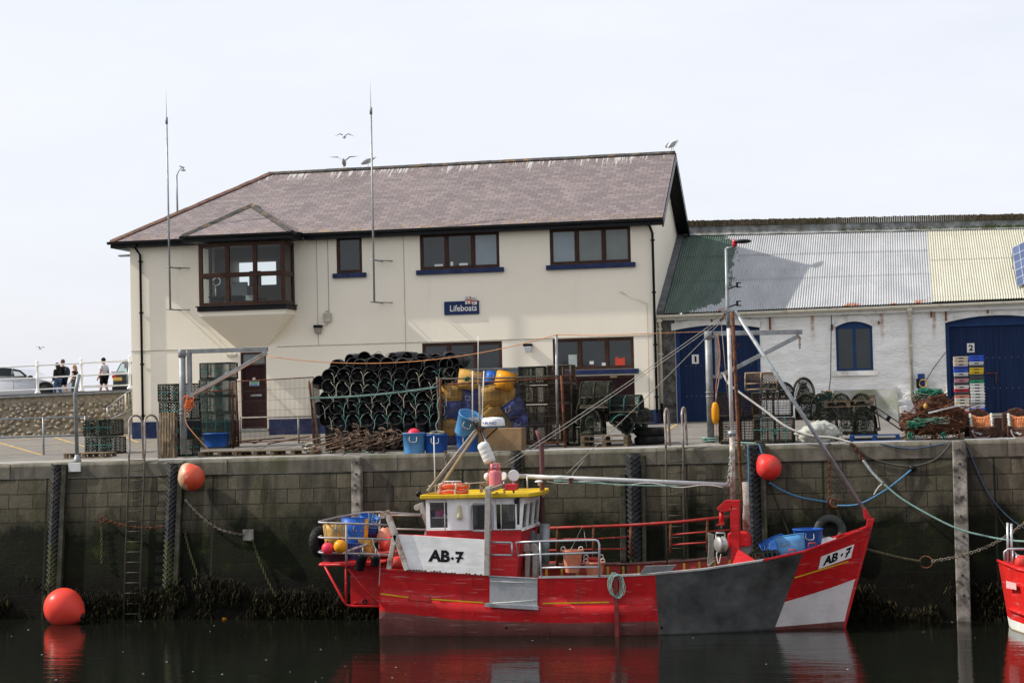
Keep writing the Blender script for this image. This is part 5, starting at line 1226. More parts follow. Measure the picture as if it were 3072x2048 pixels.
M_TYRE=mat('tyre rubber',(.018,.018,.018),.8,.35,5,.3,dirt=(.06,.055,.05),dsc=4,dth=.6)
M_PVCG=mat('dull grey green rope',(.16,.18,.14),.9,.3,20,.3)
M_STEELG=mat('galvanised crane steel',(.25,.265,.27),.5,.22,4,.08,metal=.3,dirt=(.17,.16,.14),dsc=3,dth=.6)
M_TANK=mat('zinc tank',(.24,.25,.245),.5,.2,3,.05,metal=.4,dirt=(.2,.13,.08),dsc=5,dth=.7)
M_GREENN=NT('green windbreak net');ob=M_GREENN.obj();x,y,z=M_GREENN.sep(ob)
fx=M_GREENN.math('LESS_THAN',M_GREENN.math('FRACT',M_GREENN.math('MULTIPLY',x,70.0)),.36);fz=M_GREENN.math('LESS_THAN',M_GREENN.math('FRACT',M_GREENN.math('MULTIPLY',z,70.0)),.30)
M_GREENN.set(M_GREENN.b.inputs['Alpha'],M_GREENN.math('MAXIMUM',fx,fz));M_GNET=M_GREENN.fin(M_GREENN.ramp(M_GREENN.noise(ob,4,5),(.35,(.006,.016,.010)),(.7,(.014,.036,.024))),.8)
def q4lines(mb,a,b,c,d,nu,nv,r,diag=False):
    a,b,c,d=V(a),V(b),V(c),V(d);f=lambda u,v:a.lerp(b,u).lerp(d.lerp(c,u),v)
    if not diag:
        for i in range(nu+1):mb.tube([f(i/nu,0),f(i/nu,1)],r,3,cap=False,smooth=False)
        for j in range(nv+1):mb.tube([f(0,j/nv),f(1,j/nv)],r,3,cap=False,smooth=False)
    else:
        L=(b - a).length;H=(d - a).length;n=max(2,nu);s=L/n
        k=-int(H/s) - 1
        while k*s < L:
            for sg in (1,-1):
                x0,x1=k*s,k*s+H;u0,v0,u1,v1=x0,0.0,x1,H
                if u0 < 0:v0=-u0;u0=0
                if u1 > L:v1=H - (u1 - L);u1=L
                if v1 > v0+.01:
                    A_,B_=((u0/L,v0/H),(u1/L,v1/H))
                    if sg < 0:A_,B_=(1 - A_[0],A_[1]),(1 - B_[0],B_[1])
                    mb.tube([f(*A_),f(*B_)],r,3,cap=False,smooth=False)
            k += 1
def square_pot(name,label,grp,sz=(.85,.5,.46),net=M_NETB,frame=M_POTFR,lash=M_NETT,weld=False,n=11):
    w_,d_,h_=sz;t=T(name,label,'lobster pot',(0,0,0),grp);x0,x1,y0,y1=-w_/2,w_/2,0,d_;r=.019
    mb=MB();bs_=[(x0,y0),(x1,y0),(x1,y1),(x0,y1)]
    for z in (.02,h_ - .02):
        for p,q in zip(bs_,bs_[1:]+bs_[:1]):mb.tube([(p[0],p[1],z),(q[0],q[1],z)],r,6)
    for p in bs_:mb.tube([(p[0],p[1],.02),(p[0],p[1],h_ - .02)],r,6)
    for u in (.36,.66):mb.tube([(lerp(x0,x1,u),y0,.02),(lerp(x0,x1,u),y0,h_ - .02),(lerp(x0,x1,u),y1,h_ - .02)],r*.8,5)
    mb.build('frame',frame,t)
    mb=MB();P8=lambda x,y,z:(x,y,z)
    for A_ in (((x0,y0,.02),(x1,y0,.02),(x1,y0,h_ - .02),(x0,y0,h_ - .02),n),((x0,y1,.02),(x1,y1,.02),(x1,y1,h_ - .02),(x0,y1,h_ - .02),n),((x0,y0,.02),(x0,y1,.02),(x0,y1,h_ - .02),(x0,y0,h_ - .02),7),((x1,y0,.02),(x1,y1,.02),(x1,y1,h_ - .02),(x1,y0,h_ - .02),7),((x0,y0,h_ - .02),(x1,y0,h_ - .02),(x1,y1,h_ - .02),(x0,y1,h_ - .02),n),((x0,y0,.03),(x1,y0,.03),(x1,y1,.03),(x0,y1,.03),n)):
        q4lines(mb,*A_[:4],A_[4]*2 if weld else A_[4],9,.0065 if weld else .0085,not weld)
    mb.build('netting',net,t)
    # inner dividing net and funnel
    mb=MB();xm=lerp(x0,x1,.52);q4lines(mb,(xm,y0,.03),(xm,y1,.03),(xm,y1,h_ - .03),(xm,y0,h_ - .03),9,9,.008,True)
    for k in range(10):a=2*math.pi*k/10;mb.tube([(x0+.1+.13*math.cos(a),y0+.02,h_*.5+.14*math.sin(a)),(x0+.1+.07*math.cos(a)+.1,y0+.25,h_*.5+.07*math.sin(a))],.008,3,cap=False)
    for k in range(4):mb.tube([(x0,lerp(y0,y1,(k+.5)/4),.03),(x1,lerp(y0,y1,(k+.5)/4),.03)],.03,5)
    mb.build('inner_net',net,t)
    if lash:
        mb=MB()
        for u in (.2,.5,.82):
            x=lerp(x0,x1,u);pts=[(x+.006*math.sin(k*2.2),y0 - .014,lerp(.02,h_,k/14)) for k in range(15)];mb.tube(pts,.011,4)
        mb.tube([(lerp(x0,x1,k/20),y0 - .016,h_*.52+.008*math.sin(k*1.9)) for k in range(21)],.011,4);mb.tube([(x0,y0,h_*.55),(x0,y1,h_*.5)],.010,4);mb.tube([(x1,y0,h_*.55),(x1,y1,h_*.5)],.010,4)
        mb.tube([(lerp(x0,x1,.55),y0 - .02,h_*.5),(lerp(x0,x1,.56),y0 - .03,h_*.35),(lerp(x0,x1,.6),y0 - .03,h_*.3)],.010,4)
        mb.build('lashing',lash,t)
    return t
def creel(name,label,grp,L=.7,w_=.5,h_=.42,net=M_NETG,frame=M_POTFR,lash=None,slats=True):
    """D shaped creel, long axis along local Y, round end facing -Y"""
    t=T(name,label,'creel',(0,0,0),grp);mb=MB();ring=[( -w_/2,.05)]+[(-w_/2*math.cos(math.pi*k/10),h_*.42+(h_*.58)*math.sin(math.pi*k/10)) for k in range(11)]+[(w_/2,.05)]
    for y in (0,L/2,L):mb.tube([(x,y,z) for x,z in ring],.022,6);mb.tube([(-w_/2,y,.05),(w_/2,y,.05)],.024,6)
    for x,z in (ring[1],ring[6],ring[11],ring[0],ring[-1]):mb.tube([(x,0,z),(x,L,z)],.018,6)
    mb.build('frame',frame,t)
    mb=MB()
    for x in np.linspace(-w_/2,w_/2,5):mb.box((x,L/2,.025),(.075,L,.022))
    mb.build('slat_base',M_OLDW,t) if slats else None
    mb=MB();f=lambda u:(lambda i:(lerp(ring[i][0],ring[min(i+1,12)][0],u*12 - i),lerp(ring[i][1],ring[min(i+1,12)][1],u*12 - i)))(min(int(u*12),12))
    n=14
    for k in range(-n,n+1):
        for sg in (1,-1):
            pts=[(*(lambda p:(p[0],sg*0+(v*L if sg > 0 else L - v*L),p[1]))(f(min(1,max(0,k/n+v*.8)))),) for v in np.linspace(0,1,9) if 0 <= k/n+v*.8 <= 1]
            if len(pts) > 1:mb.tube(pts,.007,3,cap=False,smooth=False)
    for y in (0,L):
        for k in range(1,16):
            x=lerp(-w_/2,w_/2,k/16);zt=h_*.42+h_*.58*math.sqrt(max(0,1 - (x/(w_/2)) ** 2));mb.tube([(x,y,.05),(x+.13*(1 if x < 0 else -1),y,zt*.93)],.006,3,cap=False);mb.tube([(x,y,zt),(x+.05*(1 if x < 0 else -1),y,.05)],.006,3,cap=False)
    mb.tube([(w_*.25*math.cos(a),-.005,h_*.5+h_*.2*math.sin(a)) for a in np.linspace(0,6.28,14)],.015,5)
    mb.build('netting',net,t)
    if lash:
        mb=MB()
        for y in (0,L/2,L):mb.tube([(x*1.06,y+.012*math.sin(i*2.5),z*1.02) for i,(x,z) in enumerate(ring)],.016,4)
        mb.build('lashing',lash,t)
    return t
def pallet(label,grp=None,L=1.2,W=.8,m_=M_PALW,name='pallet',cat='pallet'):
    t=T(name,label,cat,(0,0,0),grp);r_=random.Random(len(label))
    for k in range(6):mb=MB();y=.05+k*(W - .1)/5;mb.box((0,y,.133),(L,.098,.02));mb.build('top_board',m_,t,bevel=.003)
    for x in (-L/2+.05,0,L/2 - .05):
        mb=MB();mb.box((x,W/2,.11),(.1,W,.02));mb.build('cross_board',m_,t)
        for y in (.06,W/2,W - .06):mb=MB();mb.box((x,y,.062),(.1,.1,.078));mb.build('block',m_,t)
    for y in (.05,W/2,W - .05):mb=MB();mb.box((0,y,.011),(L,.098,.02));mb.build('bottom_board',m_,t,bevel=.003)
    return t
def tub(name,label,m_,r0,r1,h,cat='tub',grp=None,n=22,handle=True):
    """open bucket, base radius r0, rim radius r1"""
    t=T(name,label,cat,(0,0,0),grp);mb=MB();th=.012
    mb.lathe([(0,0),(r0,0),(r0*1.01,.015),(r1,h - .03),(r1+.012,h - .025),(r1+.012,h),(r1 - th,h),(r0 - th,.02),(0,.02)],n);mb.build('body',m_,t)
    if handle:
        mb=MB()
        for a in (0.5,3.6):c,s_=math.cos(a - 1.9),math.sin(a - 1.9);tv=V((-s_,c,0));p=V((c*r1,s_*r1,h*.82));rope(mb,[p - tv*.09,p - tv*.08+V((c*.05,s_*.05,-.12)),p+tv*.08+V((c*.05,s_*.05,-.13)),p+tv*.09],.011,5,5)
        mb.build('rope_handle',M_ROPEW,t)
    return t
first={}
def put(key,mk,loc,rz=0,label=None,rx=0,ry=0,grp=None,scale=None):
    """first call moves the prototype itself, later calls copy it"""
    if key not in first:first[key]=mk();o=first[key];o.location=loc;o.rotation_euler=(rx,ry,rz)
    else:o=dup(first[key],loc,(rx,ry,rz))
    if label:o['label']=label
    if grp:o['group']=grp
    if scale:o.scale=scale
    return o
GP='netted pots stacked along the quay'
# --- left: bent post, low railing, two pots, pallet
b=G(232,1383);b.y=45.15;b=V((P(232,1383,45.15).x,45.15,.0+GX*(-24+9.6)))
bp_=T('bent_post','leaning grey steel post kinked near its top beside the low quay railing','post',b)
mb=MB();mb.tube([b,P(226,1200,45.15),P(225,1185,45.15),P(237,1122,45.15)],.052,10);mb.build('shaft',M_STEELG,bp_)
mb=MB();mb.lathe([(.12,0),(.115,.05),(.06,.22)],8,None,b);mb.build('foot',M_STEELG,bp_)
mb=MB();c0,c1=P(207,1388,44.9),P(243,1414,44.9);mb.bx((c0.x,44.86,c1.z),(c1.x,44.92,c0.z));mb.build('base_plate',M_PAPER,bp_,bevel=.006)
g0=G(131,1364);rq=T('quay_railing','low grey two bar tubular railing at the left of the quay','railing',g0)
zr_=P(131,1254,g0.y).z - g0.z
for za in (zr_,zr_*.5):mb=MB();mb.tube([(-40,g0.y,gz(-40,g0.y)+za),(P(256,1300,g0.y).x,g0.y,gz(-22,g0.y)+za)],.026,8);mb.build('rail',M_GALV,rq)
for x in (g0.x,g0.x - 2.6,P(256,1300,g0.y).x):mb=MB();mb.tube([(x,g0.y,gz(x,g0.y)),(x,g0.y,gz(x,g0.y)+zr_+.03)],.03,8);mb.build('post',M_GALV,rq)
mkA=lambda:square_pot('lobster_pot','',GP,(.92,.6,.49))
g=G(302,1362);put('A',mkA,(g.x,g.y,g.z),R(-6),'lower of two black and teal lobster pots beside the leaning grey post');put('A',mkA,(g.x - .06,g.y+.02,g.z+.5),R(-3),'upper of two black and teal lobster pots beside the leaning grey post')
g=G(250,1374);mkP=lambda:pallet('');put('P',mkP,g,R(-3),'wooden pallet lying flat at the foot of the leaning post',grp='wooden pallets')
# --- crane builder
def crane(label,pole,arm,vert,diag,Yk,extra=None):
    bz=P(*pole[1],Yk);t=T('jib_crane',label,'crane',bz,'galvanised quay jib cranes')
    top=P(*pole[0],Yk);X0=(bz.x+top.x)/2
    mb=MB();mb.tube([(X0,Yk,bz.z),(X0,Yk,top.z)],.088,18);mb.build('column',M_STEELG,t)
    for f_ in (.93,.42,.5 if False else .38):mb=MB();z=lerp(bz.z,top.z,f_);mb.lathe([(.088,-.0),(.104,.01),(.104,.2 if f_ > .9 else .03),(.088,.21 if f_ > .9 else .04)],18,None,(X0,Yk,z));mb.build('collar',M_STEELG,t)
    mb=MB();mb.bar(P(*arm[0],Yk),P(*arm[1],Yk),.1,.115);mb.build('jib_arm',M_STEELG,t,bevel=.008)
    mb=MB();mb.bar(P(*vert[0],Yk),P(*vert[1],Yk),.1,.12,(0,1,0));mb.build('pivot_bar',M_STEELG,t,bevel=.008)
    mb=MB();mb.bar(P(*diag[0],Yk - .01),P(*diag[1],Yk - .01),.08,.105);mb.build('brace',M_STEELG,t,bevel=.008)
    a=P(*vert[0],Yk);mb=MB();mb.bar((X0,Yk,a.z - .05),a - V((0,0,.05)),.08,.06);c=P(*vert[1],Yk);mb.bar((X0,Yk,c.z+.03),c+V((0,0,.03)),.08,.08);mb.build('hinge',M_STEELG,t)
    e=P(*diag[0],Yk - .04);mb=MB();mb.lathe([(.07,-.05),(.07,.09)],12,Matrix.Rotation(R(90),3,'X'),e);mb.build('sheave',M_STEELG,t)
    return t,X0
k1,x1c=crane('galvanised jib crane with its arm over the dark station door',((547,1050),(550,1362)),((563,1054),(803,1047)),((568,1056),(570,1180)),((578,1184),(800,1058)),45.75)
k2,x2c=crane('galvanised jib crane with its arm across the number 1 doors',((2126,996),(2131,1312)),((2140,1001),(2407,995)),((2150,1003),(2153,1133)),((2160,1128),(2398,1006)),45.75)
mb=MB();chain(mb,[P(2399,1010,45.7),P(2399,1046,45.7)],.012,.09);mb.build('hook_chain',M_RUST,k2)
mb=MB();mb.tube([P(2388,1013,45.72),P(2290,1062,45.72)],.008,4);mb.build('jib_wire',M_ROPEG,k2)
# --- pots left of crane 1 and leaning pallet
g=G(512,1372);labs=['bottom','second from the bottom','second from the top','top']
for k,(dx,dy) in enumerate(((0,0),(.02,.03),(.0,.0),(-.03,-.02))):
    o=put('A',mkA,(g.x+.05+dx,g.y+.25+dy,g.z+k*.495),R(4 - 3*k),f'dark netted pot, {labs[k]} in the stack left of the left crane')
g=G(512,1373);put('P',mkP,(g.x+.03,g.y+.02,g.z),R(90) ,'grey weathered pallet stood on end against the left crane column',rx=0,ry=0,grp='wooden pallets')
o=bpy.data.objects[-1] if False else None
for ob_ in list(bpy.data.objects):
    if ob_.get('label','').startswith('grey weathered pallet stood'):ob_.rotation_euler=Matrix(((0,0,1),(1,0,0),(0,1,0))).to_euler();ob_.rotation_euler=(Matrix.Rotation(R(-4),3,'X') @ Matrix.Rotation(R(-12),3,'Z') @ Matrix(((0,1,0),(0,0,-1),(-1,0,0)))).to_euler();ob_.location=(g.x - .3,g.y+.15,g.z+.6);ob_.scale=(1,.62,1)
# --- stack behind the green net
g=G(618,1349)
for k in range(5):put('A',mkA,(g.x+.02*math.sin(k*2),g.y+.75,g.z+.05+k*.49),R(5*math.sin(k*3.1)),'black lobster pot, '+['lowest','second','middle','fourth','topmost'][k]+' in the tall stack behind the green net')
g0=G(568,1358);g1=G(702,1350);Yn_=g0.y+.35
gn=T('net_screen','dark green windbreak net stretched on a rusty frame by the left crane','net',(P(632,1350,Yn_).x,Yn_,.1))
c4=[P(566,1352,Yn_),P(700,1345,Yn_),P(697,1166,Yn_),P(566,1182,Yn_)];mb=MB();f=quadfn(*c4)
mb.grid(lambda u,v:f(u,v)+V((0,.05*math.sin(u*5+v*3),0)),10,10);mb.build('net',M_GNET,gn)
mb=MB();mb.tube([c4[3],c4[2],c4[1]],.024,8);mb.build('frame_tube',M_RUST,gn)
# rusty open frame with wire mesh
Yf_=Yn_+.1
fe=T('mesh_fence','rusty framed wire mesh fence panel in front of the station door','fence',(P(815,1330,Yf_).x,Yf_,.2))
c4=[P(707,1328,Yf_),P(940,1318,Yf_),P(940,1131,Yf_),P(707,1144,Yf_)]
mb=MB();q4lines(mb,*c4,62,6,.0048);mb.build('wire_mesh',M_WELD,fe)
mb=MB();mb.tube([c4[0],c4[1],c4[2],c4[3]],.018,6,closed=True);mb.build('frame_tube',M_RUST,fe)
for x,y0,y1 in ((700,1150,1340),(712,1140,1338)):mb=MB();mb.tube([P(x - 4,y0,Yf_),P(x+4,y1,Yf_)],.03,8);mb.build('fence_post',M_RUST,fe)
rb=T('barrier_rail','plain brown tubular barrier behind the wire mesh fence','railing',(P(895,1330,49).x,49,.2))
mb=MB();mb.tube([P(718,1253,49),P(935,1248,49)],.022,6);mb.build('rail',M_GREYP,rb)
for x in (720,895):mb=MB();mb.tube([P(x,1250,49),P(x+2,1330,49)],.028,6);mb.build('post',M_GREYP,rb)
g=G(673,1352);bt=tub('blue_tub','small blue rectangular tub on the pallets below the green net',M_BLUEP,.3,.33,.38,handle=False,n=4);bt.location=(g.x,Yn_ - .38,gz(g.x,Yn_ - .38)+.15);bt.rotation_euler=(0,0,R(45));bt.scale=(1.18,1.18,1)
g=G(660,1369)
for k,x in enumerate((655,762,875)):
    g=G(x,1370 - k*2);put('P',mkP,(g.x,g.y+.06,g.z),R(-2+3*k),['wooden pallet under the small blue tub','wooden pallet between the blue tub and the anchors','wooden pallet left of the rusty anchor heap'][k],grp='wooden pallets')
mb=MB();r_=random.Random(2);g=G(750,1352)
for k,pts in enumerate((((690,1345),(760,1337),(850,1330)),((735,1340),(760,1348),(785,1336)),((800,1350),(860,1338),(925,1326)))):
    mb=MB();a=[G(*p) for p in pts];mb.tube([p+V((0,.1,.17)) for p in a],.02,5);tag(mb.build('scrap_bar',M_RUST),['long rusty bar lying on the pallets near the blue tub','short bent rusty bar on the middle pallet','rusty bar on the pallet beside the anchor heap'][k],'scrap iron','scrap bars on the pallets')
# --- whelk pots
def whelk():
    t=T('whelk_pot','','whelk pot',(0,0,0),'black whelk pots in the big pile');mb=MB();rr,L=.172,.5
    rr=.186;mb.lathe([(0,.24),(.08,.2),(rr*.86,.17),(rr*.9,.012),(rr*.93,.004),(rr*.99,.004),(rr,.02),(rr,.05),(rr*.95,.07),(rr*.95,.22),(rr*1.0,.24),(rr*.95,.26),(rr*.95,L - .03),(rr*.9,L),(0,L)],18,Matrix.Rotation(R(-90),3,'X'))
    mb.build('drum',M_BLK,t);mb=MB();mb.torus((0,.004,0),rr*.955,.010,Matrix.Rotation(R(90),3,'X'),20,5);mb.build('rim',mat('grey pot rim',(.055,.055,.055),.6,.5,9,0,rnd=.4),t)  # rim ring in a lighter grey than the drum
    return t
def whelk_rope(t,m_,seed):
    r_=random.Random(seed);mb=MB();s_=r_.uniform(.8,1.15);k=r_.uniform(-.05,.05)
    p=V((k+.19,-.05,-.06))
    rope(mb,[V((.06,.02,.10+r_.uniform(-.06,.05))),V((.11,-.03,.06+r_.uniform(-.02,.04))),p],.008,4,4);rope(mb,[V((.32,.02,.10+r_.uniform(-.06,.05))),V((.27,-.03,.05+r_.uniform(-.02,.05))),p],.008,4,4);rope(mb,[p,p+V((.01,-.01,-.1)),p+V((r_.uniform(-.03,.03),0,-.17 - r_.uniform(0,.07)))],.011,4,3)
    o=mb.build('bridle',m_,t);return o
M_RT1=mat('teal bridle rope',(.12,.25,.22),.85,.3,12,0);M_RT2=mat('buff bridle rope',(.36,.34,.27),.85,.3,12,0)
wk=[]
for i,m_ in enumerate((M_RT1,M_RT2,M_RT1,None,M_RT2,M_RT1)):
    t=whelk()
    if m_:whelk_rope(t,m_,i)
    wk.append(t)
used=[0]*6
def wput(kind,loc,rot,label):
    if not used[kind]:used[kind]=1;o=wk[kind];o.location=loc;o.rotation_euler=rot;o['label']=label
    else:o=dup(wk[kind],loc,rot,label)
def wk_last():return [o for o in col.objects if o.name.startswith('whelk_pot') and o.parent is None][-1]
ordn=['first','second','third','fourth','fifth','sixth','seventh','eighth','ninth','tenth','eleventh','twelfth']
wr=random.Random(11);YW=46.25
rowsW=[('bottom lying row of the pile',1256,978,1308,9),('second lying row of the pile',1223,962,1308,9),('third lying row of the pile',1191,978,1312,9),('fourth lying row of the pile',1157,985,1325,9),('fifth lying row of the pile',1125,985,1330,9),('top front row of the pile',1094,1078,1335,7)]
for ri,(nm,y,xa,xb,n) in enumerate(rowsW):
    for k in range(n):
        x=lerp(xa,xb,k/(n - 1))+wr.uniform(-4,4);yy=y+wr.uniform(-4,4) - (x - 1150)*.014;Y0=YW+ri*.07+wr.uniform(-.08,.05)
        p=P(x,yy,Y0);kind=wr.choice([0,1,2,4,5]) if ri < 3 else (wr.choice([1,4,4,2,3]) if ri < 5 else 3)
        wput(kind,p,(R(wr.uniform(-5,5)),0,R(wr.uniform(-10,10) if ri < 4 else wr.uniform(-4,26))),f'black whelk pot, {ordn[k]} from left in the {nm}')
p=P(958,1147,YW+.3);wput(3,p,(0,0,R(15)),'black whelk pot at the far left corner of the sloping top of the pile')
for k in range(9):   # upright row at the bottom
    x=lerp(990,1300,k/8);p=P(x,1345,YW);zz=gz(p.x,YW)+.02
    wput(3,(p.x,YW+.19,zz+.70),(R(-90),0,0),f'upright black whelk pot, {ordn[k]} from left in the bottom row');wk_last().scale=(1,1.36,1)
for ri,(nm,Y0,y,xa,xb,n) in enumerate((('second layer on top of the pile',46.95,1090,1010,1360,8),('back ridge row of the pile',47.3,1077,1050,1350,8),('far back row of the pile',47.9,1081,1200,1385,5))):
    for k in range(n):
        p=P(lerp(xa,xb,k/(n - 1)),y+wr.uniform(-4,5)+(6 if k == 0 else 0),Y0);wput(3,p,(R(wr.uniform(-6,6)),0,R(wr.uniform(-30,30))),f'black whelk pot, {ordn[k]} from left in the {nm}')
for ri,(nm,y,xa,xb,n) in enumerate(rowsW[:5]):   # second layer, glimpsed in the gaps
    for k in range(n):
        p=P(lerp(xa,xb,(k+.5)/n)+wr.uniform(-4,4),y - 8,YW+.6);wput(3,p,(0,0,R(wr.uniform(-8,8))),f'black whelk pot glimpsed behind the {nm}, {ordn[k]} from left')
for k,(x,y,Y0,a) in enumerate(((1352,1122,46.5,35),(1378,1112,46.8,48),(1360,1092,46.7,40),(1385,1086,47.2,55),(1345,1148,46.4,25))):wput(3,P(x,y,Y0),(R(4),0,R(a)),f'black whelk pot, {ordn[k]} of those slumped on the right shoulder of the pile')
# stray loops of netting over the back of the pile
mb=MB();r_=random.Random(8)
for k in range(60):
    a=P(r_.uniform(1090,1370),r_.uniform(1064,1082),r_.uniform(46.9,47.8));b=a+V((r_.uniform(.15,.6),r_.uniform(-.3,.3),r_.uniform(-.12,.05)));m_=a.lerp(b,.5)+V((0,0,r_.uniform(.0,.09)));mb.tube(smooth_path([a,m_,b],3),.007,3,cap=False)
tag(mb.build('loose_netting',M_BLK),'black frayed netting tangled over the back of the whelk pot pile','netting')
# posts and ropes round the pile
for nm,x0,y0,x1,y1,m_,lab in (('rusty_stake',927,1142,946,1338,M_RUST,'rusty stake at the left end of the whelk pot pile'),('timber_stake',935,1145,955,1337,M_OLDW,'grey timber stake behind the rusty stake by the whelk pots'),('timber_stake',1311,1130,1320,1310,M_OLDW,'grey timber stake between the whelk pots and the tub cage')):
    mb=MB();mb.tube([P(x0,y0,46.1),P(x1,y1,46.1)],.028,6);tag(mb.build(nm,m_),lab,'post')
mb=MB();q4lines(mb,P(938,1335,46.2),P(962,1335,46.5),P(958,1155,46.5),P(931,1150,46.2),8,20,.007,True);tag(mb.build('old_netting',M_OLDW),'buff netting hung between the stakes left of the whelk pots','netting')
for y0,y1,lab in ((1193,1158,'upper'),(1195,1161,'lower')):
    mb=MB();mb.tube(sag(P(930,y0,46.02),P(1318,y1,46.02),.06),.013,6);tag(mb.build('tie_rope',M_ROPET),f'{lab} teal tie rope stretched across the front of the whelk pots','rope')
# --- rusty anchors
M_ANCH=mat('grey brown rust',(.16,.10,.065),.85,.6,5,.3,dirt=(.20,.17,.13),dsc=5,rnd=.5)
def anchor():
    t=T('grapnel_anchor','','anchor',(0,0,0),'rusty grapnel anchors in the heap');mb=MB();mb.tube([(0,0,0),(.95,0,.05)],.019,6);mb.build('shank',M_ANCH,t)
    for a in (0,90,180,270):
        c,s_=math.cos(R(a+45)),math.sin(R(a+45));mb=MB();mb.tube([(.95,0,.05),(1.03,c*.05,.05+s_*.05),(1.05,c*.12,.05+s_*.12),(1.0,c*.19,.05+s_*.19),(.90,c*.225,.05+s_*.225)],[.018,.018,.017,.015,.010],5);mb.build('fluke',M_ANCH,t)
    mb=MB();mb.torus((-.04,0,0),.04,.012,Matrix.Rotation(R(90),3,'X'),10,5);mb.build('ring',M_RUST,t)
    return t
ar=random.Random(21)
for k in range(22):
    u=ar.random();lay=k % 4;x=lerp(920,1105,(k // 4)/5.0)+ar.uniform(-10,10);g=G(x,1356 - lay*2);Y0=min(45.75,45.35+.1*lay)
    put('AN',anchor,(P(x,1350,Y0).x,Y0+ar.uniform(-.05,.2),gz(-15,45.4)+.07+lay*.085+ar.uniform(0,.04)),R(ar.uniform(-12,14)),f'rusty grapnel anchor in layer {["one", "two", "three", "four"][lay]} of the heap, {ordn[k // 4]} across from the left',rx=R(ar.uniform(0,90)),ry=R(ar.uniform(-16,-4)))
mb=MB();r_=random.Random(6)
for j in range(5):
    pts=[G(885+55*j+r_.uniform(-25,25),1361 - r_.uniform(0,7))+V((0,0,.02+r_.uniform(0,.05))) for _ in range(7)];mb.tube(smooth_path(pts,5),.014,5)
tag(mb.build('loose_rope',M_ROPET),'pale green rope tangle on the quay edge under the anchors','rope')
mb=MB()
for j in range(3):c=G(930,1352)+V((0,0,.06+.03*j));mb.torus(c,.13,.022,Matrix.Rotation(R(20*j),3,'X'),16,6)
tag(mb.build('rope_knot',M_ROPEW),'thick white rope knot left of the anchor heap','rope')
# --- buckets and box on the edge
def setb(o,x,y,dy=.3):g=G(x,y);o.location=(g.x,g.y+dy,g.z);return g
t=tub('bucket','faded light blue bucket on the quay edge beside the anchors',M_BLUEL,.26,.285,.53,'bucket');g=setb(t,1234,1361)
mb=MB();mb.sph((g.x,g.y+.3,g.z+.47),.18,14,8);tag(mb.build('pink_float',M_PINKB),'pink float inside the faded light blue bucket','float')
t=tub('bucket','wide royal blue bucket full of rope right of the light blue bucket',M_BLUEP,.27,.32,.46,'bucket');g=setb(t,1300,1358)
mb=MB();r_=random.Random(3)
for j in range(9):mb.torus((g.x+r_.uniform(-.08,.08),g.y+.3+r_.uniform(-.08,.08),g.z+.42+.012*j),r_.uniform(.1,.19),.014,Matrix.Rotation(R(r_.uniform(-14,14)),3,'X'),18,5)
tag(mb.build('rope_coil',M_ROPEG),'grey rope coil heaped in the wide royal blue bucket','rope')
t=tub('bucket','royal blue bucket standing under the tilted bucket',M_BLUEP,.25,.28,.44,'bucket');g=setb(t,1395,1357)
t=tub('bucket','light blue bucket tipped over on top of the royal blue bucket',M_BLUEL,.27,.31,.55,'bucket');t.location=(g.x - .06,g.y+.28,g.z+.47);t.rotation_euler=(R(18),R(24),0)
mb=MB();r_=random.Random(5);q=P(1420,1262,g.y)
for j in range(7):mb.torus(q+V((r_.uniform(-.06,.06),r_.uniform(-.05,.05),r_.uniform(-.06,.06))),r_.uniform(.05,.1),.013,Matrix.Rotation(R(r_.uniform(-60,60)),3,'X'),14,5)
tag(mb.build('rope_coil',M_ROPEG),'knotted grey rope spilling from the tipped bucket','rope')
g0,g1=G(1425,1354),G(1564,1351);z1=P(1500,1284,g0.y).z
cb_=T('cardboard_box','large plain brown cardboard box on the quay edge','box',((g0.x+g1.x)/2,g0.y+.3,g0.z))
mb=MB();mb.bx((g0.x,g0.y,g0.z),(g1.x,g0.y+.62,z1));mb.build('carton',M_CARD,cb_,bevel=.012)
mb=MB();mb.bx((g0.x - .004,g0.y+.27,z1+.001),(g1.x+.004,g0.y+.33,z1+.004));mb.bx((g0.x+.6,g0.y - .004,g0.z+.1),(g0.x+.62,g0.y - .001,g0.z+.16));mb.build('tape',mat('brown tape',(.2,.13,.07),.3),cb_)
# --- the tub cage
YG=46.0
def half_tub(key,label,m_,x,y,w_px,h_px,rot=(0,0,0),Y0=None,round_=False):
    Y0=Y0 or YG+.5;c=P(x,y,Y0);s_=1/111.0;t=T('cut_tub',label,'tub',c,'cut open plastic tubs in the cage');W,H=w_px*s_,h_px*s_;Mx=(Matrix.Rotation(rot[2],3,'Z') @ Matrix.Rotation(rot[1],3,'Y') @ Matrix.Rotation(rot[0],3,'X'))
    mb=MB();n=14;rr=W/2
    ang=math.pi*(2 if round_ else 1)
    fn=lambda u,v:V(c)+Mx @ V((-rr*math.cos(ang*u)*lerp(.88,1.03,v),-rr*(.8 if round_ else .42)*math.sin(ang*u)*lerp(.88,1.03,v),(v - .5)*H))
    mb.grid(fn,n*(2 if round_ else 1),3);mb.build('shell',m_,t,solid=.014)
    mb=MB();mb.tube([fn(u,1.0) for u in np.linspace(0,1,n*2)],.014,5);mb.build('rim',m_,t)
    if not round_ and int(x) % 3:return t
    mb=MB();a=fn(.3,.78);b=fn(.45,.78);o=Mx @ V((0,-.03,0));rope(mb,[a+o*.3,a+o+V((0,0,-.1)),b+o+V((.01,0,-.1)),b+o*.3],.010,4,4);mb.build('rope_handle',M_ROPEG,t)
    return t
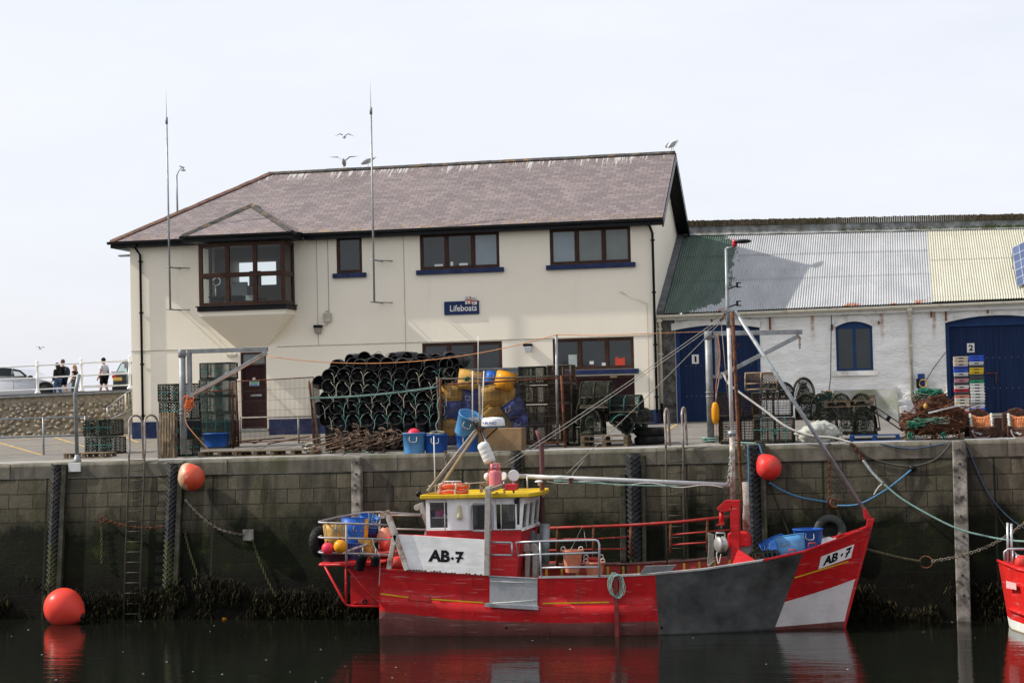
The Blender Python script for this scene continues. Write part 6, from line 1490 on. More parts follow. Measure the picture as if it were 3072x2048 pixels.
for a in ((0,'amber cut tub at the top left behind the cage mesh',M_OCHRE,1358,1181,66,52,(0,R(4),0)),(0,'navy cut tub under the top left amber tub in the cage',M_NAVYP,1357,1233,66,54,(0,R(-3),0)),
          (0,'amber cut tub at the lower left of the cage',M_OCHRE,1356,1282,60,48,(0,R(-5),0)),(0,'tall navy cut tub second from left in the cage',M_NAVYP,1416,1212,58,84,(0,R(4),0)),
          (0,'large ochre cut tub tilted in the middle of the cage',M_OCHRE,1474,1188,72,62,(0,R(-12),0)),(0,'ochre cut tub lying low in the middle of the cage',M_OCHRE,1478,1238,62,44,(0,R(-35),0)),
          (0,'ochre cut tub rising above the cage rail at left',M_OCHRE,1406,1142,66,56,(R(-12),R(12),0)),(0,'plain ochre cut tub below the orange one in the cage',M_OCHRE,1523,1194,48,56,(0,0,0)),
          (0,'blue cut tub stood on its corner in the cage',M_NAVYP,1545,1227,66,50,(0,R(-32),0)),(0,'long blue cut tub at the lower right of the tubs',M_NAVYP,1563,1288,50,88,(0,R(8),0)),
          (0,'faded blue cut tub low in the cage behind the tilted bucket',M_NAVYP,1424,1272,48,40,(0,0,0)),(0,'small navy cut tub at the bottom left corner of the cage',M_NAVYP,1350,1318,44,34,(0,0,0))):half_tub(*a)
half_tub(0,'small blue tub with white rope handles at the top of the cage',M_BLUEP,1474,1138,38,40,(R(-20),R(14),0),YG+.9,True)
half_tub(0,'bright orange yellow tub leaning open at the top of the cage',M_YELB,1515,1148,62,52,(R(-18),R(16),0),YG+.55,True)
half_tub(0,'light blue tub at the right of the orange yellow tub',M_BLUEL,1556,1170,34,42,(0,0,0),YG+.8,True)
cg=T('tub_cage','rusty tube and wire mesh cage panel holding yellow and blue tubs','cage',(P(1505,1345,YG).x,YG,.0))
c4=[P(1322,1330,YG),P(1690,1325,YG),P(1686,1140,YG),P(1320,1162,YG)];mb=MB();q4lines(mb,*c4,92,7,.0055);mb.build('wire_mesh',M_WELD,cg)
mb=MB();mb.tube([P(1320,1136,YG),P(1500,1134,YG),P(1684,1127,YG)],.022,8);mb.build('top_tube',M_OLDW,cg)
mb=MB();mb.tube([P(1318,1154,YG - .02),P(1500,1144,YG - .02),P(1684,1133,YG - .02)],.024,8);mb.build('brace_tube',M_RUST,cg)
for x0,y0,x1,y1,m_ in ((1320,1135,1324,1320,M_RUST),(1684,1126,1696,1345,M_RUST),(1438,1150,1441,1330,M_OLDW)):mb=MB();mb.tube([P(x0,y0,YG - .04),P(x1,y1,YG - .04)],.034 if m_ is M_RUST else .024,8);mb.build('upright',m_,cg)
mb=MB();mb.tube([P(1556,1332,YG),P(1690,1326,YG)],.026,8);mb.build('bottom_tube',M_RUST,cg)
mb=MB();mb.tube([P(1684,1128,YG),P(1718,1125,YG+.6),P(1732,1150,YG+.6)],.024,8);mb.build('side_tube',M_RUST,cg)
mb=MB();rope(mb,[P(1320,1190,YG - .06),P(1312,1215,YG - .1),P(1318,1250,YG - .1),P(1308,1275,YG - .1),P(1316,1300,YG - .1)],.016,5);tag(mb.build('hanging_rope',M_ROPET),'teal rope hanging down the left post of the tub cage','rope')
mb=MB();q=P(1400,1137,YG - .05)
for j in range(4):mb.torus(q+V((.01*j,0,.01*j)),.05,.013,Matrix.Rotation(R(90+20*j),3,'X'),12,5)
tag(mb.build('rope_knot',mat('green knot',(.02,.12,.07))),'dark green knot tied to the top rail of the tub cage','rope')
tk=T('metal_tank','low galvanised steel tank behind the tub cage under the station windows','tank',(P(1490,1130,49).x,49,1.0))
a,b=P(1408,1132,49),P(1572,1103,49);mb=MB();mb.bx((a.x,49,a.z - .3),(b.x,49.8,b.z));mb.build('shell',M_TANK,tk,bevel=.01)
mb=MB();mb.bx((a.x - .03,48.97,b.z - .02),(b.x+.03,49.83,b.z+.02));mb.bx((P(1497,1110,49).x,48.985,a.z),(P(1500,1110,49).x,49,b.z));mb.bx((P(1536,1110,49).x,48.985,a.z),(P(1539,1110,49).x,49,b.z));mb.build('rim',M_TANK,tk)
mb=MB();mb.bx((a.x+.1,49.05,gz(a.x,49)),(b.x - .1,49.7,a.z - .3));mb.build('stand',M_OLDW,tk)
# --- pots behind the cage on the right
mkW=lambda:square_pot('lobster_pot','',GP,(.62,.6,.5),M_WELD,M_OLDW,None,True,8);mkN=lambda:square_pot('lobster_pot','',GP,(.66,.6,.48),M_NETG,M_POTFR,None)
for c,(x,key,mk,nm) in enumerate(((1602,'N',mkN,'left'),(1676,'W',mkW,'middle'),(1722,'N',mkN,'right'))):
    g=G(x,1341)
    for k in range(4 if c != 2 else 3):put(key,mk,(g.x,YG+.45+c*.15+.03*math.sin(k*4),gz(g.x,46.4)+.12+k*.50 - (.12 if c == 2 else 0)),R(3*math.sin(k*5+c)),f'netted pot, {["bottom", "second", "third", "top"][k]} of the {nm} column behind the right end of the tub cage')
mb=MB();mb.tube([P(1669,1003,YG+.3),P(1673,1335,YG+.3)],.036,8);tag(mb.build('steel_pole',M_GALV),'thin grey pole standing in the tub cage holding up the orange line','pole')
# --- pots on pallets
g=G(1812,1341)
for k,lab in enumerate(('lower','upper')):put('P',mkP,(g.x,g.y,g.z+k*.145),R(-1+2*k),f'{lab} of two stacked pallets under the teal and green creels',grp='wooden pallets')
zb_p=g.z+.29;mkC=lambda:creel('creel','',GP,.75,.52,.44,M_NETG,M_POTFR,None);mkCT=lambda:creel('creel','',GP,.75,.52,.44,M_NETB,M_POTFR,M_NETT)
def pc(x,y,Y0):return P(x,y,Y0)
p=pc(1772,1303,g.y);put('C',mkC,(p.x,g.y+.05,zb_p),0,'grey creel with its round end forward, left on the pallet stack',scale=(1.0,1,1.55))
p=pc(1840,1300,g.y);put('CT',mkCT,(p.x+.12,g.y+.05,zb_p+.12),R(20),'teal lashed creel tumbled on its side in the middle of the pallet stack',rx=R(10),ry=R(38))
p=pc(1898,1275,g.y);put('C',mkC,(p.x,g.y+.1,zb_p+.28),R(-12),'round ended grey creel at the right on the pallet stack',scale=(1,1,.9))
for k,(x,y,rz,lab,key,mk) in enumerate(((1790,1226,80,'left of two creels on top of the pallet stack heap','C',mkC),(1880,1238,84,'teal lashed right of two creels on top of the pallet stack heap','CT',mkCT))):
    p=pc(x,y,g.y+.1);put(key,mk,(p.x+.35,g.y+.25,p.z),R(rz),lab)
for k,(x,y) in enumerate(((1898,1318),(1760,1262),(1850,1262))):p=pc(x,y,g.y+.6);put('C',mkC,(p.x,g.y+.7,gz(p.x,46)+(.29 if k == 0 else .6)),R(20*k),['grey creel behind the pallet stack at the right','grey creel behind the upper left of the pallet stack','grey creel behind the upper middle of the pallet stack'][k])
def tyre(label,R0=.33,r=.12,grp='tyres',m_=None):
    t=T('tyre',label,'tyre',(0,0,0),grp);mb=MB()
    prof=[(R0 - .10,-.09),(R0+.02,-.11),(R0+.075,-.07),(R0+.08,0),(R0+.075,.07),(R0+.02,.11),(R0 - .10,.09),(R0 - .09,0),(R0 - .10,-.09)]
    mb.lathe(prof,30);mb.build('carcass',m_ or M_TYRE,t)
    mb=MB()
    for k in range(40):a=2*math.pi*k/40;M_=Matrix.Rotation(a,3,'Z');mb.box(M_ @ V((R0+.08,0,.03 if k % 2 else -.03)),(.014,.03,.05),M_)
    mb.build('tread',m_ or M_TYRE,t);return t
g=G(1945,1334)
for k,lab in enumerate(('lower','upper')):put('TY',lambda:tyre(''),(g.x,g.y+.42,g.z+.11+.22*k),R(20*k),f'{lab} of two black tyres stacked beside the pallet of creels')
mb=MB();q=P(1912,1281,g.y+.3)
for j in range(3):mb.torus((q.x,q.y,gz(q.x,45.8)+.47+.02*j),.12 - .02*j,.014,None,14,5)
tag(mb.build('rope_coil',M_NETT),'teal rope coil lying on the upper stacked tyre','rope')
# --- crane 2 gear
t=T('long_float','long amber float hanging on the right crane column','float',P(2147,1270,45.55));a,b=P(2147,1272,45.55),P(2147,1206,45.55)
mb=MB();L=b.z - a.z;mb.lathe([(.02,0),(.06,.02),(.095,L*.3),(.095,L*.7),(.07,L*.92),(.04,L)],14,None,a);mb.build('body',M_YELB,t);mb=MB();mb.tube([b,P(2150,1180,45.6),P(2160,1120,45.7)],.014,5);mb.build('lanyard',M_ROPEG,t)
mb=MB();r_=random.Random(4)
for j in range(7):c=G(2132+r_.uniform(-12,12),1327)+V((0,.1,.03+.02*j));mb.torus(c,r_.uniform(.13,.2),.018,Matrix.Rotation(R(r_.uniform(-12,12)),3,'X'),18,5)
rope(mb,[G(2150,1326)+V((0,.05,.05)),G(2200,1333)+V((0,.0,.06)),G(2270,1335)+V((0,0,.05))],.02,6)
tag(mb.build('rope_coil',M_ROPET),'pale teal mooring rope coil at the foot of the right crane','rope')
mb=MB();rope(mb,[P(2152,1000,45.66),P(2160,1060,45.62),P(2156,1120,45.6),P(2148,1160,45.6),P(2150,1320,45.6)],.012,5);tag(mb.build('hanging_rope',mat('orange twine',(.5,.17,.06),.8,.2,10,0)),'thin orange rope hanging down the right crane','rope')
mb=MB();pts=sag(P(802,1068,45.7),P(1669,1004,YG+.25),.42,24)+[P(1800,1006,45.9),P(2125,994,45.8)];mb.tube(pts,.011,5);tag(mb.build('overhead_line',mat('orange line',(.55,.24,.10),.8,.2,10,0)),'orange line strung between the two cranes over the pots','rope')
mb=MB();rope(mb,[P(801,1062,45.65),P(700,1120,45.6),P(578,1184,45.6)],.009,5,0);rope(mb,[P(562,1190,45.6),P(556,1260,45.6),P(590,1310,45.5),P(628,1350,45.5)],.012,5);tag(mb.build('hoist_rope',mat('orange line',(.55,.24,.10))),'orange hoist rope running down the left crane to the pallets','rope')
mb=MB();r_=random.Random(2);q=P(564,1195,45.62)
for j in range(9):mb.torus(q+V((r_.uniform(-.04,.06),0,-.03*j)),r_.uniform(.05,.11),.014,Matrix.Rotation(R(90+r_.uniform(-25,25)),3,'X'),12,5)
tag(mb.build('rope_bundle',M_ORANGE),'orange rope bundle hitched on the left crane column','rope')
# --- right hand creels
g=G(2215,1330);mkB=lambda:square_pot('creel','',GP,(.94,.7,.62),M_WELD,M_POTFR,None,True,13);mkB2=lambda:square_pot('creel','',GP,(.94,.7,.62),M_WELD,M_POTFR,M_NETT,True,13)
for (x,k,lab,key,mk) in ((2215,0,'big square creel at the bottom left of the four beside the right crane','B',mkB),(2320,0,'big square creel with green lashing, bottom right of the four beside the right crane','B2',mkB2),(2213,1,'big square creel at the top left of the four beside the right crane','B',mkB),(2318,1,'big square creel at the top right of the four beside the right crane','B',mkB)):
    p=G(x,1331);put(key,mk,(p.x,p.y+.05,p.z+.02+k*.635),R(1.5*(k - .5)),lab)
zt2=g.z+1.29
p=P(2285,1192,g.y+.2);put('BR',lambda:creel('creel','',GP,.78,.44,.46,M_WELD,mat('buff creel frame',(.30,.21,.14),.85,.3,8,.3),None),(p.x+.39,p.y+.1,zt2),R(90),'buff barrel topped creel lying on top of the four square creels')
for (x,y,Y0,rz,sc_,lab) in ((2352,1200,46.2,30,1.0,'teal roped round creel behind the mast pole on the creel stack'),):p=P(x,y,Y0);put('CT',mkCT,(p.x,Y0,p.z),R(rz),lab)
for (x,y,rz,lab) in ((2412,1216,4,'round ended creel perched highest at the right of the square creels'),(2420,1262,-3,'round ended creel under the highest round one'),(2465,1264,2,'round ended creel first of the row of three under the tilted pallet'),(2524,1264,1,'round ended creel second of the row of three under the tilted pallet'),(2583,1264,-2,'round ended creel third of the row of three under the tilted pallet'),(2478,1308,0,'creel at the lower left behind the white bulk bag'),(2540,1308,2,'creel in the middle of the bottom row right of the white bulk bag'),(2592,1308,-3,'creel at the right end of the bottom row above the blue pallet')):
    p=P(x,y,46.1);put('C',mkC,(p.x,46.1+(.1 if y < 1230 else 0),p.z),R(rz),lab)
mb=MB()
for x in (2450,2530,2588):a=P(x,1256,46.02);mb.box(a,(.04,.012,.13))
p=P(2545,1208,46.0);put('P',mkP,(p.x,46.0,p.z - .1),R(0),'bleached pallet lying tilted on top of the round ended creels',rx=R(4),ry=R(-1),grp='wooden pallets')
p=P(2616,1295,46.0)
o=put('P',mkP,(p.x,46.2,p.z+.45),0,'pallet stood on edge at the right of the round ended creels',grp='wooden pallets');o.rotation_euler=(Matrix.Rotation(R(-8),3,'Y') @ Matrix(((0,0,1),(0,1,0),(-1,0,0)))).to_euler();o.scale=(.75,1,1)
pb=pallet('bright blue painted pallet on the quay edge right of the bulk bag','wooden pallets',m_=mat('blue pallet paint',(.012,.06,.2),.6,.25,5,.2));g=G(2624,1322);pb.location=(g.x,g.y+.02,g.z)
pb=pallet('black plastic pallet leaning against the creels by the grey board','wooden pallets',.95,.8,M_GLOSSBLK,'plastic_pallet');p=P(2660,1262,46.4);pb.location=(p.x,46.2,p.z);pb.rotation_euler=(0,R(36),0)
# white bulk bag
bb=T('bulk_bag','crumpled white woven bulk bag in front of the round creels','bag',G(2450,1328));g=G(2450,1330);mb=MB();c=V((g.x,g.y+.35,g.z+.22))
b0=len(mb.v);mb.sph(c,(.56,.36,.285),80,50)
for i in range(b0,len(mb.v)):
    p=V(mb.v[i]);d=(p - c);f_=.92+.28*mnoise.noise(d*2.6+V((3,0,1)))+.20*abs(mnoise.noise(d*6.2)) - .16*abs(mnoise.noise(d*3.4+V((7,2,2))))+.07*abs(mnoise.noise(d*14));d=V((d.x*1.05,d.y,d.z*(1.15 - .5*abs(d.x) )));p=c+d*f_;p.z=max(p.z,g.z+.01+.0*p.x);mb.v[i]=tuple(p)
mb.build('body',mat('white woven plastic',(.40,.41,.37),.7,.2,3,.7,bs=9,dirt=(.40,.42,.34),dsc=3,dth=.58),bb)
mb=MB();rope(mb,[c+V((.3,-.3,.2)),c+V((.52,-.34,.12)),c+V((.6,-.3,-.1)),c+V((.5,-.4,-.25))],.012,5);mb.build('lifting_loop',M_ROPEG,bb)
# grey board, floats and net hanging on the shed
mb=MB();a,b=P(2503,1252,57.8),P(2692,1166,57.8);mb.prism([(a.x,57.55,a.z - .02),(b.x,57.55,a.z - .02),(b.x,57.9,b.z),(a.x,57.9,b.z)],(0,.04,0))
tag(mb.build('grey_board',mat('weathered grey board',(.30,.30,.275),.85,.25,2,.2,dirt=(.22,.24,.13),dsc=1.6,dth=.55)),'weathered grey board leaning on the whitewashed wall under the arched window','board')
hb2=T('hanging_floats','pair of pale yellow floats hung on a dark rope down the white wall','floats',P(2485,1185,57.8));mb=MB();mb.tube([P(2494,940,57.88),P(2492,1130,57.85),P(2487,1172,57.82)],.014,5);mb.build('rope',M_INK,hb2)
for x in (2480,2491):mb=MB();mb.sph(P(x,1180,57.78),(.075,.075,.10),12,8);mb.build('float',M_OCHRE,hb2)
mb=MB();r_=random.Random(7);q=P(2478,1205,57.5)
for j in range(16):a=[V((r_.uniform(-.25,.25),r_.uniform(-.1,.1),.25 - .12*k+r_.uniform(-.1,.1))) for k in range(5)];mb.tube(smooth_path([q+p for p in a],4),.022,5)
tag(mb.build('net_bundle',mat('dark green net',(.012,.05,.04),.9)),'dark green net bundle hanging below the pale yellow floats','net')
# blue post device, trolley
bd=T('blue_pump_post','blue steel post with a coiled yellow hose against the white wall','post',P(2764,1190,57.6));mb=MB();a,b=P(2755,1200,57.7),P(2774,1120,57.7);mb.bx((a.x,57.6,a.z - .3),(b.x,57.85,b.z));mb.build('cabinet',M_SHEDBLUE,bd,bevel=.01)
mb=MB();q=P(2770,1150,57.55);mb.torus(q,.12,.018,Matrix.Rotation(R(80),3,'X'),18,6);mb.build('hose',M_OCHRE,bd);mb=MB();mb.box(P(2753,1150,57.58),(.08,.1,.3));mb.build('meter',M_GLOSSBLK,bd)
mb=MB();mb.tube([P(2837,1056,57.92),P(2800,1105,57.9),P(2776,1145,57.7)],.012,5);mb.build('cable',M_INK,bd)
tr_=T('hand_trolley','pale hand trolley with a black wheel half hidden left of the rusty heap','trolley',P(2712,1262,47.5));a,b=P(2702,1255,47.5),P(2722,1218,47.5)
mb=MB();mb.bx((a.x,47.5,a.z),(b.x,47.56,b.z));mb.build('back_plate',M_PAPER,tr_,bevel=.01);mb=MB();mb.torus(P(2712,1259,47.4),.10,.035,Matrix.Rotation(R(80),3,'X'),18,8);mb.build('wheel',M_TYRE,tr_)
# --- rusty dredge heap on a pallet
g=G(2805,1320);put('P',mkP,(g.x,g.y,g.z),R(1),'dark pallet under the rusty dredge heap',grp='wooden pallets',scale=(1.15,1,1))
hp=T('scrap_heap','heap of rusty dredge gear and chain netting with green rope on a pallet','dredge heap',(g.x,g.y+.4,g.z+.15));r_=random.Random(31)
M_CHN=mat('rusty chain mail',(.10,.042,.022),.9,.7,16,.9,bs=40,dirt=(.035,.02,.015),dsc=12,dth=.5)
for (x,y,sx,sy,sz,nm) in ((2800,1275,.78,.5,.42,'chain_bag'),(2795,1215,.42,.4,.36,'chain_bag'),(2850,1262,.42,.4,.36,'chain_bag')):
    c=P(x,y,g.y+.42);mb=MB();b0=0;mb.sph(c,(sx,sy,sz),44,28)
    for i in range(len(mb.v)):
        p=V(mb.v[i]);d=p - c;mb.v[i]=tuple(c+d*(1+.22*mnoise.noise(p*2.7)+.13*mnoise.noise(p*9)+.06*mnoise.noise(p*24)))
        if mb.v[i][2] < g.z+.15:mb.v[i]=(mb.v[i][0],mb.v[i][1],g.z+.15)
    mb.build(nm,M_CHN,hp)
for (p0,p1,rr) in (((2712,1232),(2745,1245),.03),((2705,1258),(2740,1225),.02),((2745,1240),(2862,1208),.035),((2820,1245),(2930,1212),.02),((2790,1240),(2822,1258),.05),((2800,1190),(2842,1180),.03),((2722,1300),(2770,1280),.03),((2708,1312),(2730,1296),.022),((2870,1230),(2905,1222),.025),((2740,1285),(2880,1282),.025),((2800,1280),(2880,1270),.02),((2770,1295),(2800,1262),.03)):
    mb=MB();Y0=g.y+.0+r_.uniform(-.08,.12);mb.bar(P(*p0,Y0),P(*p1,Y0+r_.uniform(-.1,.1)),rr*1.6,rr);mb.build('iron_bar',M_RUST,hp)
mb=MB()
for j in range(9):
    for i in range(12):
        x,y=r_.uniform(2705,2895),r_.uniform(1200,1312)
        if y < 1225 and not 2740 < x < 2860:continue
        a=P(x,y,g.y+r_.uniform(-.12,.1)+(.15 if y < 1250 else 0));d=V((r_.uniform(-.28,.28),r_.uniform(-.1,.1),r_.uniform(-.12,.12)))
        if i % 3:mb.tube([a,a+d],r_.uniform(.008,.02),5)
        else:mb.torus(a,r_.uniform(.03,.07),.012,Matrix.Rotation(r_.uniform(0,3),3,'X'),12,5)
tag(mb.build('scrap_litter',M_RUST,hp),kind='stuff')
mb=MB();mb.bar(P(2785,1238,g.y - .1),P(2882,1214,g.y - .1),.03,.04);mb.build('pale_bar',M_PAPER,hp)
for (x,y,m_,n,sp) in ((2785,1178,mat('green twine',(.03,.17,.11),.9),22,.33),(2770,1190,M_PVCG,14,.3),(2775,1265,mat('green twine',(.03,.17,.11)),9,.35),(2815,1262,M_PVCG,14,.3),(2740,1275,mat('green twine',(.03,.17,.11)),8,.16),(2733,1306,mat('green twine',(.03,.17,.11)),7,.1),(2830,1305,mat('green twine',(.03,.17,.11)),5,.1)):
    mb=MB();c=P(x,y,g.y+(.25 if y < 1200 else -.08))
    for j in range(n):a=[c+V((r_.uniform(-sp,sp),r_.uniform(-.12,.12),r_.uniform(-.1,.1))) for k in range(4)];mb.tube(smooth_path(a,4),.011,4)
    mb.build('rope_tangle',m_,hp)
mb=MB();mb.sph(P(2777,1219,g.y+.08),(.06,.06,.09),10,8);mb.build('small_float',M_OCHRE,hp)
# --- orange dredge bags
M_ORN=mat('orange dredge netting',(.52,.20,.085),.9,.45,14,.9,bs=30,dirt=(.25,.08,.03),dsc=10,dth=.56);M_CHD=mat('dark ring mesh',(.07,.035,.025),.9,.6,14,.9,bs=40)
M_TEX=mat('white teal lacing',(.42,.46,.42),.9,.4,12,.5)
def dredge(x0,x1,lab):
    g=G((x0+x1)/2,1314);a,b=P(x0,1300,g.y),P(x1,1300,g.y);W=b.x - a.x;t=T('dredge_bag',lab,'dredge',((a.x+b.x)/2,g.y+.3,g.z),'orange scallop dredge bags');X0,X1=a.x,b.x;z0=g.z
    mb=MB();fn=lambda u,v:V((lerp(X0,X1,u),g.y+.08+.3*v+.03*math.sin(u*9),z0+.20+.38*v - .10*math.sin(math.pi*u)*(1 - .2*v)+.02*mnoise.noise(V((u*14,v*14,x0)))))
    mb.grid(fn,40,20);mb.build('net_panel',M_ORN,t,solid=.03)
    mb=MB()
    for i in range(14):
        mb.tube([fn(i/13*.96+.02,v)+V((0,-.03,.01*math.sin(v*40))) for v in np.linspace(.05,.95,9)],.013,4)
    mb.build('net_cord_row',M_ORN,t)
    mb=MB();fn2=lambda u,v:V((lerp(X0 - .05,X1+.1,u),g.y+.02+.05*math.sin(u*7)+.9*max(0,v - .5),z0+.03+.25*min(1,v*2)+.04*mnoise.noise(V((u*12,v*9,x1))) - .05*math.sin(math.pi*u)*min(1,v*2)))
    mb.grid(fn2,30,14);mb.build('ring_mesh',M_CHD,t,solid=.05)
    mb=MB();fn3=lambda u,v:V((X1+.05+.18*u,g.y+.1+.4*u,z0+.03+.45*v+.05*mnoise.noise(V((u*9,v*9,3)))));mb.grid(fn3,10,14);fn4=lambda u,v:V((lerp(X0 - .15,X1,u),g.y+.5,z0+.03+(.55+.14*math.sin(u*3.2))*v+.05*mnoise.noise(V((u*9,v*9,7)))));mb.grid(fn4,20,12);mb.build('side_mesh',M_CHD,t,solid=.05)
    for u in (0,1):
        mb=MB();mb.tube([fn(u,v)+V((.015*math.sin(v*30),-.03,0)) for v in np.linspace(0,1,16)],.032,6);mb.build('edge_lacing',M_TEX,t)
    mb=MB();mb.tube([fn(u,0)+V((0,-.04,.012*math.sin(u*40))) for u in np.linspace(0.03,.97,24)],.028,6);mb.build('edge_lacing',M_TEX,t)
    mb=MB();rope(mb,[fn(.02,0)+V((0,-.06,0)),V((lerp(X0,X1,.2),g.y - .06,z0+.03)),V((lerp(X0,X1,.5),g.y - .1,z0+.015)),V((lerp(X0,X1,.8),g.y - .06,z0+.03)),fn(.98,0)+V((0,-.06,0))],.013,5);mb.build('hauling_rope',mat('pinkish rope',(.4,.3,.29),.8),t)
dredge(2914,2978,'orange netted dredge bag nearest the rusty heap');dredge(3030,3098,'orange netted dredge bag cut by the right edge of the photo')
# --- fish boxes
def fishbox(m_):
    t=T('fish_box','','fish box',(0,0,0),'fish boxes stacked by the number 2 doors');mb=MB();w_,d_,h_=.44,.75,.155
    o_=[(-w_/2,0),(w_/2,0),(w_/2,d_),(-w_/2,d_)];i_=[(-w_/2+.03,.03),(w_/2 - .03,.03),(w_/2 - .03,d_ - .03),(-w_/2+.03,d_ - .03)]
    vs=[(x*.94,y*.97+.01,0) for x,y in o_]+[(x,y,h_) for x,y in o_]+[(x,y,h_) for x,y in i_]+[(x,y,.02) for x,y in i_]
    fs=[(3,2,1,0)]+[(i,(i+1) % 4,4+(i+1) % 4,4+i) for i in range(4)]+[(4+i,4+(i+1) % 4,8+(i+1) % 4,8+i) for i in range(4)]+[(8+i,8+(i+1) % 4,12+(i+1) % 4,12+i) for i in range(4)]+[(12,13,14,15)]
    mb.add(vs,fs);b=mb.build('shell',m_,t,bevel=.008)
    mb=MB();mb.bx((-w_/2 - .012,-.012,h_ - .035),(w_/2+.012,.02,h_ - .005));mb.build('rim',m_,t,bevel=.005)
    mb=MB();mb.bx((-.07,-.004,.06),(.07,.006,.105));mb.build('hand_hole',M_DARKHOLE,t)
    return t
M_DARKHOLE=mat('dark recess',(.05,.05,.05),.9,.2)
BC={'white':(.58,.58,.55),'buff':(.50,.44,.35),'royal blue':(.03,.09,.50),'charcoal':(.06,.065,.07),'pink':(.45,.20,.24),'red':(.42,.025,.04),'salmon':(.58,.24,.17),'yellow':(.55,.38,.03),'green':(.02,.25,.13),'cream':(.55,.48,.33),'brown':(.22,.10,.06),'dark green':(.015,.14,.10),'navy':(.03,.05,.25),'grey':(.28,.29,.3)}
def boxcol(n):return mat('fish box '+n,BC[n],.5,.12,4,.05,dirt=tuple(v*.6 for v in BC[n]),dsc=4,dth=.64)
SA=['dark green','red','white','white','cream','white','salmon','charcoal','red','white','charcoal','pink','charcoal','white','royal blue','navy','buff','buff','buff']
SB=['charcoal','brown','royal blue','white','grey','white','white','white','white','white','white','green','charcoal','charcoal','yellow','yellow','charcoal','white','royal blue','royal blue']
for nm,S_,x0,x1,yb_,yt_ in (('left',SA,2866,2911,1253,1067),('right',SB,2912.5,2957,1252,1064)):
    g=G((x0+x1)/2,yb_);Y0=g.y;a,b=P(x0,yb_,Y0),P(x1,yb_,Y0);zt=P((x0+x1)/2,yt_,Y0).z;dz_=(zt - g.z)/(len(S_)+.25);cnt={}
    for k,cn in enumerate(S_):
        cnt[cn]=cnt.get(cn,0)+1;tot=S_.count(cn)
        lab=f'{cn} fish box in the {nm} stack'+(f', {ordn[cnt[cn] - 1]} {cn} one from the ground' if tot > 1 else ', the only one of its colour there')
        key='FB'+cn
        o=put(key,lambda:fishbox(boxcol(cn)),((a.x+b.x)/2+r_.uniform(-.008,.008),Y0+r_.uniform(-.01,.01),g.z+k*dz_),R(r_.uniform(-1,1)),lab,grp='fish boxes stacked by the number 2 doors',scale=((b.x - a.x)/.455,1,dz_/.15))
def spacer(x0,y0,x1,y1,Y0,lab,holes):
    p0,p1=P(x0,y0,Y0),P(x1,y1,Y0);t=T('spacer_board',lab,'plastic board',p1,'pale pierced plastic boards');mb=MB();mb.bar(p0,p1,.06,.19,(1,0,0));mb.build('board',mat('pale plastic board',(.42,.41,.38),.6,.15),t,bevel=.012)
    for f_,s_ in holes:
        c=p0.lerp(p1,f_)+V((0,-.034,0));
        mb=MB()
        if s_:mb.box(c,(.09,.012,.15))
        else:
            for dx in (-.045,.045):mb.lathe([(.024,-.006),(.024,.006)],10,Matrix.Rotation(R(90),3,'X'),c+V((dx,0,0)))
        mb.build('hole',M_DARKHOLE,t)
spacer(2932,1178,2940,1243,G(2936,1243).y,'pale pierced plastic board leaning on the right fish box stack',((.06,0),(.28,1),(.5,0),(.7,1),(.92,0)))
spacer(2708,1218,2712,1250,47.8,'pale pierced plastic board by the hand trolley',((.2,0),))
# --- ladders
M_LAD=mat('grimy ladder steel',(.085,.075,.062),.8,.5,4,.2,dirt=(.05,.05,.02),dsc=4)
def ladder(label,xa,xb,ytop,ybot,hoops,wallY=44.72):
    t=T('quay_ladder',label,'ladder',(P((xa+xb)/2,ytop,wallY).x,44.8,-.1),'steel quay ladders');za=P(xa,ytop,wallY).z;zbm=max(-4.6,P(xa,ybot,wallY).z)
    A_=P(xa,ytop+30,44.74).x;B_=P(xb,ytop+30,44.74).x;yy=lambda z:45.0+.125*min(z,0) - .16
    for X in (A_,B_):mb=MB();mb.tube([(X,yy(0)+.0,.06),(X,yy(-.4),-.4),(X,yy(zbm),zbm)],.026,6);mb.build('stringer',M_LAD,t)
    k=0;z=-.05
    while z > zbm+.1:mb=MB();mb.tube([(A_,yy(z),z),(B_,yy(z),z)],.014,5);mb.build('rung',M_LAD,t);z -= .262
    for X,(h,back) in zip((A_,B_),hoops):
        mb=MB();f_=yy(0);pts=[(X,f_,.05),(X,f_+.05,.25),(X - .02,f_+.08,h - .2)]+[(X - .02,f_+.08+back*(1 - math.cos(R(a)))/2,h - .2+.2*math.sin(R(a))) for a in range(20,181,20)]+[(X,f_+.08+back,gz(X,45.5)+.0)]
        mb.tube(pts,.029,8);mb.build('hoop',mat('worn hoop',(.36,.34,.32),.45,.2,5,.1,metal=.3,dirt=(.22,.12,.06),dsc=3,dth=.55),t)
    return t
ladder('steel wall ladder with two hoops between the left fenders',383,430,1388,1850,((1.12,.85),(1.12,.85)))
ladder('steel wall ladder with two hoops behind the boat',1997,2049,1345,1700,((.98,.75),(1.0,.75)))
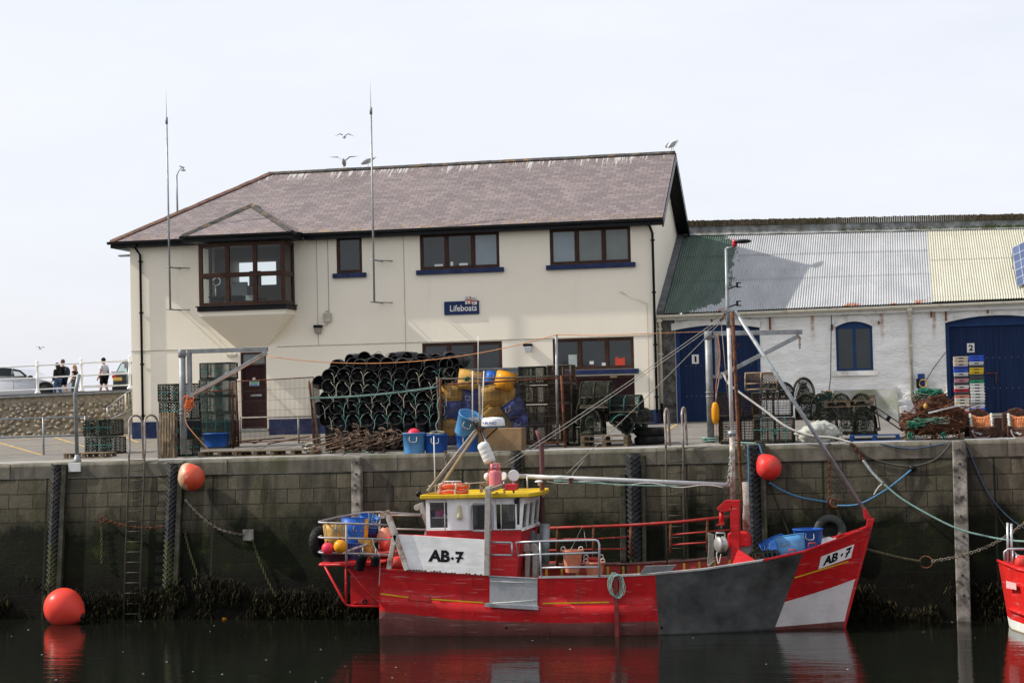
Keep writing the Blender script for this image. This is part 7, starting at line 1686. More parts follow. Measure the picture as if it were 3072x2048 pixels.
# ================================================================== on the harbour wall
def PW(x,y,off=0.0):return PP(x,y,(0,45 - off,0),(0,1,-.125))
M_TREAD=mat('fender tyre rubber',(.020,.021,.024),.72,.35,5,.25,dirt=(.075,.07,.06),dsc=3,dth=.6)
M_TREADL=mat('weedy fender rubber',(.022,.024,.02),.75,.5,5,.3,dirt=(.05,.06,.015),dsc=5,dth=.5)
M_PILE=mat('weathered pile timber',(.25,.23,.20),.85,.45,4,.4,dirt=(.05,.045,.035),dsc=3,dth=.55)
M_PILED=mat('dark pile timber',(.05,.046,.038),.9,.5,5,.5,dirt=(.03,.035,.015),dsc=3,dth=.5)
M_CHAIN=mat('pitted chain',(.17,.155,.125),.8,.5,20,.2,dirt=(.12,.06,.03),dsc=8);M_CHAINW=mat('weedy chain',(.07,.07,.03),.9,.5,20,.2)
def fender(lab,xt,yt,xb,yb,wd=.28,off=.02,timber=True,low=.6):
    a,b=PW(xt,yt,off),PW(xb,yb,off);d=(b - a);L=d.length;d.normalize();nrm=V((0,-1,.125)).normalized();sx=d.cross(nrm).normalized();sx=sx if sx.x > 0 else -sx
    t=T('tread_fender',lab,'fender',b,'tractor tread fenders down the quay wall');mb=MB();n=40;m=8
    mb.grid(lambda u,v:a+d*(L*v)+sx*(wd*(u - .5))+nrm*(.03+.085*math.sin(math.pi*u) ** .6)+sx*.015*math.sin(v*9),m,n);mb.build('carcass',[M_TREAD,M_TREADL],t)
    o=KID[t.name][-1]
    for p in o.data.polygons:p.material_index=1 if (V(p.center)+V(b) - a).dot(d) > L*low else 0
    mb=MB();k=0;s=.06
    while s < L - .12:
        for sg in (-1,1):
            mb.cur=1 if s > L*low else 0
            c=a+d*(s+(.055 if sg > 0 else 0));p0=c+sx*(sg*.015)+nrm*.135+d*.055;p1=c+sx*(sg*wd*.52)+nrm*.05 - d*.075;mb.bar(p0,p1,.042,.05,nrm)
        s += .125
    mb.build('lug_row',[M_TREAD,M_TREADL],t)
    if timber:mb=MB();q0=a+sx*(wd*.5+.09)+nrm*.05;q1=a+d*(L*.96)+sx*(wd*.5+.07)+nrm*.05;mb.bar(q0,q1,.13,.13,nrm);mb.build('backing_timber',M_PILED,t)
    return t
fender('tread fender furthest left on the quay wall, above the floating red buoy',173,1394,157,1790)
fender('tread fender under the left crane, beside the worn orange buoy',522,1390,506,1775)
fender('tread fender behind the middle of the boat',1898,1360,1903,1690,.34,timber=False,low=.95)
fender('tread fender behind the mast, left of the hanging red buoy',2256,1334,2266,1655,.34,.05,low=.95)
fender('short twisted dark fender behind the wheelhouse roof',1548,1352,1552,1440,.26,timber=False,low=2)
def pile(lab,xt,yt,xb,yb,wd,dp,m_,holes=()):
    a,b=PW(xt,yt,dp/2),PW(xb,yb,dp/2+.02);t=T('timber_pile',lab,'fender pile',b,None);nrm=V((0,-1,.1));mb=MB();n=14
    for k in range(n):
        pass
    mb.bar(a,b,wd,dp,nrm);mb.build('baulk',m_,t,bevel=.025,seg=3)
    for hy,hx in holes:
        c=PW(hx,hy,dp+.03);mb=MB();mb.lathe([(.034,-.012),(.034,.012)],12,Matrix.Rotation(R(90),3,'X'),c);mb.build('bolt_hole',M_DARKHOLE,t)
    return t
pile('pale squared timber pile with bolt holes right of the bow',2877,1322,2893,1900,.32,.26,M_PILE,[(1349,2878),(1391,2880),(1432,2878),(1491,2888),(1548,2883),(1609,2892),(1668,2890),(1725,2888),(1785,2892)])
mb=MB();
pile('dark topped grey timber pile behind the stern',1071,1370,1073,1700,.25,.22,M_PILE,[(1387,1069),(1422,1069),(1455,1066),(1511,1071)])
pile('slim dark post on the wall right of the short fender',1568,1360,1570,1640,.09,.10,M_PILED)
pile('dark timber post on the quay wall left of the middle tread fender',1868,1420,1872,1720,.16,.12,M_PILED)
pile('narrow timber post behind the middle tread fender',1930,1365,1934,1690,.12,.1,M_PILED)
# chains and ropes on the wall
def chn(lab,pts,m_,r=.013,L=.1,grp='chains on the quay wall',sm=4):mb=MB();chain(mb,smooth_path([PW(x,y,o) for x,y,o in pts],sm),r,L);tag(mb.build('mooring_chain',m_),lab,'chain',grp)
chn('pale chain looping from under the worn orange buoy to the square plate',[(556,1499,.12),(600,1545,.12),(660,1588,.12),(733,1604,.08)],M_CHAIN)
chn('weedy chain dropping from the square plate towards the water',[(757,1617,.06),(775,1670,.08),(800,1733,.1),(828,1790,.15)],M_CHAINW)
chn('rusty chain sagging from the wall ring past the left ladder',[(312,1556,.1),(370,1575,.14),(430,1583,.14),(494,1579,.12)],M_RUST,.015)
chn('thin weedy chain hanging straight below the wall ring',[(305,1568,.05),(305,1690,.08)],M_CHAINW)
chn('weedy chain hanging below the tread fender under the left crane',[(553,1590,.08),(568,1650,.08),(593,1725,.1)],M_CHAINW)
chn('chain hanging down the wall behind the tripod legs',[(1337,1352,.06),(1340,1400,.06),(1346,1455,.06)],M_CHAIN,.016,.11)
chn('rusty chain hanging down the wall above the old tyre',[(2489,1328,.04),(2487,1440,.06),(2486,1560,.1)],M_RUST)
chn('weedy chain hanging from the iron ring beside the old tyre',[(2508,1522,.1),(2520,1555,.1),(2534,1600,.12)],M_CHAINW)
chn('rusty chain over the quay edge holding the teal mooring rope',[(2550,1328,.06),(2572,1348,.12),(2590,1382,.14)],M_RUST,.018,.12)
chn('weathered chain rising from the iron ring to the right edge',[(2795,1683,.5),(2880,1667,.5),(2960,1640,.5),(3020,1607,.5),(3080,1564,.5)],M_CHAIN,.015,.12)
def ringt(lab,x,y,R0,r,off,rot=(80,0)):mb=MB();mb.torus(PW(x,y,off),R0,r,Matrix.Rotation(R(rot[1]),3,'Z') @ Matrix.Rotation(R(rot[0]),3,'X'),20,6);tag(mb.build('iron_ring',M_RUST),lab,'ring','iron rings on the quay wall')
ringt('rusty iron ring on the wall left of the left ladder',307,1557,.075,.02,.06);ringt('rusty iron ring on the wall where the blue rope is hitched',2503,1509,.10,.03,.12,(70,20));ringt('thin rusty ring joining the weedy rope and chain right of the bow',2778,1685,.15,.013,.5,(60,0))
mb=MB();a,b=PW(729,1621,.03),PW(761,1587,.03);mb.bx((a.x,a.y - .02,a.z),(b.x,a.y+.05,b.z));tag(mb.build('anchor_plate',mat('pale steel plate',(.26,.25,.22),.7,.3,6,.2,dirt=(.12,.11,.07),dsc=5),bevel=.006),'pale square steel plate bolted to the wall where two chains meet','plate')
def rp(lab,pts,r,m_,cat='rope',grp='ropes on the quay wall'):mb=MB();rope(mb,[PW(x,y,o) for x,y,o in pts],r,6,8);tag(mb.build('mooring_rope',m_),lab,cat,grp)
rp('blue rope sagging from the hanging red buoy to the iron ring',[(2308,1446,.15),(2350,1472,.12),(2410,1493,.12),(2484,1505,.12)],.022,M_ROPEB)
rp('blue rope rising from behind the forestay to the black hitch on the wall',[(2512,1516,.12),(2575,1512,.15),(2640,1480,.15),(2690,1445,.12),(2738,1405,.08)],.022,M_ROPEB)
rp('dark rope running down from the hanging red buoy',[(2306,1442,.06),(2335,1520,.05),(2368,1602,.05)],.018,mat('dark rope',(.03,.03,.025),.9))
rp('blue rope dropping down the tread fender behind the mast',[(2244,1334,.22),(2246,1440,.24),(2245,1545,.25)],.014,M_ROPEB)
rp('dark grey cable sagging between the rusty chain and the pale pile',[(2556,1330,.1),(2600,1368,.08),(2680,1393,.06),(2745,1397,.06),(2810,1375,.08),(2856,1326,.12)],.022,mat('dark cable',(.07,.068,.06),.8))
rp('faded blue rope sagging along the coping left of the pale pile',[(2640,1330,.09),(2700,1342,.09),(2760,1343,.09),(2850,1326,.12)],.014,mat('faded blue rope',(.06,.10,.17),.8))
rp('thin dark line slanting down right of the pale pile',[(2896,1326,.1),(2935,1430,.05),(2990,1540,.06),(3072,1660,.1)],.012,mat('dark rope',(.03,.03,.025)))
rp('thin blue line slanting from the pale pile to the right edge',[(2900,1335,.1),(2960,1470,.06),(3020,1545,.06),(3085,1592,.1)],.013,mat('faded blue rope',(.06,.10,.17)))
rp('striped doubled rope between the rusty chain and the knot',[(2590,1380,.14),(2620,1420,.2),(2650,1450,.25)],.035,mat('striped rope',(.25,.28,.28),.85,.7,40,.4))
rp('teal mooring rope running from the knot to the boat at the right edge',[(2650,1450,.25),(2720,1505,.35),(2860,1580,.55),(2960,1608,.7),(3030,1620,.9),(3090,1624,1.2)],.024,M_ROPET)
rp('short frayed rope tail below the knot',[(2648,1450,.25),(2635,1462,.25),(2622,1483,.22)],.018,M_ROPEW)
rp('mossy thick rope from the bow to the thin rusty ring',[(2596,1646,1.5),(2650,1660,1.2),(2700,1673,.8),(2762,1684,.5)],.035,mat('mossy rope',(.07,.065,.035),.95,.5,12,.5))
mb=MB();rope(mb,[P(2163,1118,45.6),P(2172,1125,45.6),P(2185,1150,45.5),P(2212,1172,45.45),P(2290,1228,45.2),P(2360,1280,44.95),P(2430,1306,44.9),P(2500,1313,44.9),P(2555,1328,44.85)],.028,6);tag(mb.build('mooring_rope',M_ROPEW),'thick pale rope sagging from the right crane down to the quay edge','rope')
mb=MB();q=PW(2738,1404,.06);mb.sph(q,(.09,.06,.07),10,7);tag(mb.build('rope_hitch',M_INK),'black hitch on the wall where the blue rope meets the dark cable','hitch')
t=tyre('old grey tyre hanging on the wall behind the bow',.30,grp=None,m_=mat('grey old tyre',(.05,.055,.05),.85,.4,5,.3));t.location=PW(2490,1590,.14);t.rotation_euler=(R(82),0,R(4))
# buoys
def buoy(lab,c,r_,axis,m_,name='mooring_buoy',tipm=None):
    t=T(name,lab,'buoy',c,None);Mq=V(axis).to_track_quat('Z','Y').to_matrix();mb=MB();prof=[(r_*math.sin(a),-r_*math.cos(a)) for a in np.linspace(0,2.15,16)]+[(r_*.62,r_*.85),(r_*.33,r_*1.12),(r_*.2,r_*1.2)]
    mb.lathe(prof,28,Mq,c);mb.build('body',m_,t)
    mb=MB();mb.lathe([(r_*.2,r_*1.17),(r_*.17,r_*1.36),(0,r_*1.38)],12,Mq,c);mb.build('neck',tipm or M_INK,t);return t
s=NT('sun bleached orange buoy');ob=s.obj();x,y,z=s.sep(ob);k=s.math('ADD',s.math('MULTIPLY',s.math('SUBTRACT',x,.13),-3.0),s.math('MULTIPLY',s.math('SUBTRACT',s.noise(ob,5,5),.5),1.5))
M_BWORN=s.fin(s.mix(s.ramp(k,(.42,0.0),(.55,1.0)),s.ramp(s.noise(ob,3),(.3,(.52,.05,.018)),(.7,(.60,.085,.03))),s.ramp(s.noise(ob,12,5),(.3,(.30,.17,.09)),(.7,(.50,.33,.20)))),.5)
buoy('worn orange buoy bleached buff on one side, hanging on the wall below the left crane',PW(574,1433,.42),.345,(-.45,.1,.75),M_BWORN)
buoy('smooth red buoy hanging on the wall behind the forestay',PW(2307,1402,.36),.305,(-.5,.2,.7),M_BUOY)
buoy('big red buoy floating on the water at the far left',PZ(186,1870,WZ)+V((0,.1,.40)),.50,(.75,-.1,-.30),mat('clean red buoy',(.70,.06,.04),.36,.08,2,.02))
for pts,lab in (([(556,1392),(540,1386)],'short lashing holding the worn orange buoy to the fender'),([(2290,1374),(2281,1342),(2276,1330)],'blue lashing holding the smooth red buoy to the quay edge')):mb=MB();rope(mb,[PW(x,y,.3) for x,y in pts],.02,6);tag(mb.build('lashing',M_ROPEB if len(pts) > 2 else M_CHAIN),lab,'rope')
# seaweed and foam
r_=random.Random(12);mb=MB();tone=[]
def weed(mb,x,z,n,L):
    y=45+.125*z
    for k in range(n):
        p=V((x+r_.uniform(-.12,.12),y - .02 - r_.uniform(0,.16),z+r_.uniform(-.08,.08)));l=L*r_.uniform(.3,1.3);wd=r_.uniform(.006,.02);a=r_.uniform(-1.2,1.2)
        q=p+V((math.sin(a)*l*.5,-r_.uniform(.02,.09),-l*.45));e=q+V((math.sin(a)*l*.3,-.01,-l*.5));w_=V((wd*math.cos(a),r_.uniform(-.02,.02),0))
        mb.add([p - w_*.5,p+w_*.5,q+w_,q - w_,e+w_*.3,e - w_*.3],[(0,1,2,3),(3,2,4,5)]);tone.extend([r_.random()]*6)
for k in range(4600):
    x=r_.uniform(-27,8);u=mnoise.noise(V((x*.55,3.3,0)))*.38+mnoise.noise(V((x*2.2,1.3,0)))*.14
    top=-3.28+u*1.3 - (.35 if x < -22.6 else 0)
    z=lerp(-4.15,top,r_.random() ** .9)
    dn=mnoise.noise(V((x*.8,7.7,z*1.5)))+mnoise.noise(V((x*2.7,2.2,z*2.5)))*.6+(.12 if -17.8 < x < -12 or x > -2 else -.12)
    if dn > -.12:weed(mb,x,z,5,.19)
o=mb.build('seaweed',None,None) if False else None
sw=NT('bladder wrack');at=sw.n('Attribute',_attribute_name='tone').outputs['Fac'];M_WEED=sw.fin(sw.ramp(at,(0,(.003,.003,.0018)),(.6,(.009,.0085,.0035)),(.92,(.026,.023,.008)),(1,(.06,.048,.016))),.7,Specular_IOR_Level=.08)
o=mb.build('seaweed',M_WEED);al=o.data.attributes.new('tone','FLOAT','POINT');al.data.foreach_set('value',tone);tag(o,'dark brown seaweed hanging along the foot of the quay wall','seaweed',kind='stuff')
mb=MB();tone=[]
for (x0,y0) in ((506,1785),(500,1810),(150,1790),(2890,1840)):
    for k in range(26):
        p=PW(x0+r_.uniform(-18,18),y0+r_.uniform(-20,40),.16)
        l=r_.uniform(.15,.4);w_=V((r_.uniform(.01,.025),0,0));e=p+V((r_.uniform(-.06,.06),-.04,-l));mb.add([p - w_,p+w_,e+w_*.4,e - w_*.4],[(0,1,2,3)]);tone.extend([.5+.5*r_.random()]*4)
o=mb.build('fender_weed',M_WEED);al=o.data.attributes.new('tone','FLOAT','POINT');al.data.foreach_set('value',tone);tag(o,'brown weed fronds hanging off the lower fender ends','seaweed',kind='stuff')
mb=MB()
for k in range(48):
    p=PZ(r_.uniform(-50,3120),1862+190*r_.random() ** 1.5,WZ+.004);s_=r_.uniform(.006,.022);mb.add([p+V((math.cos(a)*s_*r_.uniform(.8,1.8),math.sin(a)*s_,.004)) for a in np.linspace(0,5.4,7)],[tuple(range(7))])
tag(mb.build('foam_fleck',M_PAPER),'scattered white foam flecks floating on the dark harbour water','foam',kind='stuff')
mb=MB();rope(mb,[PZ(x,y,WZ)+V((0,0,.01)) for x,y in ((668,1856),(700,1853),(735,1854),(765,1853),(792,1853))],.022,6);tag(mb.build('floating_rope',M_YELB),'yellow rope floating at the foot of the quay wall','rope')
# ================================================================== second boat at the right edge
b2=T('moored_boat','stern corner of a second red boat at the right edge of the photo','boat',P(3060,1850,42.2))
tl,tc,bl,bc=P(2994,1682,43.3),P(3009,1689,42.7),P(3020,1834,43.3),P(3030,1842,42.7)
s1,s1b=P(3110,1722,41.2),P(3118,1872,41.2);s2,s2b=V((9.6,38.4,tc.z - .1)),V((9.4,38.6,WZ))
def ext(p,q):return V((lerp(p.x,q.x,(p.z - WZ+.1)/max(.01,p.z - q.z)),lerp(p.y,q.y,(p.z - WZ+.1)/max(.01,p.z - q.z)),WZ - .1))
top=[tl,tc,P(3050,1705,41.9),s1,s2];bot=[ext(tl,bl),ext(tc,bc),ext(P(3050,1705,41.9),P(3066,1862,42.0)),ext(s1,s1b),s2b]
fr_=(lambda u,v:(lambda i:top[i].lerp(top[i+1],u*4 - i).lerp(bot[i].lerp(bot[i+1],u*4 - i),v))(min(3,int(u*4))))
mb=MB();zz=[0,.25,.5,.72,.79,.80,.92,1.0]
for j in range(7):
    mb.cur=0 if j < 4 else (1 if j < 6 else 2)
    for i in range(16):mb.poly([fr_(i/16,zz[j+1]),fr_((i+1)/16,zz[j+1]),fr_((i+1)/16,zz[j]),fr_(i/16,zz[j])])
far_=V((3.0,1.2,0));mb.cur=0;mb.poly([tl,tc,top[2],s1,s2,s2+V((2,3,0)),tl+V((3.5,.8,0))]);mb.poly([tl,bot[0],bot[0]+V((3.5,.8,0)),tl+V((3.5,.8,0))])
ho2=mb.build('hull',[m_paint('bright red hull',(.56,.016,.014),.36,None),M_PAPER,mat('buff boot top',(.30,.24,.15),.7)],b2)
mb=MB();mb.tube([tl+V((0,0,.01)),tc+V((0,0,.01)),top[2],s1,s2],.035,8);mb.build('gunwale',MATS.get('x') or ho2.data.materials[0],b2)
mb=MB();mb.tube([fr_(u,.64)+V((0,-.04,0)) for u in np.linspace(.27,1,14)],.05,8);mb.build('rubbing_strake',ho2.data.materials[0],b2)
mb=MB();mb.poly([P(3019,1763,42.35)+V((0,0,0)),P(3049,1768,41.85),P(3048,1749,41.85),P(3018,1741,42.35)]);mb.build('name_patch',mat('faded pink white lettering patch',(.62,.36,.36),.5,.5,60,0),b2)
for x,y0,y1 in ((3023,1567,1690),(3034,1570,1692)):mb=MB();mb.tube([P(x,y0,42.9),P(x+1,y1,42.9)],.03,8);mb.build('stern_pole',M_ALU,b2)
for pts in ([(3014,1682),(3013,1655),(3024,1646),(3090,1645)],[(3039,1688),(3038,1648),(3050,1664),(3062,1668),(3100,1668)],[(3051,1699),(3050,1664)]):mb=MB();mb.tube([P(x,y,42.6) for x,y in pts],.026,8);mb.build('stern_rail',M_ALU,b2)
buoy('small orange buoy lying on the stern deck of the boat at the right edge',P(3063,1683,42.4),.14,(.9,-.2,.1),M_BUOY)
# ================================================================== loose gear on the fishing boat
def lifebuoy(lab,c,m_=M_ORANGE):
    t=T('lifebuoy',lab,'lifebuoy',c,'orange lifebuoys on the wheelhouse roof');mb=MB();mb.torus(c,.30,.062,Matrix.Diagonal((1,.95,1)),36,12);mb.build('ring',mat('lifebuoy orange',(.70,.10,.035),.45,.1,4,.02),t)
    for k in range(4):a=R(20+90*k);mb=MB();p=c+V((.30*math.cos(a),.285*math.sin(a),0));mb.tube([p+V((.066*math.cos(q)*math.cos(a),.066*math.cos(q)*math.sin(a),.066*math.sin(q))) for q in np.linspace(0,6.28,14)],.02,5,closed=True);mb.build('reflective_band',M_PAPER,t)
    mb=MB();rope(mb,[c+V((.36*math.cos(a),.35*math.sin(a),.04+.03*math.cos(4*a))) for a in np.linspace(3.3,6.3,12)],.009,5,3);mb.build('grab_line',M_ROPEW,t)
c=P(1359,1475,42.35);c.z=max(c.z,zr2+.07);lifebuoy('lower orange lifebuoy of the two stacked on the yellow roof',c);lifebuoy('upper orange lifebuoy of the two stacked on the yellow roof',c+V((.02,.02,.135)))
gb=T('gas_bottle','pink gas bottle strapped upright on the wheelhouse roof','gas bottle',P(1487,1468,42.1));a,b=P(1487,1466,42.1),P(1487,1389,42.1);H=b.z - a.z;M_GAS=mat('faded pink bottle paint',(.58,.17,.19),.4,.12,3,.04,dirt=(.5,.22,.1),dsc=5,dth=.68)
mb=MB();mb.lathe([(.13,0),(.148,.02),(.152,.06),(.152,H*.62),(.14,H*.70),(.10,H*.755),(.05,H*.77)],22,None,a);mb.build('body',M_GAS,gb)
mb=MB();rr=.115
for a0 in (20,110,200,290):mb.grid(lambda u,v:a+V((rr*math.cos(R(a0+52*u)),rr*math.sin(R(a0+52*u)),lerp(H*.74,H*.97,v))),5,1)
mb.build('guard_collar',M_GAS,gb,solid=.008);mb=MB();mb.torus(a+V((0,0,H*.975)),rr,.012,None,22,6);mb.build('collar_ring',M_GAS,gb)
mb=MB();mb.lathe([(.035,H*.76),(.035,H*.87),(0,H*.88)],10,None,a);mb.build('valve',M_GALV,gb)
mb=MB();rope(mb,[a+V((-.13,-.06,H*.78)),a+V((-.17,-.05,H*.55)),a+V((-.16,-.03,H*.2))],.01,5);mb.build('hose',M_ORANGE,gb)
mb=MB();rope(mb,[a+V((.154*math.cos(q),.154*math.sin(q),H*.14)) for q in np.linspace(0,6.2,14)],.012,5,2);tag(mb.build('strap',M_TIMB),'buff strap round the foot of the pink gas bottle','strap')
M_FADEO=mat('faded orange plastic',(.55,.185,.10),.6,.2,5,.1,dirt=(.5,.3,.22),dsc=5,dth=.6)
def basket(lab,x0,y0,x1,y1,Y0,m_=M_FADEO):
    a,b=P((x0+x1)/2,y1,Y0),P((x0+x1)/2,y0,Y0);H=b.z - a.z;r1=(P(x1,y0,Y0) - P(x0,y0,Y0)).length/2;r0=r1*.72;t=T('fish_basket',lab,'basket',a,'orange fish baskets on deck')
    mb=MB();prof=[(0,0),(r0,0)]
    for k in range(22):u=k/21;prof.append((lerp(r0,r1*.97,u)+(.008 if k % 2 else 0),.01+(H - .06)*u))
    prof += [(r1+.02,H - .05),(r1+.02,H),(r1 - .01,H),(r0,.03),(0,.03)];mb.lathe(prof,24,None,a);mb.build('body',m_,t)
    for s_ in (-1,1):mb=MB();p=a+V((s_*r1*.9,-.02,H));rope(mb,[p+V((-.05,0,-.03)),p+V((-.04,0,.05)),p+V((.03,0,.06)),p+V((.05,0,-.04))],.014,6,5);mb.build('rope_handle',M_ROPEW,t)
basket('larger orange fish basket hung behind the grey side rail',1689,1648,1748,1716,41.7);basket('smaller orange fish basket right of the larger one by the side rail',1756,1684,1813,1738,41.75)
basket('dark red basket behind the smaller orange one',1757,1672,1808,1710,42.1,M_RUSTRED)
# stern gear
t=tyre('black tyre hung on the far end of the stern platform',.30,grp=None);t.location=P(962,1624,43.0);t.rotation_euler=(R(90),R(4),R(70))
def sphb(lab,x,y,Y0,r_,m_,mark=None):
    c=P(x,y,Y0);t=T('float_ball',lab,'float',c,'net floats at the stern');mb=MB();mb.sph(c,r_,26,16);mb.build('ball',m_,t)
    mb=MB();mb.tube([c+V((0,0,r_*.95)),c+V((0,0,r_*1.25))],r_*.16,8);mb.build('eye',M_INK,t)
    if mark:
        def fn(u,v):th=R(lerp(-112,-62,u));ph=R(lerp(-50,-22,v));k=r_*1.006;return c+V((k*math.cos(ph)*math.cos(th),k*math.cos(ph)*math.sin(th),k*math.sin(ph)))
        text('painted_mark',mark,fn,M_INK,t,bold=.01)
sphb('pinkish red float with a dark mark at the stern corner',983,1644,41.05,.142,M_PINKB);sphb('amber float with dark lettering beside the pink float',1021,1638,41.02,.158,M_YELB,'RD 7')
def st_tub(lab,m_,x,y,w_px,h_px,Y0,rot=(0,0,0),full=True):return half_tub(0,lab,m_,x,y,w_px*1.0,h_px,rot,Y0,full)
st_tub('ochre cut tub with rope loops at the stern corner',M_OCHRE,1006,1604,62,54,41.9,(R(-10),R(-4),0));st_tub('large royal blue tub behind the ochre tub on the stern',M_BLUEP,1060,1610,62,100,42.6,(R(-6),0,0));st_tub('amber tub standing among the blue tubs on the stern',M_YELB,1086,1592,34,60,42.7,(R(-8),0,0));st_tub('royal blue tub tipped at the top of the stern stack',M_BLUEP,1105,1575,54,50,43.1,(R(10),R(14),0));st_tub('dark blue tub low on the stern behind the canisters',M_NAVYP,1060,1665,44,60,42.2)
t=tub('washing_tub','wide black tub under the two floats at the stern',mat('blue black tub',(.02,.025,.035),.35,.2,3,.03),.30,.32,.26,n=24,handle=False);t.location=P(1006,1690,41.75)
mb=MB();mb.bx(tuple(P(1075,1680,42.3)),tuple(P(1078,1680,42.3)+V((.3,.3,.5))));tag(mb.build('ochre_crate',M_OCHRE,bevel=.02),'ochre crate standing behind the black canisters on the stern','crate')
def canister(lab,x0,y0,x1,y1,r_):
    a,b=P(x0,y0,41.05),P(x1,y1,41.05);d=b - a;L=d.length;t=T('canister',lab,'canister',b,'black canisters hung at the stern');Mq=d.to_track_quat('Z','Y').to_matrix();mb=MB();mb.lathe([(0,0),(r_*.98,.01),(r_,.03),(r_,.10),(r_*.93,.115),(r_*.93,L - .02),(r_*.88,L),(0,L)],20,Mq,a);mb.build('shell',M_GLOSSBLK,t);mb=MB();mb.tube([a+V((0,0,0)),a+V((.0,0,.16))],.012,5);mb.build('cord',M_ROPEW,t)
canister('longer black canister hung on the stern rail',1089,1662,1076,1709,.125);canister('shorter black canister hung on the stern rail',1127,1666,1124,1697,.11)
buoy('pale salmon buoy wedged by the stern gallows',P(1158,1612,43.0),.23,(0,-.3,.9),mat('salmon buoy',(.62,.25,.17),.45,.15,3));buoy('bright red buoy lying low behind the stern gallows',P(1188,1690,42.0),.17,(.5,.4,.6),M_BUOY);buoy('orange red buoy under the salmon buoy',P(1162,1634,42.7),.19,(.2,.5,.6),M_BUOY)
mb=MB();mb.prism([P(x,y,42.2) for x,y in ((1100,1660),(1190,1654),(1195,1668),(1110,1672))],(0,.8,.05));tag(mb.build('red_table',M_RUSTRED,bevel=.01),'faded red board table across the stern','table')
mb=MB();rope(mb,[P(1118,1616,41.1),P(1122,1635,41.1),P(1138,1665,41.1),P(1140,1700,41.1),P(1137,1757,41.1)],.009,5);tag(mb.build('hanging_line',M_ROPEW),'white line dangling from the stern rail over the red hull','rope')
r2=random.Random(4)
for x,y in ((1013,1568),(1027,1568),(1106,1542),(1121,1542),(1128,1545),(976,1578),(1000,1570),(1090,1615),(1118,1617)):
    q=P(x,y,41.3);mb=MB()
    for k in range(2):rope(mb,[q+V((0,0,.03)),q+V((r2.uniform(-.05,.05),-.03,-.1)),q+V((r2.uniform(-.06,.06),-.02,-.28))],.008,4,4)
    mb.build('rail_lashing',M_ROPET,boat)
# bow gear
o=square_pot('lobster_pot','dark teal pot lying in the bow beside the red hauler plate',None,(.62,.45,.32),M_NETB,M_POTFR,M_NETT);o.location=P(2293,1684,42.5) - V((0,0,.1));o.rotation_euler=(0,R(-4),R(4))
half_tub(0,'flat blue plastic sheet leaning behind the tubs in the bow',M_BLUEP,2325,1646,66,56,(R(-20),R(-24),0),43.3);half_tub(0,'pale blue cut tub with rope handles in the bow',M_BLUEL,2373,1636,74,52,(R(-8),R(-8),0),42.7)
t=tub('bucket','open royal blue bucket standing in the bow',M_BLUEP,.29,.345,.52,'bucket');p=P(2425,1652,43.1);t.location=p
mb=MB();mb.grid(lambda u,v:P(lerp(2463,2508,u),lerp(1633,1612,v)+2*math.sin(u*9),42.9+.3*v)+V((0,0,.02*mnoise.noise(V((u*6,v*6,0))))),10,6);tag(mb.build('white_cloth',M_PAPER,solid=.02),'white cloth draped in the bow behind the number board','cloth')
for x,y in ((2376,1661),(2436,1641)):mb=MB();q=onhull(x,y,.0);mb.tube([q+V((-.08,.05,0)),q+V((-.07,.05,.09)),q+V((.07,.05,.10)),q+V((.09,.05,.02))],.016,6);mb.build('bow_staple',M_RUSTRED,boat)
mb=MB();r2=random.Random(8)
for k in range(6):c=onhull(1842,1752,.12+.008*k);mb.tube([c+V((.15*(1+.1*r2.uniform(-1,1))*math.cos(a)+.02*k,0,(.26+.02*r2.uniform(-1,1))*math.sin(a) - .01*k)) for a in np.linspace(0,5.9,20)],.009,5,closed=True)
tag(mb.build('rope_coil',M_ROPET),'pale teal rope coil hung over the hull side amidships','rope')
mb=MB();rope(mb,[P(1711,1650,41.4),P(1727,1620,42.5),P(1748,1580,44.3),P(1755,1612,44.2),P(1760,1640,44.1)],.008,5);tag(mb.build('hanging_line',M_ROPEG),'thin grey line hung from the far red rail above the baskets','rope')
# ================================================================== fixtures on the station
sg=T('station_sign','navy sign reading Lifeboats with a small flag emblem on the cream wall','sign',P(1385,943,56.95));ysg=56.955
tlp,brp=P(1332,905,ysg),P(1437,941.5,ysg);mb=MB();mb.bx((tlp.x,ysg,brp.z),(brp.x,ysg+.045,tlp.z));mb.build('board',mat('navy sign',(.012,.025,.085),.4,.1),sg,bevel=.004)
lx=lambda f:lerp(tlp.x,brp.x,f);lz=lambda f:lerp(brp.z,tlp.z,f)
text('lettering','Lifeboats',quadfn((lx(.17),ysg - .004,lz(.25)),(lx(.94),ysg - .004,lz(.25)),(lx(.94),ysg - .004,lz(.72)),(lx(.17),ysg - .004,lz(.72))),M_PAPER,sg,bold=.012)
fx0,fx1,fz0,fz1=P(1394,900,ysg).x,P(1429,900,ysg).x,P(1410,913,ysg).z,P(1410,890,ysg).z
ff=lambda u,v,o=0:(lerp(fx0,fx1,u)+.025*(1 - v),ysg - .012 - o,lerp(fz0,fz1,v)+.018*math.sin(u*6.3)+.0)
mb=MB();mb.grid(lambda u,v:ff(u,v),16,4,False);fl_=mb.build('flag',M_PAPER,sg)
mb=MB();mb.grid(lambda u,v:ff(u,lerp(.42,.58,v),.003),16,1,False);mb.grid(lambda u,v:ff(lerp(.42,.58,u),v,.0034),3,6,False);mb.build('cross',mat('flag red',(.45,.03,.03),.5),fl_)
mb=MB();mb.grid(lambda u,v:ff(lerp(.46,.54,u),lerp(.2,.85,v),.006),2,4,False);mb.build('emblem',mat('flag gold',(.5,.33,.1),.5),fl_)
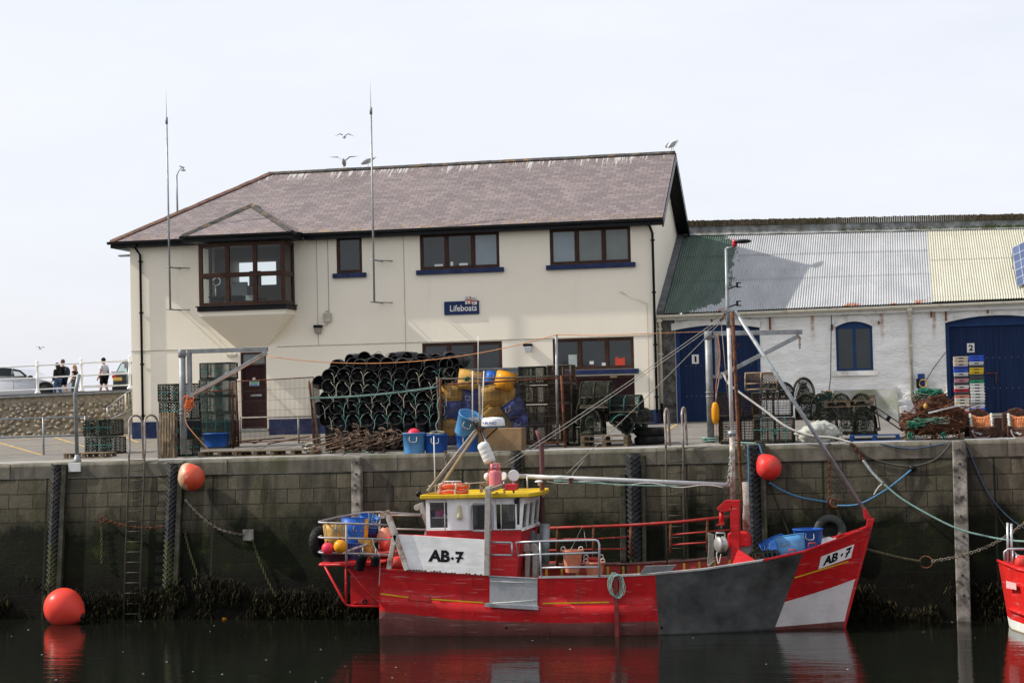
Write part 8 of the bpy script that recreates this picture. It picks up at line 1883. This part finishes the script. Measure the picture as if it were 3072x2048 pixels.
for s_,u,v in (('R',.16,.62),('N',.66,.62),('L',.16,.08),('I',.70,.08)):text('flag_letter',s_,quadfn(ff(u,v,.006),ff(u+(.16 if s_ != 'I' else .05),v,.006),ff(u+(.16 if s_ != 'I' else .05),v+.28,.006),ff(u,v+.28,.006)),mat('flag ink',(.03,.03,.08)),fl_)
for (x0,y0,x1,y1,lab) in ((1570,1030,1596,1056,'black and white bulkhead lamp between the ground floor windows'),(941,974,965,1001,'grey and black bulkhead lamp right of the lookout corbel')):
    a,b=P(x0,y1,56.9),P(x1,y0,56.9);t=T('wall_lamp',lab,'lamp',P((x0+x1)/2,y1,56.95),'bulkhead lamps on the station wall');zz=lerp(a.z,b.z,.66);mb=MB();mb.bx((a.x,56.84,zz),(b.x,57,b.z));mb.build('hood',M_INK,t,bevel=.02);mb=MB();mb.prism([(a.x+.01,56.83,zz),(b.x - .01,56.83,zz),(b.x - .05,56.88,a.z),(a.x+.05,56.88,a.z)],(0,.11,0));mb.build('diffuser',mat('frosted diffuser',(.6,.62,.64),.3) if x0 > 1000 else mat('dusty diffuser',(.28,.27,.22),.3),t,bevel=.02)
jb=T('junction_box','cream junction box with a conduit running up to the eaves','electric box',P(980,967,57));a,b=P(970,966,56.9),P(992,938,56.9);mb=MB();mb.bx((a.x,56.88,a.z),(b.x,57,b.z));mb.build('case',mat('cream box',(.45,.42,.33),.5),jb,bevel=.012)
mb=MB();X=P(986,900,56.98).x;mb.tube([(X,56.985,b.z),(X,56.985,6.7)],.008,5);mb.tube([(X - .12,56.97,b.z+.06),(X,56.97,b.z+.06)],.012,4);mb.tube([(b.x - .1,56.95,a.z),(b.x - .14,56.95,a.z - .1),(b.x - .3,56.95,a.z - .12)],.009,4);mb.build('conduit',M_GREYP,jb)
mb=MB();mb.tube([P(1859,874,56.97),P(1941,911,56.97),P(1946,1100,56.97),P(1948,1226,56.97)],.012,5);tag(mb.build('wall_conduit',mat('cream conduit',(.5,.46,.38),.6)),'cream conduit bending down the station wall near its right corner','conduit')
mb=MB();a,b=P(680,1069,56.95),P(709,1059,56.95);mb.bx((a.x,56.93,a.z),(b.x,57,b.z));tag(mb.build('door_light',M_CREAMPL,bevel=.012),'cream strip light above left of the station door','lamp')
mb=MB();a,b=P(1579,1126,56.97),P(1602,1107,56.97);mb.bx((a.x,56.95,a.z),(b.x,57,b.z));tag(mb.build('vent_cover',mat('pale vent',(.6,.58,.5),.6),bevel=.008),'pale square vent cover on the wall above the metal tank','vent')
ns=T('door_notice','green, blue and white safety notice on the station door','notice',P(762,1157,57.07));yn=57.07;a,b=P(749,1157,yn),P(777,1143,yn);mb=MB();mb.bx((a.x,yn,a.z),(b.x,yn+.006,b.z));mb.build('sheet',M_PAPER,ns);zm=(a.z+b.z)/2
mb=MB();mb.bx((a.x+.05,yn - .004,zm+.01),(b.x - .02,yn - .001,b.z - .01));mb.build('green_panel',mat('notice green',(.08,.35,.15),.5),ns);mb=MB();mb.bx((a.x+.02,yn - .004,a.z+.01),(b.x - .02,yn - .001,zm - .01));mb.build('blue_panel',mat('notice blue',(.1,.25,.5),.5),ns)
mb=MB();a,b=P(758,1139,yn),P(766,1132,yn);mb.bx((a.x,yn,a.z),(b.x,yn+.006,b.z));tag(mb.build('door_label',M_CREAMPL),'tiny pale label above the safety notice on the station door','label')
mb=MB();a=P(393,763,57.2);mb.bx((a.x - .55,57.4,a.z - .04),(a.x,57.6,a.z+.02));tag(mb.build('eaves_bracket',M_GALV),'small grey bracket sticking out under the left eaves','bracket')
for (x0,y0,x1,y1,xw,yw,ym,lab) in ((511,930,500,372,497.5,262,930,'left whip aerial on a tall pole fixed to the station wall'),(1123,908,1113,343,1110,232,908,'right whip aerial on a tall pole rising past the roof')):
    Ya=56.35;t=T('aerial_mast',lab,'aerial',P(x0,y0,Ya),'whip aerials on the station');a,b,c=P(x0,y0,Ya),P(x1,y1,Ya),P(xw,yw,Ya);X=(a.x+b.x)/2
    mb=MB();mb.tube([a,b],[.036,.03],8);mb.build('pole',M_GALV,t);mb=MB();mb.tube([b,b+V((0,0,.22))],.045,8);mb.build('coupling',M_STEELG,t);mb=MB();mb.tube([b+V((0,0,.2)),c],[.012,.006],5);mb.build('whip',M_PAPER,t)
    for yy in (y0 - 2,y0 - 128):q=P(x0 - 3,yy,Ya);mb=MB();mb.tube([q,(q.x+.12,57,q.z - .0)],.022,6);mb.tube([q+V((-.1,0,0)),q+V((.12,0,0))],.02,6);mb.tube([q,(q.x+.45,57,q.z+(0 if yy == y0 - 2 else -.0))],.016,6);mb.build('standoff',M_STEELG,t)
an=T('anemometer','wind vane on a bent pole behind the hip of the roof','wind vane',P(533,640,60));mb=MB();mb.tube([P(533,660,60),P(529.5,525,60)],.035,8);mb.build('pole',M_GALV,an)
mb=MB();mb.tube([P(529.5,532,60),P(535,515,60),P(543,505,60),P(550,503,60)],.018,6);mb.build('bracket',M_STEELG,an);mb=MB();mb.bar(P(539,499,60),P(553,503,60),.03,.04);mb.prism([P(538,496,60),P(545,500,60),P(541,501,60)],(0,.02,0));mb.build('vane',M_STEELG,an);mb=MB();mb.tube([P(550,503,60),P(550,510,60)],.02,6)
for dx in (-4,0,4):mb.sph(P(550+dx,511,60),.035,8,6)
mb.build('cup_set',M_STEELG,an)
# ---- gulls
M_GULLW=mat('gull white',(.72,.72,.70),.8,.05);M_GULLG=mat('gull grey',(.38,.39,.40),.8,.15);M_BEAK=mat('gull yellow',(.55,.33,.05),.5)
def gull(lab,p,h,yaw,wing=None,perched=True,tint=M_GULLW):
    t=T('gull',lab,'gull',p,'gulls');Z=Matrix.Rotation(yaw,3,'Z');s_=h/.36;b=V(p)+V((0,0,.13*s_ if perched else 0));tilt=Matrix.Rotation(R(-28 if perched else -4),3,'Y');M_=Z @ tilt
    mb=MB();prof=[(0,-.26),(.03,-.22),(.055,-.15),(.085,-.03),(.088,.05),(.07,.12),(.048,.165),(.05,.19),(.052,.215),(.035,.255),(0,.27)]
    mb.lathe([(r*s_,z*s_) for r,z in prof],14,M_ @ Matrix.Rotation(R(90),3,'Y'),b+V((0,0,.05*s_)));mb.build('body',tint,t)
    hd=b+V((0,0,.05*s_))+M_ @ V((.24*s_,0,.02*s_));mb=MB();mb.lathe([(.014*s_,0),(.010*s_,.05*s_),(0,.065*s_)],6,Z @ Matrix.Rotation(R(100),3,'Y'),hd+Z @ V((.03*s_,0,0)));mb.build('beak',M_BEAK,t)
    for sd_ in (-1,1):
        mb=MB()
        if wing is None:
            mb.sph(b+V((0,0,.06*s_))+M_ @ V((-.07*s_,sd_*.07*s_,.015*s_)),(.2*s_,.028*s_,.062*s_),12,8,M_)
        else:
            root=b+V((0,0,.09*s_));y0,z0,y1,z1=wing;A_=[(-.08,0,0),(.09,0,0),(.07,y0,z0),(-.10,y0,z0)];B_=[(-.02,y1,z1)]
            pts=[root+Z @ V((x*s_,sd_*y*s_,z*s_)) for x,y,z in A_+B_];mb.add(pts,[(0,1,2,3),(3,2,4)]);mb.add([q+V((0,0,.014)) for q in pts],[(3,2,1,0),(4,2,3)])
        mb.build('wing',M_GULLG,t)
        if perched:mb=MB();mb.tube([b+Z @ V((0,sd_*.03*s_,.02*s_)),V(p)+Z @ V((.0,sd_*.03*s_,0))],.007*s_,4);mb.build('leg',M_BEAK,t)
yr=60.5
def rgp(x):q=P(x,480,yr);return V((q.x,yr,RZ+.07))
gull('white gull standing on the right end of the roof ridge',rgp(2018),.42,R(60));gull('white gull standing on the ridge beside the right aerial',rgp(1104),.36,R(20));gull('grey brown gull on the ridge with both wings raised',rgp(1032),.32,R(-80),(.22,.18,.62,.2),True,M_GULLG)
gull('small gull flying above the roof left of the right aerial',P(1033,414,66),.28,R(-70),(.2,.10,.5,-.03),False);gull('distant gull flying low over the promenade railing',P(120,1046,110),.32,R(160),(.2,.06,.5,-.02),False)
# ================================================================== promenade cars and people
PG=1.84
def wheel(par,c,r_,ax):
    Mq=V(ax).to_track_quat('Z','Y').to_matrix();mb=MB();mb.lathe([(r_*.62,-.09),(r_*.95,-.10),(r_,-.06),(r_,.06),(r_*.95,.10),(r_*.62,.09)],24,Mq,c);o=mb.build('wheel',M_TYRE,par);mb=MB();mb.lathe([(0,-.05),(r_*.62,-.06),(r_*.62,.07),(r_*.3,.03),(0,.05)],24,Mq,c);mb.build('rim',M_ALU,o)
YCa=76.0
wc=T('white_car','white car with dark windows on the promenade at the far left','car',(P(60,1180,YCa).x,YCa,PG))
x_f=P(175,1165,YCa).x;prof=[P(x,y,YCa) for x,y in ((175,1172),(176,1160),(172,1151),(157,1143.6),(130,1137),(100,1131),(83,1123),(61,1108),(39,1098.5),(0,1096),(-60,1099),(-100,1108),(-130,1128),(-150,1150),(-152,1172))]
zb0=PG+.22
outl=[(p.x,p.z) for p in prof];outl=[(outl[0][0] - .02,zb0)]+outl+[(outl[-1][0],zb0)]
mb=MB();W_=1.78;beltz=P(100,1131,YCa).z
sl_=[(0,.10,.82),(.02,.03,.97),(.12,0,1),(.5,0,1.0),(.88,0,1),(.98,.03,.97),(1,.10,.82)]
vs=[];nP=len(outl)
for f_,ins,k in sl_:
    for x,z in outl:
        yy=YCa+W_*f_;tz=max(0,z - beltz);yy += (0.5 - f_)*2*tz*.32 if abs(f_ - .5) > .3 else 0
        vs.append((lerp((outl[0][0]+outl[-1][0])/2,x,1 - ins*.15),yy,z - ins*.25*(1 if z > beltz else 0)))
fs=[(i*nP+j,i*nP+(j+1) % nP,(i+1)*nP+(j+1) % nP,(i+1)*nP+j) for i in range(len(sl_) - 1) for j in range(nP)]+[tuple(range(nP))[::-1],tuple(range((len(sl_) - 1)*nP,len(sl_)*nP))]
mb.add(vs,fs,True);mb.build('body',mat('white car paint',(.54,.56,.60),.2,.03,2,0),wc)
M_CARG=mat('car glass',(.015,.018,.02),.05,.2,2,0);M_GLINT=mat('painted glint',(.42,.46,.47),.08,.1,2,0)
def cpoly(pts,dy):return [V((P(x,y,YCa).x,YCa+dy+max(0,P(x,y,YCa).z - beltz)*.32 - .0,P(x,y,YCa).z)) for x,y in pts]
for pts,m_ in (([(34,1105),(58,1110),(80,1126),(78,1131),(36,1128)],M_CARG),([(-20,1102),(31,1104),(33,1128),(-20,1126)],M_CARG),([(-85,1110),(-24,1103),(-24,1126),(-95,1126)],M_CARG)):
    mb=MB();mb.prism(cpoly(pts,-.012),(0,.02,0));mb.build('window',m_,wc)
mb=MB();mb.prism(cpoly([(36,1112),(56,1115),(72,1127),(44,1128)],-.018),(0,.01,0));mb.build('painted_glint',M_GLINT,wc)  # window reflection painted as a pale panel over the dark glass
mb=MB();q=P(91,1130,YCa - .12);mb.sph(q,(.13,.09,.07),12,8);mb.build('mirror',M_INK,wc)
mb=MB();q=P(51,1140,YCa - .02);mb.box(q,(.2,.03,.035));mb.build('door_handle',M_ALU,wc)
mb=MB();mb.tube([P(40,1131,YCa - .005),P(41,1172,YCa - .005)],.006,4);mb.build('door_seam',M_INK,wc)
mb=MB();q=P(167,1149,YCa+.06);mb.sph(q,(.2,.1,.09),12,8);mb.build('headlight',M_PAPER,wc)
for x in (139,-110):c=P(x,1176,YCa+.05);c.z=PG+.34;mb=MB();mb.lathe([(0,-.03),(.43,-.03),(.43,.1)],24,Matrix.Rotation(R(90),3,'X'),(c.x,YCa - .005,PG+.40));mb.build('wheel_arch',M_INK,wc);wheel(wc,V((c.x,YCa - .03,c.z)),.33,(0,-1,0))
YD=74.0;Xc=P(392,1130,YD).x;dc=T('dark_car','dark grey hatchback seen from behind at the station corner','car',(Xc,YD,PG));sc1=[(0,-.80,.25),(0,-.87,.6),(.02,-.87,.95),(.10,-.82,1.05),(.42,-.70,1.5),(.55,-.62,1.58)]
mb=MB();rowsd=[]
for k,(dy,hw,z) in enumerate(sc1):
    rowsd.append([V((Xc+hw*u,YD+dy+(.10 if abs(u) == 1 else 0),PG+z)) for u in (-1,-.92,0,.92,1)]+[V((Xc+hw,YD+4 - dy*.6,PG+z)),V((Xc - hw,YD+4 - dy*.6,PG+z))])
vs=[p for r0 in rowsd for p in r0];n7=7;mb.add(vs,[(i*n7+j,i*n7+(j+1) % n7,(i+1)*n7+(j+1) % n7,(i+1)*n7+j) for i in range(5) for j in range(n7)]+[tuple(range(n7))[::-1],tuple(range(5*n7,6*n7))],True);mb.build('body',mat('dark grey car paint',(.035,.04,.045),.25,.05,2,0),dc,bevel=.02)
mb=MB();mb.poly([(Xc - .70,YD+.12,PG+1.08),(Xc+.70,YD+.12,PG+1.08),(Xc+.6,YD+.40,PG+1.48),(Xc - .6,YD+.40,PG+1.48)]);mb.build('rear_window',mat('pale rear glass',(.33,.42,.42),.08,.15,2,0),dc)
a,b=P(340,1142,YD - .03),P(366,1131,YD - .03);mb=MB();mb.bx((a.x,YD - .035,a.z),(b.x,YD - .01,b.z));mb.build('number_plate',mat('yellow plate',(.55,.36,.08),.5,.15,30),dc)
a,b=P(334,1119,YD - .02),P(372,1113,YD - .02);mb=MB();mb.bx((a.x,YD - .02,a.z),(b.x,YD+.02,b.z));mb.build('chrome_strip',M_ALU,dc)
for s_ in (-1,1):mb=MB();mb.box((Xc+s_*.76,YD+.04,PG+.93),(.22,.1,.12));mb.build('tail_light',mat('tail lamp',(.4,.02,.03),.25),dc,bevel=.02)
mb=MB();mb.bx((Xc - .86,YD - .05,PG+.28),(Xc+.86,YD+.05,PG+.5));mb.build('bumper',M_INK,dc,bevel=.03)
for s_ in (-1,1):wheel(dc,V((Xc+s_*.72,YD+.7,PG+.31)),.31,(s_,0,0))
mb=MB();a,b=P(372,1104,66),P(386,1078,66);mb.bx((a.x,66,a.z),(b.x,66.06,b.z));bn=T('litter_bin','dark grey sign box fixed on a post at the station corner','sign',((a.x+b.x)/2,66,PG));mb.build('box',M_STEELG,bn,bevel=.02);mb=MB();mb.tube([((a.x+b.x)/2,66.09,PG),((a.x+b.x)/2,66.09,b.z)],.03);mb.build('post',M_STEELG,bn)
# people
SKIN=mat('skin',(.50,.27,.18),.6,.08)
def skinned(name,nodes,edges,m_,par,base,sub=2):
    me=bpy.data.meshes.new(name);me.from_pydata([V(p) for p,r in nodes],edges,[]);me.materials.append(m_);o=bpy.data.objects.new(name,me);col.objects.link(o);o.parent=par;KID.setdefault(par.name,[]).append(o)
    o.modifiers.new('skin','SKIN');o.modifiers.new('sub','SUBSURF').levels=sub;o.modifiers['sub'].render_levels=sub;o.modifiers['skin'].use_smooth_shade=True
    sv=me.skin_vertices[0].data
    for i,(p,r) in enumerate(nodes):sv[i].radius=(r,r) if not isinstance(r,tuple) else r
    sv[0].use_root=True;return o
def person(lab,x,ytop,Y0,H,yaw,top,legs,hairm,hair='short',skirt=None,bag=None,sleeves=.55,step=.22,bare=True,bend=0):
    q=P(x,ytop,Y0);base=V((q.x,Y0,PG));H=q.z - PG if H is None else H;k=H/1.78;t=T('person',lab,'person',base,'people walking on the promenade',yaw)
    L=lambda x,y,z:V((x*k,y*k,z*k))
    # facing +X in local space
    hipL,hipR=L(0,.09,.93),L(0,-.09,.93);kn=[L(.10,.10,.50),L(-.03,-.10,.50)];an_=[L(step*.7,.10,.09),L(-step,-.10,.13)];toe=[L(step*.7+.17,.11,.03),L(-step+.16,-.11,.03)]
    N=[(L(0,0,.97),.13*k),(L(.0,0,1.15),(.13*k,.10*k)),(L(.01,0,1.36),(.16*k,.11*k)),(L(.0,0,1.47),.075*k),(L(.025,0,1.56),.058*k),(L(.04,0,1.66),.088*k),(L(.03,0,1.74),.07*k),
         (L(0,.19,1.42),.062*k),(L(-.02,.25,1.15),.045*k),(L(.10,.26,.93),.036*k),(L(.15,.26,.86),.038*k),(L(.19,.25,.78),.018*k),
         (L(0,-.19,1.42),.062*k),(L(-.05,-.25,1.15),.045*k),(L(.05,-.27,.92),.036*k),(L(.08,-.27,.85),.038*k),(L(.10,-.26,.77),.018*k),
         (hipL,.095*k),(kn[0],.06*k),(an_[0],.042*k),(toe[0],.035*k),(hipR,.095*k),(kn[1],.06*k),(an_[1],.042*k),(toe[1],.035*k)]
    E_=[(0,1),(1,2),(2,3),(3,4),(4,5),(5,6),(2,7),(7,8),(8,9),(9,10),(10,11),(2,12),(12,13),(13,14),(14,15),(15,16),(0,17),(17,18),(18,19),(19,20),(0,21),(21,22),(22,23),(23,24)]
    skinned('body',N,E_,SKIN,t,base)
    g=.022*k
    def grow(idx,cut=()):return [(N[i][0],tuple(a+g for a in N[i][1]) if isinstance(N[i][1],tuple) else N[i][1]+g) for i in idx]
    ax=lambda i,j,u:N[i][0].lerp(N[j][0],u)
    TS=grow([0,1,2,3,7,12])+[(ax(7,8,sleeves),.062*k),(ax(12,13,sleeves),.062*k)]
    Te=[(0,1),(1,2),(2,3),(2,4),(2,5),(4,6),(5,7)]
    if sleeves > 1:TS=TS[:6]+[(N[8][0],.066*k),(N[13][0],.066*k),(ax(8,9,.9),.055*k),(ax(13,14,.9),.055*k)];Te += [(6,8),(7,9)]
    skinned('shirt',TS,Te,top,t,base)
    LS=grow([0,17,21])+([(ax(17,18,.75),.10*k),(ax(21,22,.75),.10*k)] if legs[1] == 'shorts' else [(N[18][0],.082*k),(N[22][0],.082*k),(ax(18,19,.9),.065*k),(ax(22,23,.9),.065*k)])
    Le=[(0,1),(0,2),(1,3),(2,4)]+([] if legs[1] == 'shorts' else [(3,5),(4,6)])
    skinned('shorts' if legs[1] == 'shorts' else 'trousers',LS,Le,legs[0],t,base)
    mb=MB();c=base+L(.035,0,1.68);mb.sph(c+L(-.022,0,.025),(.105*k,.10*k,.11*k),16,10)
    if hair == 'long':mb.sph(base+L(-.06,0,1.55),(.075*k,.10*k,.22*k),14,10)
    if hair == 'hood':mb.sph(base+L(-.05,0,1.58),(.10*k,.12*k,.17*k),14,10)
    mb.v=[tuple(V(p)) for p in mb.v];mb.build('hair',hairm,t)
    mb=MB();mb.sph(base+L(.128,0,1.645),(.022*k,.014*k,.02*k),8,6)
    for s_ in (-1,1):mb.sph(base+L(.03,s_*.092,1.65),(.02*k,.012*k,.03*k),8,6)
    mb.build('face_feature',SKIN,t)
    if bag:mb=MB();mb.sph(base+L(-.21,0,1.22),(.12*k,.17*k,.24*k),14,10);ob_=mb.build('rucksack',bag,None,base);tag(ob_,'grey rucksack worn by the tall dark shirted walker','rucksack');ob_.rotation_euler=(0,0,yaw)
    return t
M_HOOD=mat('dark olive hoodie',(.018,.02,.016),.9);M_NAVT=mat('navy shirt',(.012,.016,.028),.9);M_DENIM=mat('blue jeans',(.06,.11,.19),.9);M_WT=mat('white tee',(.66,.66,.68),.85,.05);M_BLKS=mat('black shorts',(.008,.008,.009),.85);M_HBR=mat('dark hair',(.02,.013,.008),.8);M_HBL=mat('blonde hair',(.34,.22,.10),.8);M_HGB=mat('grey brown hair',(.12,.08,.05),.8)
person('walker in a dark hooded top and jeans beside the white car bonnet',172,1089,74.5,None,R(165),M_HOOD,(M_DENIM,'trousers'),M_HOOD,'hood',sleeves=2,step=.2)
person('tall walker in a navy shirt and shorts carrying a grey rucksack',189,1079,75.0,None,R(170),M_NAVT,(M_NAVT,'shorts'),M_HGB,sleeves=.6,bag=mat('grey rucksack',(.04,.045,.055),.85))
person('long haired blonde walker in a dark top behind the railing',224,1095,74.2,None,R(175),M_BLKS,(mat('grey leggings',(.08,.10,.11),.9),'trousers'),M_HBL,'long',sleeves=.3,step=.15)
person('walker in a white T-shirt and black shorts left of the dark car',311,1074,74.6,None,R(165),M_WT,(M_BLKS,'shorts'),M_HBR,sleeves=.6,step=.24)
